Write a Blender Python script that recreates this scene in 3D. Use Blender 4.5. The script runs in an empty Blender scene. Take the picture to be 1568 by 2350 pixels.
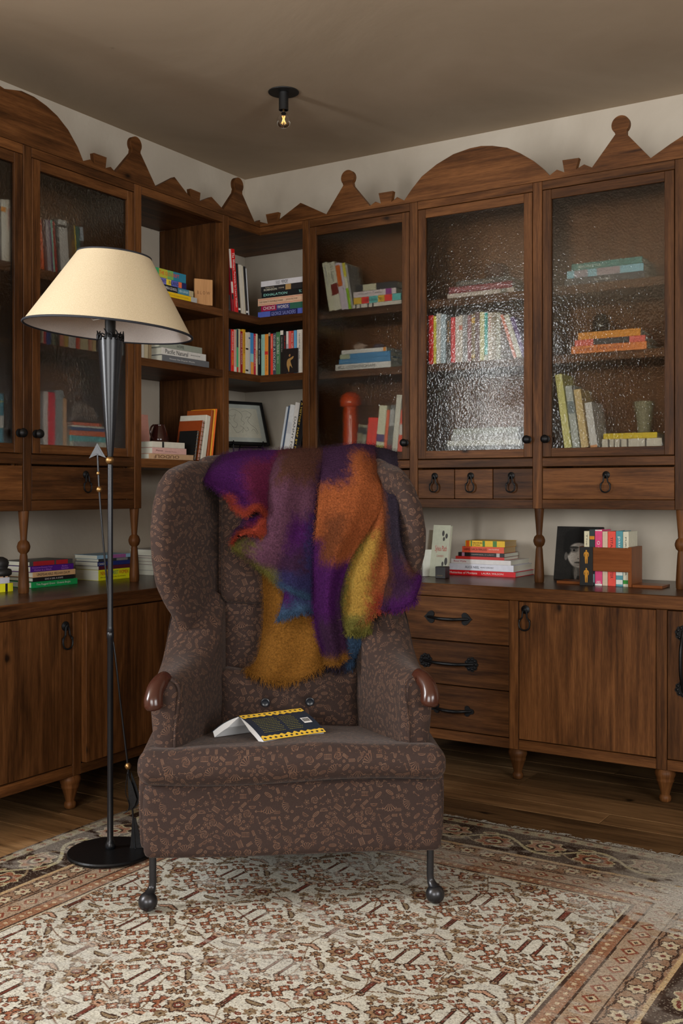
import bpy, math, random
import numpy as np
from mathutils import Matrix, Vector, Euler

random.seed(7)
rng = np.random.default_rng(11)
scene = bpy.context.scene
COL = scene.collection

# ---------------------------------------------------------------- camera
CAMF, YH, TH, CX, CY, CZ = 2425.73, 1123.8, 0.5617, 3.7902, -4.9563, 1.25
cam_d = bpy.data.cameras.new('camera'); cam = bpy.data.objects.new('camera', cam_d); COL.objects.link(cam)
cam.location = (CX, CY, CZ); cam.rotation_euler = (math.pi / 2, 0, TH)
cam_d.sensor_fit = 'HORIZONTAL'; cam_d.sensor_width = 36.0; cam_d.lens = 36.0 * CAMF / 1568.0
cam_d.shift_x = 0.0; cam_d.shift_y = -(1175.0 - YH) / 1568.0
cam_d.clip_start = 0.05; cam_d.clip_end = 60
scene.camera = cam

# ---------------------------------------------------------------- world, light, exposure
wd = bpy.data.worlds.new('world'); scene.world = wd; wd.use_nodes = True
wn = wd.node_tree.nodes; wn['Background'].inputs[0].default_value = (0.75, 0.86, 1.0, 1)
wn['Background'].inputs[1].default_value = 1.0

def area(name, loc, target, sx, sy, power, col):
    ld = bpy.data.lights.new(name, 'AREA'); ld.shape = 'RECTANGLE'; ld.size = sx; ld.size_y = sy
    ld.energy = power; ld.color = col
    o = bpy.data.objects.new(name, ld); COL.objects.link(o); o.location = loc
    o.rotation_euler = (Vector(target) - Vector(loc)).to_track_quat('-Z', 'Y').to_euler()
    return o
# daylight entering through the two windows behind the camera
area('daylight_left_window', (-0.05, -4.75, 1.95), (3.0, -4.60, 1.75), 0.85, 1.45, 185, (0.97, 0.985, 1.0))
area('daylight_back_window', (3.7, -8.05, 1.75), (3.4, 0.0, 1.75), 3.0, 1.8, 205, (1.0, 0.985, 0.95))
area('daylight_side_window', (6.65, -4.6, 1.75), (0.0, -3.0, 1.75), 2.4, 1.6, 150, (1.0, 0.985, 0.96))
scene.view_settings.view_transform = 'Standard'
scene.view_settings.look = 'None'
scene.view_settings.gamma = 1.0
scene.view_settings.use_curve_mapping = False
scene.view_settings.exposure = 0.0
scene.cycles.caustics_reflective = False
scene.cycles.sample_clamp_direct = 8.0
scene.cycles.max_bounces = 10
scene.cycles.diffuse_bounces = 4
scene.cycles.transmission_bounces = 8
scene.cycles.transparent_max_bounces = 12
scene.cycles.sample_clamp_indirect = 3.0

# ---------------------------------------------------------------- helpers
DU, DB = 0.4334, 0.7138                 # front planes of the upper shelves and of the base cabinets
ZC = 3.0723                             # ceiling
ZTOP, ZDT, ZDB, ZM0, ZM1, ZB0, ZB1 = 2.643, 2.602, 1.395, 1.351, 1.347, 1.206, 1.164
ZW1, ZW0, ZBB = 0.829, 0.773, 0.134     # worktop top and underside, base underside
SH1, SH2, SH3 = (2.126, 2.165), (1.820, 1.857), (1.352, 1.393)

def ray(px):
    t = (px - 784.0) / CAMF; c, s = math.cos(TH), math.sin(TH)
    return (-s + t * c, c + t * s)
def onR(px, py, y):                      # point of the wall-parallel plane Y = y behind a pixel
    d = ray(px); k = (y - CY) / d[1]
    return CX + k * d[0], CZ + (YH - py) * k / CAMF
def onL(px, py, x):
    d = ray(px); k = (x - CX) / d[0]
    return CY + k * d[1], CZ + (YH - py) * k / CAMF
def UZ(frame, px, py, d, base=False):    # (u, z) on a plane d metres behind the front of a frame
    D = DB if base else DU
    return onR(px, py, -D + d) if frame == 'R' else onL(px, py, D - d)
def WP(frame, u, d, z, base=False):
    D = DB if base else DU
    return (u, -D + d, z) if frame == 'R' else (D - d, u, z)
def FR(frame): return 0.0 if frame == 'R' else math.pi / 2

def lin(c):
    def f(v):
        v = v / 255.0
        return v / 12.92 if v <= 0.04045 else ((v + 0.055) / 1.055) ** 2.4
    return tuple(f(v) for v in c[:3]) + (1.0,)
def bright(c, k=1.0):
    l = lin(c); return tuple(min(0.86, v * k) for v in l[:3]) + (1.0,)

class MB:
    """collects shapes into one mesh"""
    def __init__(s): s.v = []; s.f = []; s.uv = []
    def add(s, vs, fs, uvs=None):
        b = len(s.v); s.v += [tuple(map(float, q)) for q in vs]
        for i, f in enumerate(fs):
            s.f.append([b + j for j in f])
            s.uv.append(uvs[i] if uvs else None)
    def box(s, x0, x1, y0, y1, z0, z1, ch=0.0015, M=None, grain=None):
        if x1 < x0: x0, x1 = x1, x0
        if y1 < y0: y0, y1 = y1, y0
        if z1 < z0: z0, z1 = z1, z0
        c = max(0.0, min(ch, (x1-x0)*.3, (y1-y0)*.3, (z1-z0)*.3))
        lo = (x0, y0, z0); hi = (x1, y1, z1)
        dims = [hi[i]-lo[i] for i in range(3)]
        g = dims.index(max(dims)) if grain is None else grain
        ou, ov = random.uniform(0, 9), random.uniform(0, 9)
        vs = []; idx = {}
        def vert(sg, ax):                # corner sg, vertex lying on face ax
            key = (sg, ax)
            if key not in idx:
                p = []
                for i in range(3):
                    e = hi[i] if sg[i] > 0 else lo[i]
                    p.append(e if i == ax or c == 0 else e - sg[i]*c)
                idx[key] = len(vs); vs.append(p)
            return idx[key]
        fs = []
        for ax in range(3):
            a, b = (ax+1) % 3, (ax+2) % 3
            for sgn in (-1, 1):
                q = []
                for (sa, sb) in ((-1,-1),(1,-1),(1,1),(-1,1)):
                    sg = [0,0,0]; sg[ax] = sgn; sg[a] = sa; sg[b] = sb
                    q.append(vert(tuple(sg), ax))
                fs.append(q if sgn > 0 else q[::-1])
        if c > 0:
            for ax in range(3):
                a, b = (ax+1) % 3, (ax+2) % 3
                for sa in (-1, 1):
                    for sb in (-1, 1):
                        s0 = [0,0,0]; s0[a]=sa; s0[b]=sb; s0[ax]=-1
                        s1 = list(s0); s1[ax]=1
                        q = [vert(tuple(s0),a), vert(tuple(s1),a), vert(tuple(s1),b), vert(tuple(s0),b)]
                        fs.append(q if sa*sb < 0 else q[::-1])
            for sx in (-1,1):
                for sy in (-1,1):
                    for sz in (-1,1):
                        sg=(sx,sy,sz); q=[vert(sg,0),vert(sg,1),vert(sg,2)]
                        fs.append(q if sx*sy*sz > 0 else q[::-1])
        uvs = []
        for f in fs:
            P = [vs[i] for i in f]
            n = Vector(P[1]) - Vector(P[0]); n = n.cross(Vector(P[2]) - Vector(P[0]))
            ax = max(range(3), key=lambda i: abs(n[i]))
            if ax == g: ua, va = (g+1) % 3, (g+2) % 3
            else:
                ua = g; va = 3 - g - ax
            uvs.append([(p[ua] + ou, p[va] + ov + ax*3.7) for p in P])
        if M is not None: vs = [tuple(M @ Vector(p)) for p in vs]
        s.add(vs, fs, uvs)
    def prism(s, poly, y0, y1, M=None, grain='x', ch=0.0):
        """polygon in (x,z), counter-clockwise seen from -y, extruded y0..y1"""
        n = len(poly); ou, ov = random.uniform(0,9), random.uniform(0,9)
        vs = [(p[0], y0, p[1]) for p in poly] + [(p[0], y1, p[1]) for p in poly]
        fs = [list(range(n)), list(range(2*n-1, n-1, -1))]
        uv = [[(poly[i][0]+ou, poly[i][1]+ov) for i in range(n)], [(poly[i-n][0]+ou, poly[i-n][1]+ov) for i in range(2*n-1, n-1, -1)]]
        for i in range(n):
            j = (i+1) % n; fs.append([j, i, n+i, n+j])
            L = math.dist(poly[i], poly[j])
            uv.append([(L+ou, 0+ov), (ou, ov), (ou, y1-y0+ov), (L+ou, y1-y0+ov)])
        if grain == 'z': uv = [[(b, a) for a, b in q] for q in uv]
        if M is not None: vs = [tuple(M @ Vector(p)) for p in vs]
        s.add(vs, fs, uv)
    def lathe(s, prof, n=20, M=None, cap=True):
        vs = []; fs = []; uv = []
        for r, z in prof:
            for k in range(n):
                a = 2*math.pi*k/n; vs.append((r*math.cos(a), r*math.sin(a), z))
        o = random.uniform(0, 5)
        for i in range(len(prof)-1):
            for k in range(n):
                k2 = (k+1) % n
                fs.append([i*n+k, i*n+k2, (i+1)*n+k2, (i+1)*n+k])
                z0, z1 = prof[i][1]+o, prof[i+1][1]+o; w = .12/n
                uv.append([(z0, k*w), (z0, (k+1)*w), (z1, (k+1)*w), (z1, k*w)])
        if cap:
            fs.append(list(range(n))[::-1]); uv.append([(0,0)]*n)
            fs.append([(len(prof)-1)*n+k for k in range(n)]); uv.append([(0,0)]*n)
        if M is not None: vs = [tuple(M @ Vector(p)) for p in vs]
        s.add(vs, fs, uv)
    def tube(s, pts, rad, n=10, closed=False, M=None, caps=True):
        P = [Vector(p) for p in pts]; m = len(P)
        R = rad if isinstance(rad, (list, tuple)) else [rad]*m
        vs = []; fs = []
        T = []
        for i in range(m):
            a = P[(i-1) % m] if closed or i > 0 else P[0]; b = P[(i+1) % m] if closed or i < m-1 else P[-1]
            T.append((b-a).normalized())
        N = T[0].orthogonal().normalized()
        for i in range(m):
            if i: 
                N = N - T[i]*N.dot(T[i])
                N = N.normalized() if N.length > 1e-6 else T[i].orthogonal().normalized()
            B = T[i].cross(N)
            for k in range(n):
                a = 2*math.pi*k/n; vs.append(P[i] + (N*math.cos(a) + B*math.sin(a))*R[i])
        for i in range(m if closed else m-1):
            i2 = (i+1) % m
            for k in range(n):
                k2 = (k+1) % n; fs.append([i*n+k, i*n+k2, i2*n+k2, i2*n+k])
        if not closed and caps:
            fs.append(list(range(n))[::-1]); fs.append([(m-1)*n+k for k in range(n)])
        if M is not None: vs = [M @ v for v in vs]
        s.add(vs, fs)
    def grid(s, G, closed_u=False, closed_v=False, cap0=False, cap1=False, flip=False):
        """G[rows][cols] of points"""
        r, c = len(G), len(G[0]); vs = [p for row in G for p in row]; fs = []
        for i in range(r if closed_v else r-1):
            i2 = (i+1) % r
            for j in range(c if closed_u else c-1):
                j2 = (j+1) % c
                q = [i*c+j, i*c+j2, i2*c+j2, i2*c+j]; fs.append(q[::-1] if flip else q)
        if cap0:
            q = list(range(c)); fs.append(q if flip else q[::-1])
        if cap1:
            q = [(r-1)*c+k for k in range(c)]; fs.append(q[::-1] if flip else q)
        s.add(vs, fs)
    def mesh(s, name, smooth=False, angle=None):
        me = bpy.data.meshes.new(name); me.from_pydata(s.v, [], s.f)
        if any(u is not None for u in s.uv):
            ul = me.uv_layers.new(name='UVMap'); fl = []
            for u, f in zip(s.uv, s.f):
                for k in range(len(f)): fl += list(u[k]) if u else [0.0, 0.0]
            ul.data.foreach_set('uv', fl)
        if smooth:
            me.polygons.foreach_set('use_smooth', [True]*len(me.polygons))
            if angle: 
                try: me.set_sharp_from_angle(angle=angle)
                except Exception: pass
        me.update()
        return me
    def build(s, name, m, parent=None, loc=None, rotz=0.0, smooth=False, angle=None, color=None, M=None):
        me = s.mesh(name, smooth, angle)
        return mkobj(name, me, m, parent, loc, rotz, color, M)

def mkobj(name, me, m, parent=None, loc=None, rotz=0.0, color=None, M=None):
    o = bpy.data.objects.new(name, me); COL.objects.link(o)
    if m is not None:
        for q in (m if isinstance(m, (list, tuple)) else [m]): me.materials.append(q)
    if parent is not None: o.parent = parent
    if loc is not None: o.location = loc
    if rotz: o.rotation_euler = (0, 0, rotz)
    if M is not None: o.matrix_local = M
    if color is not None: o.color = color
    return o
def tag(o, label, cat, group=None):
    o['label'] = label; o['category'] = cat
    if group: o['group'] = group
    return o
def thing(name, label, cat, loc, rotz=0.0, group=None):
    o = bpy.data.objects.new(name, None); COL.objects.link(o); o.empty_display_size = 0.05
    o.location = loc; o.rotation_euler = (0, 0, rotz)
    return tag(o, label, cat, group)
def struct(o): o['kind'] = 'structure'; return o

def catmull(P, n, closed=False):
    P = np.asarray(P, float); m = len(P); out = []
    segs = m if closed else m-1
    for t in np.linspace(0, segs, n, endpoint=not closed):
        i = min(int(t), segs-1); f = t - i
        if closed: p0, p1, p2, p3 = P[(i-1) % m], P[i % m], P[(i+1) % m], P[(i+2) % m]
        else: p0, p1, p2, p3 = P[max(i-1,0)], P[i], P[min(i+1,m-1)], P[min(i+2,m-1)]
        out.append(0.5*((2*p1) + (-p0+p2)*f + (2*p0-5*p1+4*p2-p3)*f*f + (-p0+3*p1-3*p2+p3)*f**3))
    return np.array(out)
def interp(tab, z): 
    xs = [a for a, b in tab]; ys = [b for a, b in tab]
    return float(np.interp(z, xs, ys))
def sstep(a, b, x):
    t = np.clip((x-a)/(b-a), 0, 1); return t*t*(3-2*t)
def vnoise(h, w, cy, cx, seed=0):
    r = np.random.default_rng(seed); g = r.random((cy+3, cx+3))
    y = np.linspace(0, cy, h); x = np.linspace(0, cx, w)
    yi = y.astype(int); xi = x.astype(int); fy = (y-yi); fx = (x-xi)
    fy = (fy*fy*(3-2*fy))[:, None]; fx = (fx*fx*(3-2*fx))[None, :]
    a = g[np.ix_(yi, xi)]; b = g[np.ix_(yi, xi+1)]; c = g[np.ix_(yi+1, xi)]; d = g[np.ix_(yi+1, xi+1)]
    return (a*(1-fx)+b*fx)*(1-fy) + (c*(1-fx)+d*fx)*fy

# ---------------------------------------------------------------- materials
def newmat(name):
    m = bpy.data.materials.new(name); m.use_nodes = True
    nt = m.node_tree; return m, nt, nt.nodes, nt.links, nt.nodes['Principled BSDF']
def nd(ns, t, **kw):
    n = ns.new(t)
    for k, v in kw.items():
        if k == 'ins':
            for a, b in v.items(): n.inputs[a].default_value = b
        else: setattr(n, k, v)
    return n
def ramp(ns, stops, interp='LINEAR'):
    n = ns.new('ShaderNodeValToRGB'); cr = n.color_ramp; cr.interpolation = interp
    while len(cr.elements) < len(stops): cr.elements.new(0.5)
    for e, (p, c) in zip(cr.elements, stops): e.position = p; e.color = c if len(c) == 4 else tuple(c)+(1,)
    return n
def plain(name, col, rough=0.5, metal=0.0, spec=0.5, bump=0.0, bscale=300.0):
    m, nt, ns, L, b = newmat(name)
    b.inputs['Base Color'].default_value = tuple(col[:3])+(1,); b.inputs['Roughness'].default_value = rough
    b.inputs['Metallic'].default_value = metal; b.inputs['Specular IOR Level'].default_value = spec
    tc = nd(ns, 'ShaderNodeTexCoord'); nz = nd(ns, 'ShaderNodeTexNoise', ins={'Scale': bscale, 'Detail': 4.0})
    L.new(tc.outputs['Object'], nz.inputs['Vector'])
    mx = nd(ns, 'ShaderNodeMixRGB', blend_type='MULTIPLY', ins={'Fac': 0.35}); mx.inputs['Color1'].default_value = tuple(col[:3])+(1,)
    L.new(nz.outputs['Fac'], mx.inputs['Color2'])
    g = nd(ns, 'ShaderNodeBrightContrast', ins={'Bright': 0.0}); L.new(mx.outputs[0], g.inputs[0]); L.new(g.outputs[0], b.inputs['Base Color'])
    if bump:
        bp = nd(ns, 'ShaderNodeBump', ins={'Strength': bump, 'Distance': 0.002}); L.new(nz.outputs['Fac'], bp.inputs['Height']); L.new(bp.outputs[0], b.inputs['Normal'])
    return m

def wood_mat(name, dark, mid, light, rough=0.48, knots=True, bump=0.25, var=0.35, spec=0.18):
    m, nt, ns, L, b = newmat(name)
    uv = nd(ns, 'ShaderNodeUVMap'); oi = nd(ns, 'ShaderNodeObjectInfo')
    off = nd(ns, 'ShaderNodeVectorMath', operation='SCALE', ins={3: 7.0}); 
    cmb = nd(ns, 'ShaderNodeCombineXYZ'); L.new(oi.outputs['Random'], cmb.inputs[0]); L.new(oi.outputs['Random'], cmb.inputs[1]); L.new(cmb.outputs[0], off.inputs[0])
    ad = nd(ns, 'ShaderNodeVectorMath', operation='ADD'); L.new(uv.outputs[0], ad.inputs[0]); L.new(off.outputs[0], ad.inputs[1])
    def mapped(sx, sy):
        mp = nd(ns, 'ShaderNodeMapping'); mp.inputs['Scale'].default_value = (sx, sy, 1); L.new(ad.outputs[0], mp.inputs['Vector']); return mp
    # cathedral figure
    m1 = mapped(1.1, 9.0); n1 = nd(ns, 'ShaderNodeTexNoise', ins={'Scale': 1.0, 'Detail': 2.0, 'Distortion': 0.35}); L.new(m1.outputs[0], n1.inputs['Vector'])
    mul = nd(ns, 'ShaderNodeMath', operation='MULTIPLY', ins={1: 26.0}); L.new(n1.outputs['Fac'], mul.inputs[0])
    sn = nd(ns, 'ShaderNodeMath', operation='SINE'); L.new(mul.outputs[0], sn.inputs[0])
    # streaks
    m2 = mapped(3.0, 70.0); n2 = nd(ns, 'ShaderNodeTexNoise', ins={'Scale': 1.0, 'Detail': 5.0, 'Roughness': 0.65}); L.new(m2.outputs[0], n2.inputs['Vector'])
    # pores
    m3 = mapped(22.0, 420.0); n3 = nd(ns, 'ShaderNodeTexNoise', ins={'Scale': 1.0, 'Detail': 2.0}); L.new(m3.outputs[0], n3.inputs['Vector'])
    # broad tone
    m4 = mapped(1.3, 4.0); n4 = nd(ns, 'ShaderNodeTexNoise', ins={'Scale': 1.0, 'Detail': 3.0}); L.new(m4.outputs[0], n4.inputs['Vector'])
    def lincomb(terms):
        acc = None
        for o, w in terms:
            q = nd(ns, 'ShaderNodeMath', operation='MULTIPLY', ins={1: w}); L.new(o, q.inputs[0])
            if acc is None: acc = q.outputs[0]
            else:
                a = nd(ns, 'ShaderNodeMath', operation='ADD'); L.new(acc, a.inputs[0]); L.new(q.outputs[0], a.inputs[1]); acc = a.outputs[0]
        return acc
    val = lincomb([(sn.outputs[0], 0.055), (n2.outputs['Fac'], 0.50), (n3.outputs['Fac'], 0.28), (n4.outputs['Fac'], 0.42)])
    sub = nd(ns, 'ShaderNodeMath', operation='SUBTRACT', ins={1: 0.10}); L.new(val, sub.inputs[0])
    cr = ramp(ns, [(0.30, dark), (0.50, mid), (0.70, light)]); L.new(sub.outputs[0], cr.inputs[0])
    colr = cr.outputs[0]
    if knots:
        mk = mapped(3.2, 5.0); vo = nd(ns, 'ShaderNodeTexVoronoi', ins={'Scale': 1.0, 'Randomness': 1.0}); 
        nk = nd(ns, 'ShaderNodeTexNoise', ins={'Scale': 3.0, 'Detail': 2.0}); L.new(mk.outputs[0], nk.inputs['Vector'])
        mxv = nd(ns, 'ShaderNodeMixRGB', blend_type='LINEAR_LIGHT', ins={'Fac': 0.10}); L.new(mk.outputs[0], mxv.inputs[1]); L.new(nk.outputs['Color'], mxv.inputs[2])
        L.new(mxv.outputs[0], vo.inputs['Vector'])
        kr = ramp(ns, [(0.0, (0.08,)*3), (0.035, (0.15,)*3), (0.075, (0.75,)*3), (0.12, (1,)*3)]); L.new(vo.outputs['Distance'], kr.inputs[0])
        gate = nd(ns, 'ShaderNodeMath', operation='GREATER_THAN', ins={1: 0.50}); sx = nd(ns, 'ShaderNodeSeparateColor'); L.new(vo.outputs['Color'], sx.inputs[0]); L.new(sx.outputs[0], gate.inputs[0])
        km = nd(ns, 'ShaderNodeMixRGB', blend_type='MULTIPLY'); L.new(gate.outputs[0], km.inputs[0]); L.new(colr, km.inputs[1]); L.new(kr.outputs[0], km.inputs[2]); colr = km.outputs[0]
    # every piece its own tone
    tn = nd(ns, 'ShaderNodeMapRange', ins={3: 1.0-var, 4: 1.0+var*0.8}); L.new(oi.outputs['Random'], tn.inputs[0])
    vm = nd(ns, 'ShaderNodeVectorMath', operation='SCALE'); L.new(colr, vm.inputs[0]); L.new(tn.outputs[0], vm.inputs[3])
    L.new(vm.outputs[0], b.inputs['Base Color'])
    b.inputs['Roughness'].default_value = rough; b.inputs['Specular IOR Level'].default_value = spec
    bp = nd(ns, 'ShaderNodeBump', ins={'Strength': bump, 'Distance': 0.001}); L.new(sub.outputs[0], bp.inputs['Height']); L.new(bp.outputs[0], b.inputs['Normal'])
    return m
W_UP = wood_mat('oak_dark', (0.021, 0.0072, 0.0020), (0.087, 0.0325, 0.0092), (0.176, 0.0700, 0.0215))
W_TOP = wood_mat('oak_worktop', (0.018, 0.009, 0.005), (0.05, 0.023, 0.011), (0.09, 0.042, 0.02), rough=0.30, var=0.1, spec=.35)
W_IN = wood_mat('oak_back_panel', (0.085, 0.034, 0.012), (0.165, 0.068, 0.025), (0.24, 0.104, 0.041), knots=False, var=0.12, rough=0.6)
W_FLOOR = wood_mat('oak_floor', (0.045, 0.024, 0.010), (0.165, 0.091, 0.039), (0.29, 0.167, 0.075), rough=0.5, var=0.45)
W_PALE = wood_mat('pale_plywood', (0.42, 0.21, 0.085), (0.55, 0.29, 0.12), (0.62, 0.35, 0.16), knots=False, var=0.02)
W_KNOB = wood_mat('polished_mahogany', (0.012, 0.004, 0.003), (0.035, 0.011, 0.007), (0.07, 0.022, 0.012), rough=0.22, knots=False, spec=.5)
W_RACK = wood_mat('teak_rack', (0.12, 0.035, 0.010), (0.20, 0.062, 0.017), (0.27, 0.092, 0.028), rough=0.35, knots=False, var=0.05)

def plaster(name, c0, c1, scale=1.6, bump=0.35, fine=.12):
    m, nt, ns, L, b = newmat(name)
    tc = nd(ns, 'ShaderNodeTexCoord')
    n1 = nd(ns, 'ShaderNodeTexNoise', ins={'Scale': scale, 'Detail': 6.0, 'Roughness': 0.6, 'Distortion': 0.6}); L.new(tc.outputs['Object'], n1.inputs['Vector'])
    n2 = nd(ns, 'ShaderNodeTexNoise', ins={'Scale': 38.0, 'Detail': 4.0}); L.new(tc.outputs['Object'], n2.inputs['Vector'])
    cr = ramp(ns, [(0.30, c0), (0.70, c1)]); L.new(n1.outputs['Fac'], cr.inputs[0])
    vo = nd(ns, 'ShaderNodeTexVoronoi', ins={'Scale': 2.6}); L.new(tc.outputs['Object'], vo.inputs['Vector'])
    kr = ramp(ns, [(0.0, (0.55,)*3), (0.012, (0.75,)*3), (0.03, (1,)*3)]); L.new(vo.outputs['Distance'], kr.inputs[0])
    mx = nd(ns, 'ShaderNodeMixRGB', blend_type='MULTIPLY', ins={'Fac': 0.6}); L.new(cr.outputs[0], mx.inputs[1]); L.new(kr.outputs[0], mx.inputs[2])
    L.new(mx.outputs[0], b.inputs['Base Color']); b.inputs['Roughness'].default_value = 0.85; b.inputs['Specular IOR Level'].default_value = 0.2
    ad = nd(ns, 'ShaderNodeMath', operation='MULTIPLY_ADD', ins={1: fine}); L.new(n2.outputs['Fac'], ad.inputs[0]); L.new(n1.outputs['Fac'], ad.inputs[2])
    bp = nd(ns, 'ShaderNodeBump', ins={'Strength': bump, 'Distance': 0.02}); L.new(ad.outputs[0], bp.inputs['Height']); L.new(bp.outputs[0], b.inputs['Normal'])
    return m
M_WALL = plaster('limewash_wall', (0.47, 0.41, 0.33), (0.58, 0.52, 0.43))
M_WALL2 = plaster('brown_limewash', (0.20, 0.15, 0.11), (0.26, 0.20, 0.15))
M_CEIL = plaster('plaster_ceiling', (0.38, 0.295, 0.205), (0.48, 0.38, 0.275), scale=0.9, bump=0.25, fine=.04)

M_IRON = plain('black_iron', (0.012, 0.012, 0.013), 0.42, 0.6, bump=0.25, bscale=140)
M_STEEL = plain('blued_steel', (0.012, 0.013, 0.016), 0.30, 0.25, bump=0.06, bscale=200)
M_LEGS = plain('gunmetal', (0.06, 0.06, 0.065), 0.33, 0.8)
M_GOLD = plain('aged_gilt', (0.42, 0.24, 0.09), 0.36, 0.9, bump=0.2, bscale=220)
M_BLACK = plain('matt_black', (0.008, 0.008, 0.008), 0.5)
M_INK = None
def objcol_mat(name, rough=0.45, bump=0.05, spec=0.4, noise=0.12):
    m, nt, ns, L, b = newmat(name); oi = nd(ns, 'ShaderNodeObjectInfo')
    tc = nd(ns, 'ShaderNodeTexCoord'); nz = nd(ns, 'ShaderNodeTexNoise', ins={'Scale': 60.0, 'Detail': 4.0}); L.new(tc.outputs['Object'], nz.inputs['Vector'])
    mr = nd(ns, 'ShaderNodeMapRange', ins={3: 1.0-noise, 4: 1.0+noise}); L.new(nz.outputs['Fac'], mr.inputs[0])
    vm = nd(ns, 'ShaderNodeVectorMath', operation='SCALE'); L.new(oi.outputs['Color'], vm.inputs[0]); L.new(mr.outputs[0], vm.inputs[3]); L.new(vm.outputs[0], b.inputs['Base Color'])
    b.inputs['Roughness'].default_value = rough; b.inputs['Specular IOR Level'].default_value = spec
    return m
M_COVER = objcol_mat('book_cover', 0.42)
M_INK = objcol_mat('printed_ink', 0.5, noise=0.02)
def pages_mat():
    m, nt, ns, L, b = newmat('page_edges'); tc = nd(ns, 'ShaderNodeTexCoord'); oi = nd(ns, 'ShaderNodeObjectInfo')
    wv = nd(ns, 'ShaderNodeTexNoise', ins={'Scale': 1.0, 'Detail': 2.0}); mp = nd(ns, 'ShaderNodeMapping'); mp.inputs['Scale'].default_value = (4, 4, 900)
    uv = nd(ns, 'ShaderNodeUVMap'); mp.inputs['Scale'].default_value = (4, 900, 1)
    L.new(uv.outputs[0], mp.inputs[0]); L.new(mp.outputs[0], wv.inputs['Vector'])
    cr = ramp(ns, [(0.3, (0.62,)*3), (0.7, (1.0,)*3)]); L.new(wv.outputs['Fac'], cr.inputs[0])
    mx = nd(ns, 'ShaderNodeMixRGB', blend_type='MULTIPLY', ins={'Fac': 0.7}); L.new(oi.outputs['Color'], mx.inputs[1]); L.new(cr.outputs[0], mx.inputs[2]); L.new(mx.outputs[0], b.inputs['Base Color'])
    b.inputs['Roughness'].default_value = 0.8
    return m
M_PAGE = pages_mat()

def glass_mat():
    m, nt, ns, L, b = newmat('seedy_glass'); ns.remove(b); out = ns['Material Output']
    tc = nd(ns, 'ShaderNodeTexCoord')
    nz = nd(ns, 'ShaderNodeTexNoise', ins={'Scale': 95.0, 'Detail': 1.0, 'Distortion': 0.3}); L.new(tc.outputs['Object'], nz.inputs['Vector'])
    n2 = nd(ns, 'ShaderNodeTexNoise', ins={'Scale': 38.0, 'Detail': 0.0}); L.new(tc.outputs['Object'], n2.inputs['Vector'])
    ad = nd(ns, 'ShaderNodeMath', operation='MULTIPLY_ADD', ins={1: 0.5}); L.new(n2.outputs['Fac'], ad.inputs[0]); L.new(nz.outputs['Fac'], ad.inputs[2])
    bp = nd(ns, 'ShaderNodeBump', ins={'Strength': 1.0, 'Distance': 0.0012}); L.new(ad.outputs[0], bp.inputs['Height'])
    b2 = nd(ns, 'ShaderNodeBump', ins={'Strength': 1.0, 'Distance': 0.0020}); L.new(ad.outputs[0], b2.inputs['Height'])
    rf = nd(ns, 'ShaderNodeBsdfRefraction', ins={'IOR': 1.16, 'Roughness': 0.29, 'Color': (0.93, 0.94, 0.92, 1)}); L.new(b2.outputs[0], rf.inputs['Normal'])
    tr = nd(ns, 'ShaderNodeBsdfTransparent', ins={0: (0.95, 0.96, 0.93, 1)})
    mx = nd(ns, 'ShaderNodeMixShader', ins={0: 0.38}); L.new(rf.outputs[0], mx.inputs[1]); L.new(tr.outputs[0], mx.inputs[2])
    gl = nd(ns, 'ShaderNodeBsdfGlossy', distribution='BECKMANN', ins={'Roughness': 0.10}); L.new(bp.outputs[0], gl.inputs['Normal'])
    fr = nd(ns, 'ShaderNodeFresnel', ins={'IOR': 1.5}); L.new(bp.outputs[0], fr.inputs['Normal'])
    m2 = nd(ns, 'ShaderNodeMixShader'); L.new(fr.outputs[0], m2.inputs[0]); L.new(mx.outputs[0], m2.inputs[1]); L.new(gl.outputs[0], m2.inputs[2])
    L.new(m2.outputs[0], out.inputs['Surface'])
    return m
M_GLASS = glass_mat()
def clear_glass():
    m, nt, ns, L, b = newmat('clear_glass'); ns.remove(b); out = ns['Material Output']
    tr = nd(ns, 'ShaderNodeBsdfTransparent', ins={0: (0.97, 0.96, 0.93, 1)}); gl = nd(ns, 'ShaderNodeBsdfGlossy', ins={'Roughness': 0.02})
    fr = nd(ns, 'ShaderNodeFresnel', ins={'IOR': 1.45}); mx = nd(ns, 'ShaderNodeMixShader'); L.new(fr.outputs[0], mx.inputs[0]); L.new(tr.outputs[0], mx.inputs[1]); L.new(gl.outputs[0], mx.inputs[2]); L.new(mx.outputs[0], out.inputs['Surface'])
    return m
M_CLEAR = clear_glass()

def np_image(name, arr):                 # arr h,w,3 in sRGB 0..1, row 0 at the top
    h, w, _ = arr.shape
    im = bpy.data.images.new(name, w, h, alpha=False)
    px = np.ones((h, w, 4), np.float32); px[..., :3] = np.clip(arr[::-1], 0, 1)
    im.pixels.foreach_set(px.ravel()); im.update(); im.pack()
    return im

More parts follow.
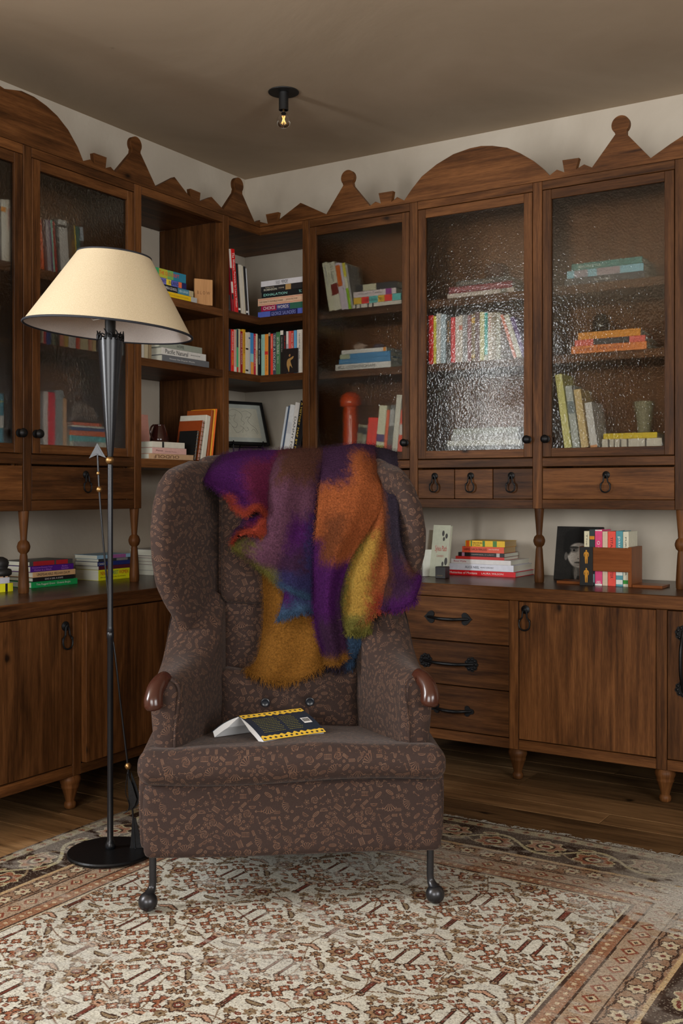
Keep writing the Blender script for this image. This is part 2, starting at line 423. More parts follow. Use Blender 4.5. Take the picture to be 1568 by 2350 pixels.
# ================================================================ the room
RX, RY = 6.6, -8.0
def wall_with_hole(name, p0, p1, hole, m):
    """vertical wall from p0 to p1 (xy), hole = (s0, s1, z0, z1) along it; 0.12 thick outwards"""
    d = Vector((p1[0]-p0[0], p1[1]-p0[1], 0)); Ln = d.length; d.normalize(); n = Vector((d.y, -d.x, 0))
    M = Matrix(((d.x, n.x, 0, p0[0]), (d.y, n.y, 0, p0[1]), (0, 0, 1, 0), (0, 0, 0, 1)))
    b = MB()
    rects = [(0, Ln, 0, ZC)] if hole is None else [(0, hole[0], 0, ZC), (hole[1], Ln, 0, ZC), (hole[0], hole[1], 0, hole[2]), (hole[0], hole[1], hole[3], ZC)]
    for a, c, z0, z1 in rects: b.box(a+.0004, c-.0004, 0.0, 0.12, z0, z1, ch=0, M=M)
    return struct(b.build(name, m))
wall_with_hole('wall_right', (RX+.12, 0), (-.12, 0), None, M_WALL)
wall_with_hole('wall_left', (0, 0), (0, RY), (4.2, 5.3, 1.15, 2.75), M_WALL)
wall_with_hole('wall_back', (0, RY), (RX, RY), (2.2, 5.2, 0.85, 2.65), M_WALL2)
wall_with_hole('wall_side', (RX, RY), (RX, 0), (2.2, 4.6, 0.95, 2.55), M_WALL2)
b = MB(); b.box(-.12, RX+.12, RY-.12, .12, ZC, ZC+.1, ch=0); struct(b.build('ceiling', M_CEIL))
def window(name, p0, d, w, z0, z1):
    b = MB(); d = Vector((d[0], d[1], 0)); n = Vector((d.y, -d.x, 0))
    M = Matrix(((d.x, n.x, 0, p0[0]), (d.y, n.y, 0, p0[1]), (0, 0, 1, 0), (0, 0, 0, 1)))
    o = None
    for a, c, e, f in [(0, .05, z0, z1), (w-.05, w, z0, z1), (.05, w-.05, z0, z0+.05), (.05, w-.05, z1-.05, z1), (w/2-.02, w/2+.02, z0+.05, z1-.05)]:
        b.box(a+.0004, c-.0004, .03, .09, e, f, M=M)
    o = struct(b.build(name, W_UP))
    return o
window('window_1', (0, -4.2), (0, -1), 1.1, 1.15, 2.75)
window('window_2', (2.2, RY), (1, 0), 3.0, 0.85, 2.65)
window('window_3', (RX, -5.8), (0, 1), 2.4, 0.95, 2.55)
b = MB(); b.box(0.02, RX, -.02, -.001, 0, .12); struct(b.build('baseboard_right', W_FLOOR))
b = MB(); b.box(0.001, .02, RY, -.02, 0, .12); struct(b.build('baseboard_left', W_FLOOR))

# floor boards run along the right wall
fl = MB(); fl.box(0, RX, RY, 0, -.06, -.020, ch=0); FLOOR = struct(fl.build('floor', M_BLACK))
y = 0.0; widths = [.17, .21, .15, .24, .19, .13, .22]; i = 0
while y > -4.4:
    w = widths[i % 7]; i += 1; x = -random.uniform(0.0, 1.4)
    while x < 4.6:
        Ln = random.uniform(1.0, 2.1); x0, x1 = max(x, 0), min(x+Ln, 4.8)
        if x1 - x0 > 0.1:
            p = MB(); p.box(x0+.0008, x1-.0008, y-w+.001, y-.001, -.020, random.uniform(-.0008, 0), ch=.0015)
            p.build('plank', W_FLOOR, FLOOR)
        x += Ln
    y -= w
p = MB(); p.box(0, RX, RY, y, -.02, -.001, ch=0)
q = p.build('far_planks', W_FLOOR, FLOOR); q['kind'] = 'stuff'

# ================================================================ iron fittings
def ring_pull(parent, x, z, yf, s=1.0, side=0.0):
    """drop ring on a round rose, front face at y = yf (towards -y)"""
    b = MB(); M = Matrix.Translation((x, yf, z)) @ Matrix.Rotation(math.pi/2, 4, 'X')
    b.lathe([(.0165*s, 0), (.0165*s, .003), (.011*s, .006), (.007*s, .008), (.007*s, .014), (.003*s, .016)], 16, M=M)
    # loop: narrow neck above, round bottom
    pts = [(-.006, -.004), (-.009, -.018), (-.0105, -.030), (-.019, -.040), (-.0215, -.055), (-.016, -.070), (0, -.0765), (.016, -.070), (.0215, -.055), (.019, -.040), (.0105, -.030), (.009, -.018), (.006, -.004), (0, .004)]
    P = catmull([(a*s, 0, c*s) for a, c in pts], 44, True)
    b.tube([(x+a, yf-.012-abs(c)*.05, z+c) for a, _, c in P], .0032*s, 8, closed=True)
    for sx in (-1, 1):
        b.lathe([(.001, -.005*s), (.0048*s, -.003*s), (.0048*s, .003*s), (.001, .005*s)], 8, M=Matrix.Translation((x+sx*.0195*s, yf-.014, z-.041*s)))
    return b.build('ring_pull', M_IRON, parent, smooth=True, angle=.7)
def round_knob(parent, x, z, yf):
    b = MB(); M = Matrix.Translation((x, yf, z)) @ Matrix.Rotation(math.pi/2, 4, 'X')
    b.lathe([(.017, 0), (.017, .004), (.008, .007), (.008, .014), (.016, .020), (.019, .027), (.016, .034), (.006, .038)], 20, M=M)
    return b.build('knob', M_IRON, parent, smooth=True, angle=.8)
def strap_pull(parent, x, z, yf, half, kind, vertical=False):
    """bar handle between two shaped back plates"""
    b = MB(); R = Matrix.Translation((x, yf, z))
    if vertical: R = R @ Matrix.Rotation(math.pi/2, 4, 'Y')
    def plate(cx, sgn, r):
        n = 40; poly = []
        for k in range(n):
            a = 2*math.pi*k/n
            if kind == 'heart':
                # heart lying on its side, point outwards
                t = a; hx = -(13*math.cos(t) - 5*math.cos(2*t) - 2*math.cos(3*t) - math.cos(4*t))/17; hy = 16*math.sin(t)**3/17
                px, pz = hx*r*1.05, hy*r
            elif kind == 'flower':
                q = r*(.86 + .16*abs(math.cos(4.5*a))); px, pz = q*math.cos(a), q*math.sin(a)
            else:
                q = r*(.55 + .45*abs(math.cos(1.5*a))**1.5); px, pz = q*math.cos(a), q*math.sin(a)
            poly.append((cx + sgn*px, pz))
        ar = sum(poly[i][0]*poly[(i+1) % n][1]-poly[(i+1) % n][0]*poly[i][1] for i in range(n))
        if ar < 0: poly = poly[::-1]
        b.prism(poly, -.004, 0, M=R)
        if kind == 'flower':
            for k in range(9):
                a = 2*math.pi*k/9; b.lathe([(.0065, 0), (.0055, .003), (.002, .005)], 8, M=R @ Matrix.Translation((cx+.7*r*math.cos(a), -.004, .7*r*math.sin(a))) @ Matrix.Rotation(math.pi/2, 4, 'X'))
    r = {'heart': .030, 'flower': .032, 'club': .026}[kind]
    plate(-half, -1, r); plate(half, 1, r)
    P = catmull([(-half-.012, -.004, 0), (-half+.012, -.012, 0), (-half*.4, -.030, -.002), (half*.4, -.030, -.002), (half-.012, -.012, 0), (half+.012, -.004, 0)], 30)
    b.tube([R @ Vector(p) for p in P], [.004+.0035*math.sin(math.pi*i/29)**.6 for i in range(30)], 10)
    return b.build('strap_handle', M_IRON, parent, smooth=True, angle=.6)

# ================================================================ upper cupboards
POST = {'R': [(.704, .747), (1.334, 1.378), (1.969, 2.014), (2.605, 2.648)], 'L': [(-.746, -.700), (-1.389, -1.343), (-2.032, -1.988), (-2.66, -2.615)]}
def turned_leg(parent, x, yc):
    b = MB(); h = ZB1 - ZW1
    prof = [(.019, 0), (.0215, .004), (.0225, .03), (.0195, .09), (.0155, .150), (.0135, .160), (.0135, .1615), (.022, .170), (.0265, .184), (.0268, .192), (.022, .207), (.0135, .2155), (.013, .217), (.0145, .24), (.0185, .29), (.0215, h-.006), (.0215, h)]
    b.lathe(prof, 24, M=Matrix.Translation((x, yc, ZW1-ZB1)))
    return b.build('turned_leg', W_UP, parent, smooth=True, angle=.9)
def cupboard(frame, u0, u1, postw, label, glazed=True, drawers=1, knob_side=1, post_right=None, name='glazed_cupboard', stile=.0425, backless=False, legs=True):
    """one bay: u0..u1 is the opening between posts; postw = (a, b) the post that belongs to it"""
    uc = (u0+u1)/2
    t = thing(name, label, 'cupboard', WP(frame, uc, 0, ZB1), FR(frame))
    a, c = u0-uc, u1-uc; z = lambda v: v-ZB1; dep = DU-.004
    posts = [postw] + ([post_right] if post_right else [])
    for pw in posts:
        b = MB(); b.box(pw[0]-uc+.0004, pw[1]-uc-.0004, 0, .05, 0, z(ZTOP), ch=.002); b.build('post', W_UP, t)
        if legs: turned_leg(t, (pw[0]+pw[1])/2-uc, .024)
    b = MB(); b.box(a+.0004, c-.0004, .001, .03, z(ZDT+.002), z(ZTOP)); b.build('top_rail', W_UP, t)
    b = MB(); b.box(a+.0004, c-.0004, .02, dep, z(ZTOP-.03), z(ZTOP-.004)); b.build('top_panel', W_UP, t)
    for s, (p0, p1) in ((-1, (a-.020, a-.004)), (1, (c-.0165, c-.0005))):
        if s == 1 and not glazed: continue
        b = MB(); b.box(p0, p1, .05, dep, 0 if glazed else z(SH3[0]), z(ZTOP-.03), grain=2); b.build('side_panel', W_UP, t)
    if not backless:
        b = MB(); b.box(a-.004, c-.001, dep-.016, dep-.002, z(SH3[0]) if glazed else z(SH3[0]), z(ZTOP-.03), grain=2); b.build('back_panel', W_IN, t)
    d0 = .032 if glazed else .002
    for s0, s1 in (SH1, SH2):
        b = MB(); b.box(a-.003, c-.001, d0, dep-.018, z(s0), z(s1)); b.build('shelf', W_UP, t)
    if glazed:
        b = MB(); b.box(a-.003, c-.001, d0, dep-.018, z(ZDB), z(1.435)); b.build('shelf', W_UP, t)
        # door
        g0, g1 = a+stile-.001, c-stile+.001; e = .0025
        b = MB()
        b.box(a+e, a+stile, .001, .026, z(ZDB)+.003, z(ZDT)-.001, grain=2); b.box(c-stile, c-e, .001, .026, z(ZDB)+.003, z(ZDT)-.001, grain=2)
        b.box(a+stile, c-stile, .0018, .025, z(2.558), z(ZDT)-.001); b.box(a+stile, c-stile, .0018, .025, z(ZDB)+.003, z(1.436))
        dr = b.build('door', W_UP, t)
        b = MB(); b.box(a+stile-.004, c-stile+.004, .012, .0155, z(1.436)-.004, z(2.558)+.004, ch=0); gp = b.build('glass_pane', [M_GLASS, M_CLEAR], dr)
        for pl_ in gp.data.polygons: pl_.material_index = 0 if pl_.normal.y < -.5 else 1
        if knob_side: round_knob(dr, (c-.021) if knob_side > 0 else (a+.021), z(1.478), .001)
        b = MB(); b.box(a+.0004, c-.0004, .002, .03, z(ZM0+.004), z(ZDB-.002)); b.build('middle_rail', W_UP, t)
        n = drawers; w = (c-a)/n
        for k in range(n):
            b = MB(); b.box(a+k*w+.002, a+(k+1)*w-.002, .003, .024, z(ZB0)+.002, z(ZM1)-.001, grain=0); d = b.build('drawer', W_UP, t)
            px = [.47, .43, .47][k] if n == 3 else .5
            ring_pull(d, a+(k+px)*w, z(1.315), .003, 1.0)
        b = MB(); b.box(a+.0004, c-.0004, .002, .03, z(ZB1), z(ZB0)); b.build('bottom_rail', W_UP, t)
        b = MB(); b.box(a+.0004, c-.0004, .03, dep, z(ZB1+.006), z(ZB1+.026)); b.build('bottom_panel', W_UP, t)
    else:
        b = MB(); b.box(a-.003, c-.001, .002, dep-.002, z(SH3[0]), z(SH3[1])); b.build('shelf', W_UP, t)
    return t
CUP = {}
CUP['A'] = cupboard('R', .747, 1.334, POST['R'][0], 'dark oak glazed cupboard with orange mushroom lamp inside, behind the throw', True, 1, 1, stile=.042, legs=False)
CUP['B'] = cupboard('R', 1.378, 1.969, POST['R'][1], 'dark oak glazed cupboard with three small drawers beneath its sparkling glass', True, 3, 1, stile=.043)
CUP['C'] = cupboard('R', 2.014, 2.605, POST['R'][2], 'dark oak glazed cupboard with green vase inside, above the portrait card', True, 1, -1, stile=.043)
CUP['D'] = cupboard('R', 2.648, 3.24, POST['R'][3], 'dark oak cupboard cut off at the right-hand picture edge', True, 1, 1, stile=.043, post_right=(3.24, 3.284))
CUP['L1'] = cupboard('L', -1.988, -1.389, POST['L'][2], 'dark oak glazed cupboard behind the cream lampshade', True, 1, -1, stile=.046)
CUP['L0'] = cupboard('L', -2.615, -2.032, POST['L'][3], 'dark oak glazed cupboard cut off at the left-hand picture edge', True, 1, 1, stile=.045)
CUP['O'] = cupboard('L', -1.343, -.746, POST['L'][1], 'open oak shelf bay with white plaster back between lamp and corner', False, 0, 0, name='open_shelf_unit', backless=True)

# corner shelves between the two runs
t = thing('corner_shelf_unit', 'open L-shaped oak corner shelves with a framed drawing on the lowest', 'shelves', (0.0, 0.0, SH3[0]), 0)
def lpoly(e): return [(.006, -.006), (.006, -.70), (DU-e, -.70), (DU-e, -DU+e), (.704, -DU+e), (.704, -.006)]
def extrude_xy(b, poly, z0, z1):
    n = len(poly); vs = [(x, y, z0) for x, y in poly] + [(x, y, z1) for x, y in poly]
    fs = [list(range(n))[::-1], list(range(n, 2*n))] + [[i, (i+1) % n, n+(i+1) % n, n+i] for i in range(n)]
    uv = []
    for f in fs:
        P = [vs[i] for i in f]
        if abs(P[0][2]-P[1][2]) < 1e-6 and abs(P[0][2]-P[2][2]) < 1e-6: uv.append([(p[0], p[1]) for p in P])
        else:
            gx = abs(P[0][0]-P[1][0]) > abs(P[0][1]-P[1][1]); uv.append([((p[0] if gx else p[1])+3, p[2]) for p in P])
    b.add(vs, fs, uv)
for (s0, s1) in (SH1, SH2, SH3):
    b = MB(); extrude_xy(b, lpoly(.002), s0-SH3[0], s1-SH3[0]); b.build('shelf', W_UP, t)
b = MB(); extrude_xy(b, lpoly(.01), ZTOP-.03-SH3[0], ZTOP-.004-SH3[0]); b.build('top_panel', W_UP, t)
b = MB(); b.box(DU-.026, DU-.002, -.70, -DU+.002, ZDT-SH3[0], ZTOP-SH3[0]); b.build('top_rail', W_UP, t)
b = MB(); b.box(DU-.026, .704, -DU+.002, -DU+.026, ZDT-SH3[0], ZTOP-SH3[0]); b.build('top_rail', W_UP, t)
b = MB(); b.box(DU-.05, DU, -.746, -.700, 0, ZTOP-SH3[0]); b.build('post', W_UP, t)
b = MB(); b.box(.006, DU-.05, -.745, -.702, 0, ZTOP-.03-SH3[0], grain=2); b.build('side_panel', W_UP, t)

# scalloped crest boards cut from flat oak
def arc_px(pts): return pts
CR_PX = [(599.4,505.5),(614.4,513.2),(609.8,492),(638.4,486.4),(634.9,507.3),(640,504),(689.7,465.3),(748.8,491.6),(787.6,425.8),'BALL',(797.4,407.4,17.5),(810,425.8),(848.8,472.6),(862,462.5),(874,467.1),(868.7,443.3),(901.8,438),(897.8,463.5),(904,458.6),(911.6,451.8),(927.7,460),
 (944.7,434.5),(968,404.7),(1002,377),(1040.6,353.6),(1079,340),(1104.5,334.8),(1130,334.4),(1164,338.7),(1194,351.4),(1223.8,368.5),(1245,385.5),(1261.3,402.6),(1278.4,389),(1295.4,395.3),(1290.7,367.6),(1329,362),(1321.8,388.5),(1341,377),(1358.9,384.2),(1412.6,308),'BALL',(1424,285.4,21),(1438,306.7),(1493.7,362.6),(1539,330),(1568,311)]
CL_PX = [(10.7,203.6),(50,208.6),(78.6,222),(107,242.5),(132,265.7),(157,297.9),(178.6,337),(191.5,369.3),(207,365.7),(218.6,376.4),(216,350.7),(245.4,361.4),(242.9,385.4),(254.6,382.9),(265.7,395.3),(303.6,349.6),'BALL',(313.5,331.5,18),(323,351.4),(358,428.2),(401,406.1),(432.2,447),(439.9,454),(437.7,432.6),(460.7,442.5),(458.9,462),(486,451.7),(513.2,481),(539,441.5),'BALL',(548.9,424.5,17),(556.7,445.2),(585.3,510.7),(599.4,505.5)]
def crest_pts(frame, L):
    out = []; k = 0
    while k < len(L):
        q = L[k]
        if q == 'BALL':
            cx, cy, r = L[k+1]; u0, z0 = UZ(frame, cx, cy, 0); _, z1 = UZ(frame, cx, cy-r, 0); R = z1-z0
            pu, pz = out[-1]; nu, nz = UZ(frame, L[k+2][0], L[k+2][1], 0)
            a0 = math.atan2(pz-z0, pu-u0); a1 = math.atan2(nz-z0, nu-u0)
            if a0 < 0: a0 += 2*math.pi
            if a1 > 0: a1 -= 0
            # sweep clockwise over the top
            if a1 < 0: a1 += 2*math.pi
            sweep = a0 - (a1 - 2*math.pi) if a1 > a0 else a0 - a1
            for j in range(1, 24):
                a = a0 - sweep*j/24; out.append((u0+R*math.cos(a), z0+R*math.sin(a)))
            k += 2
        else: out.append(UZ(frame, q[0], q[1], 0)); k += 1
    return out
pr = crest_pts('R', CR_PX); pl = crest_pts('L', CL_PX)
pr[0] = (DU-.0235, pr[0][1]); 
# the board goes on beyond the frame: a low triangle on the right, the other half of the arch on the left
zr = pr[-1][1]; pr += [(2.80, 2.80), (2.97, 2.70), (3.05, 2.86), (3.13, 2.70), (3.284, 2.68)]
poly = pr + [(3.284, ZTOP+.0015), (DU-.0235, ZTOP+.0015)]
b = MB(); uc = 1.7; b.prism([(u-uc, z-ZTOP) for u, z in poly][::-1], 0, .024)
cb = thing('crest_board', 'long dark oak cut-out crest above the cupboards on the right wall', 'cornice', WP('R', uc, .001, ZTOP), 0)
b.build('board', W_UP, cb)
ua = pl[0][0]; left = [(2*ua-u, z) for u, z in pl[1:15]][::-1]
poly = left + pl; poly[-1] = (-DU, poly[-1][1])
poly = poly + [(-DU, ZTOP+.0015), (left[0][0], ZTOP+.0015)]
b = MB(); uc = -1.4; b.prism([(u-uc, z-ZTOP) for u, z in poly][::-1], 0, .024)
cb = thing('crest_board', 'dark oak cut-out crest running above the cupboards on the left wall', 'cornice', WP('L', uc, .001, ZTOP), math.pi/2)
b.build('board', W_UP, cb)

# ================================================================ base cabinets and worktop
t = thing('worktop', 'long dark oak L-shaped worktop carrying the book stacks', 'worktop', (0, 0, ZW0))
b = MB(); b.box(.004, 3.284, -DB+.012, -.004, 0, ZW1-ZW0, ch=.001); b.build('board', W_TOP, t)
b = MB(); b.box(.004, DB-.012, -2.72, -DB+.0115, 0, ZW1-ZW0, ch=.001); b.build('board', W_TOP, t)
b = MB(); b.box(DB+.0005, 3.284, -DB, -DB+.0115, 0, ZW1-ZW0+.0003, ch=.003); b.build('front_edge', W_UP, t)
b = MB(); b.box(DB-.0115, DB, -2.72, -DB+.0115, 0, ZW1-ZW0+.0003, ch=.003); b.build('front_edge', W_UP, t)
def foot(parent, x, y):
    b = MB(); prof = [(.016, 0), (.021, .004), (.024, .014), (.0225, .024), (.0175, .030), (.021, .045), (.026, .062), (.031, .078), (.033, .082), (.036, .088), (.034, .094), (.038, .102), (.0415, .114), (.039, .125), (.033, .1335)]
    b.lathe(prof, 24, M=Matrix.Translation((x, y, 0))); return b.build('foot', W_UP, parent, smooth=True, angle=.9)
def base_unit(frame, u0, u1, label, kind, stile_left=None, stile_right=None, feet=(), name='base_cabinet', open_angle=0, pull=None):
    uc = (u0+u1)/2; t = thing(name, label, 'cabinet', WP(frame, uc, 0, 0, True), FR(frame))
    a, c = u0-uc, u1-uc; dep = DB-.03
    for st in (stile_left, stile_right):
        if st: b = MB(); b.box(st[0]-uc+.0004, st[1]-uc-.0004, 0.001, .03, ZBB, ZW0-.001); b.build('stile', W_UP, t)
    b = MB(); b.box(a+.0004, c-.0004, .002, .03, ZBB, .176); b.build('bottom_rail', W_UP, t)
    b = MB(); b.box(a+.001, c-.001, .034, dep, ZBB+.003, ZW0-.004); b.build('carcass', W_UP, t)
    for k in range(3 if kind == 'drawers' else 0):
        z0, z1 = [(.576, .771), (.380, .573), (.180, .377)][k]
        b = MB(); b.box(a+.002, c-.002, .003, .026, z0+.001, z1-.001, grain=0); d = b.build('drawer', W_UP, t)

        strap_pull(d, pull[k][0]-uc, pull[k][1], .003, pull[k][2], ['heart', 'flower', 'club'][k])
    if kind == 'door':
        M = None
        b = MB()
        if open_angle:
            M = Matrix.Translation((c-.002, .003, 0)) @ Matrix.Rotation(open_angle, 4, 'Z')
            b.box(-(c-a)+.004, 0, 0, .028, .180, ZW0-.004, grain=2, M=M)
        else: b.box(a+.002, c-.002, .003, .028, .180, ZW0-.004, grain=2)
        d = b.build('door', W_UP, t)
        if pull:
            if pull[2] == 'ring':
                if M is None: ring_pull(d, pull[0]-uc, pull[1], .003, 1.15)
                else:
                    r = ring_pull(d, pull[0]-c, pull[1], 0.0, 1.15); r.matrix_local = M
            else: strap_pull(d, pull[0]-uc, pull[1], .003, .11, 'flower', vertical=True)
    for fx, fd in feet: foot(t, fx-uc, fd)
    return t
def bu(frame, px, py): return UZ(frame, px, py, 0, True)
h1, h2, h3 = bu('R', 1028, 1418), bu('R', 1029, 1520), bu('R', 1037, 1628)
uD0 = bu('R', 884, 1418)[0]
base_unit('R', uD0, 1.973, 'oak base cabinet of three drawers with black iron bar handles', 'drawers', (uD0-.045, uD0), None, [(uD0-.02, .04)], name='drawer_cabinet',
          pull=[(h1[0], h1[1], .090), (h2[0], h2[1], .113), (h3[0], h3[1], .082)])
q = bu('R', 1206, 1399)
base_unit('R', 2.017, 2.605, 'oak base cabinet with one wide door and a single iron ring, under the portrait', 'door', (1.973, 2.017), (2.605, 2.648), [(2.000, .036), (2.632, .036)], pull=(q[0], q[1], 'ring'))
q = bu('R', 1568, 1518)
base_unit('R', 2.648, 3.24, 'oak base cabinet with a tall iron flower handle at the picture edge', 'door', None, (3.24, 3.284), [], pull=(q[0], q[1], 'strap'))
q = bu('L', 151, 1437)
base_unit('L', -2.66, -2.030, 'oak base cabinet with iron ring, left of the lamp pole', 'door', (-2.71, -2.66), (-2.030, -1.986), [(-2.012, .036)], pull=(q[0], q[1], 'ring'))
q = bu('L', 221, 1430)
base_unit('L', -1.986, -1.40, 'oak base cabinet with its door slightly ajar, behind the lamp pole', 'door', None, (-1.40, -1.355), [(-1.38, .036)], open_angle=math.radians(2.6), pull=(q[0], q[1], 'ring'))
base_unit('L', -1.355, -DB-.01, 'plain oak corner base cabinet hidden behind the armchair', 'door', None, None, [])

# ================================================================ books and things on the shelves
BK = BK0 = 1.6                                # photographed colour -> reflectance
TEXTS = []
def lettering(parent, txt, box, col, vertical=False, yf=-.0006, flip=False, bold=0.0, up=False):
    """text on the face y = yf of parent; box = (x0, x1, z0, z1)"""
    cu = bpy.data.curves.new('lettering', 'FONT'); cu.body = txt; cu.size = 1.0; cu.resolution_u = 2
    if bold: cu.offset = bold
    o = bpy.data.objects.new('lettering', cu); COL.objects.link(o)
    TEXTS.append((o, parent, box, col, vertical, yf, flip, up))
    return o
def finish_texts():
    bpy.context.view_layer.update(); dg = bpy.context.evaluated_depsgraph_get()
    for (o, parent, box, col, vertical, yf, flip, up) in TEXTS:
        me = bpy.data.meshes.new_from_object(o.evaluated_get(dg))
        n = len(me.vertices)
        if n == 0: bpy.data.objects.remove(o); continue
        co = np.empty(n*3, np.float32); me.vertices.foreach_get('co', co); co = co.reshape(-1, 3)
        x0, x1, z0, z1 = box; mn = co.min(0); mx = co.max(0); u = (co[:, 0]-mn[0])/max(mx[0]-mn[0], 1e-6); v = (co[:, 1]-mn[1])/max(mx[1]-mn[1], 1e-6)
        if flip: u = 1-u; v = 1-v
        out = np.empty_like(co); out[:, 1] = yf
        if vertical and not up: out[:, 0] = x0+v*(x1-x0); out[:, 2] = z1-u*(z1-z0)
        elif vertical: out[:, 0] = x1-v*(x1-x0); out[:, 2] = z0+u*(z1-z0)
        else: out[:, 0] = x0+u*(x1-x0); out[:, 2] = z0+v*(z1-z0)
        me.vertices.foreach_set('co', out.ravel()); me.update(); me.materials.clear()
        cu = o.data; bpy.data.objects.remove(o); bpy.data.curves.remove(cu)
        q = mkobj('lettering', me, M_INK, parent, color=bright(col, BK))

def patch(parent, x0, x1, z0, z1, col, yf=-.0004, name='spine_panel', M=None):
    b = MB(); b.add([(x0, yf, z0), (x1, yf, z0), (x1, yf, z1), (x0, yf, z1)], [[0, 1, 2, 3]])
    return b.build(name, M_COVER, parent, color=bright(col, BK), M=M)

def book_meshes(L, w, t, flat, bt=.0022):
    """cover (spine towards -y) and page block; flat: lies with spine along x, else stands"""
    c = MB(); p = MB()
    if flat:
        c.box(0, L, 0, w, 0, bt, .0006); c.box(0, L, 0, w, t-bt, t, .0006); c.box(0, L, -.0001, bt, bt*.5, t-bt*.5, .0006)
        p.box(.003, L-.003, bt, w-.004, bt, t-bt, .0002)
    else:
        c.box(0, bt, 0, w, 0, L, .0006); c.box(t-bt, t, 0, w, 0, L, .0006); c.box(bt*.5, t-bt*.5, -.0001, bt, 0, L, .0006)
        p.box(bt, t-bt, bt, w-.004, .003, L-.003, .0002)
        p.uv = [[(b_, a_) for a_, b_ in u] if u else None for u in p.uv]
    return c, p
GLASS_D = .045
def put_book(frame, u, d, z, L, w, t, flat, col, label, base=False, tilt=0.0, group=None, txt=(), bands=(), page=(200, 194, 180), yaw=0.0, soft=False):
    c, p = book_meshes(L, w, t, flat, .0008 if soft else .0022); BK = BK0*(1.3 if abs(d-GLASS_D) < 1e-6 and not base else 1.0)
    o = c.build('book', M_COVER, None, WP(frame, u, d, z, base), 0, color=bright(col, BK))
    M = Matrix.Translation(WP(frame, u, d, z, base)) @ Matrix.Rotation(FR(frame)+yaw, 4, 'Z') @ Matrix.Rotation(tilt, 4, 'Y')
    o.matrix_world = M
    tag(o, label, 'book', group)
    p.build('page_block', M_PAGE, o, color=bright(page, 1.6))
    for f0, f1, bc in bands:
        if flat: patch(o, f0*L, f1*L, .0006, t-.0006, bc)
        else: patch(o, .0006, t-.0006, (1-f1)*L, (1-f0)*L, bc)
    for q in txt:
        s, f0, f1, tc = q[:4]; e0, e1 = (q[4], q[5]) if len(q) > 5 else (.28, .72); fl = len(q) > 6 and q[6]
        if flat: lettering(o, s, (f0*L, f1*L, e0*t, e1*t), tc, False, -.0009, fl)
        else: lettering(o, s, (e0*t, e1*t, (1-f1)*L, (1-f0)*L), tc, True, -.0009)
    return o
def vrow(frame, d, z, rows, where, group, base=False, w=.16):
    """standing books; row: (bottom px left, right, px shift of the top, top py, colour, what it looks like, options)"""
    calc = []
    for r in rows:
        b0, b1, sh, yt, col, lab = r[:6]; opt = r[6] if len(r) > 6 else {}
        dd = opt.get('d', d)
        u0 = UZ(frame, b0, 900, dd, base)[0]; u1 = UZ(frame, b1, 900, dd, base)[0]
        ut, zt = UZ(frame, b0+sh, yt, dd, base); h = max(.05, zt-z)
        calc.append([u0, u1, h, math.atan2(ut-u0, h) if abs(sh) > .5 else 0.0, dd, col, lab, opt])
    i = 0
    while i < len(calc):                 # neighbours that lean the same way lean alike
        j = i
        while j+1 < len(calc) and calc[j+1][3]*calc[i][3] > 0: j += 1
        m_ = sum(c[3] for c in calc[i:j+1])/(j-i+1)
        for c in calc[i:j+1]: c[3] = m_
        i = j+1
    for u0, u1, h, ang, dd, col, lab, opt in calc:
        t = (u1-u0)*math.cos(ang)-.0008; lift = t*math.sin(ang) if ang > 0 else 0.0; Lh = (h-lift)/math.cos(ang)
        if ang < 0: Lh = h/math.cos(ang) + t*math.sin(ang)*.5
        put_book(frame, u0+lift*math.tan(ang), dd, z+lift+.0005, Lh, opt.get('w', w), t, False, col, lab+where, base, ang, group, opt.get('txt', ()), opt.get('bands', ()), opt.get('page', (200, 194, 180)), 0, opt.get('soft', False))
def stack(frame, d, z, rows, where, group, base=False, w=.2):
    """lying books from the bottom up; row: (px left, px right, py at left underside, py at left top, colour, look, options)"""
    zz = z
    for r in rows:
        p0, p1, y0, y1, col, lab = r[:6]; opt = r[6] if len(r) > 6 else {}
        dd = opt.get('d', d)
        u0, za = UZ(frame, p0, y0, dd, base); u1, _ = UZ(frame, p1, y0, dd, base); _, zb = UZ(frame, p0, y1, dd, base)
        t = zb-za
        put_book(frame, u0, dd, zz+.0003, u1-u0, opt.get('w', w), t, True, col, lab+where, base, 0, group, opt.get('txt', ()), opt.get('bands', ()), opt.get('page', (200, 194, 180)), opt.get('yaw', 0), opt.get('soft', False))
        zz += t+.0004
    return zz
W_, K_ = (205, 200, 190), (22, 22, 24)

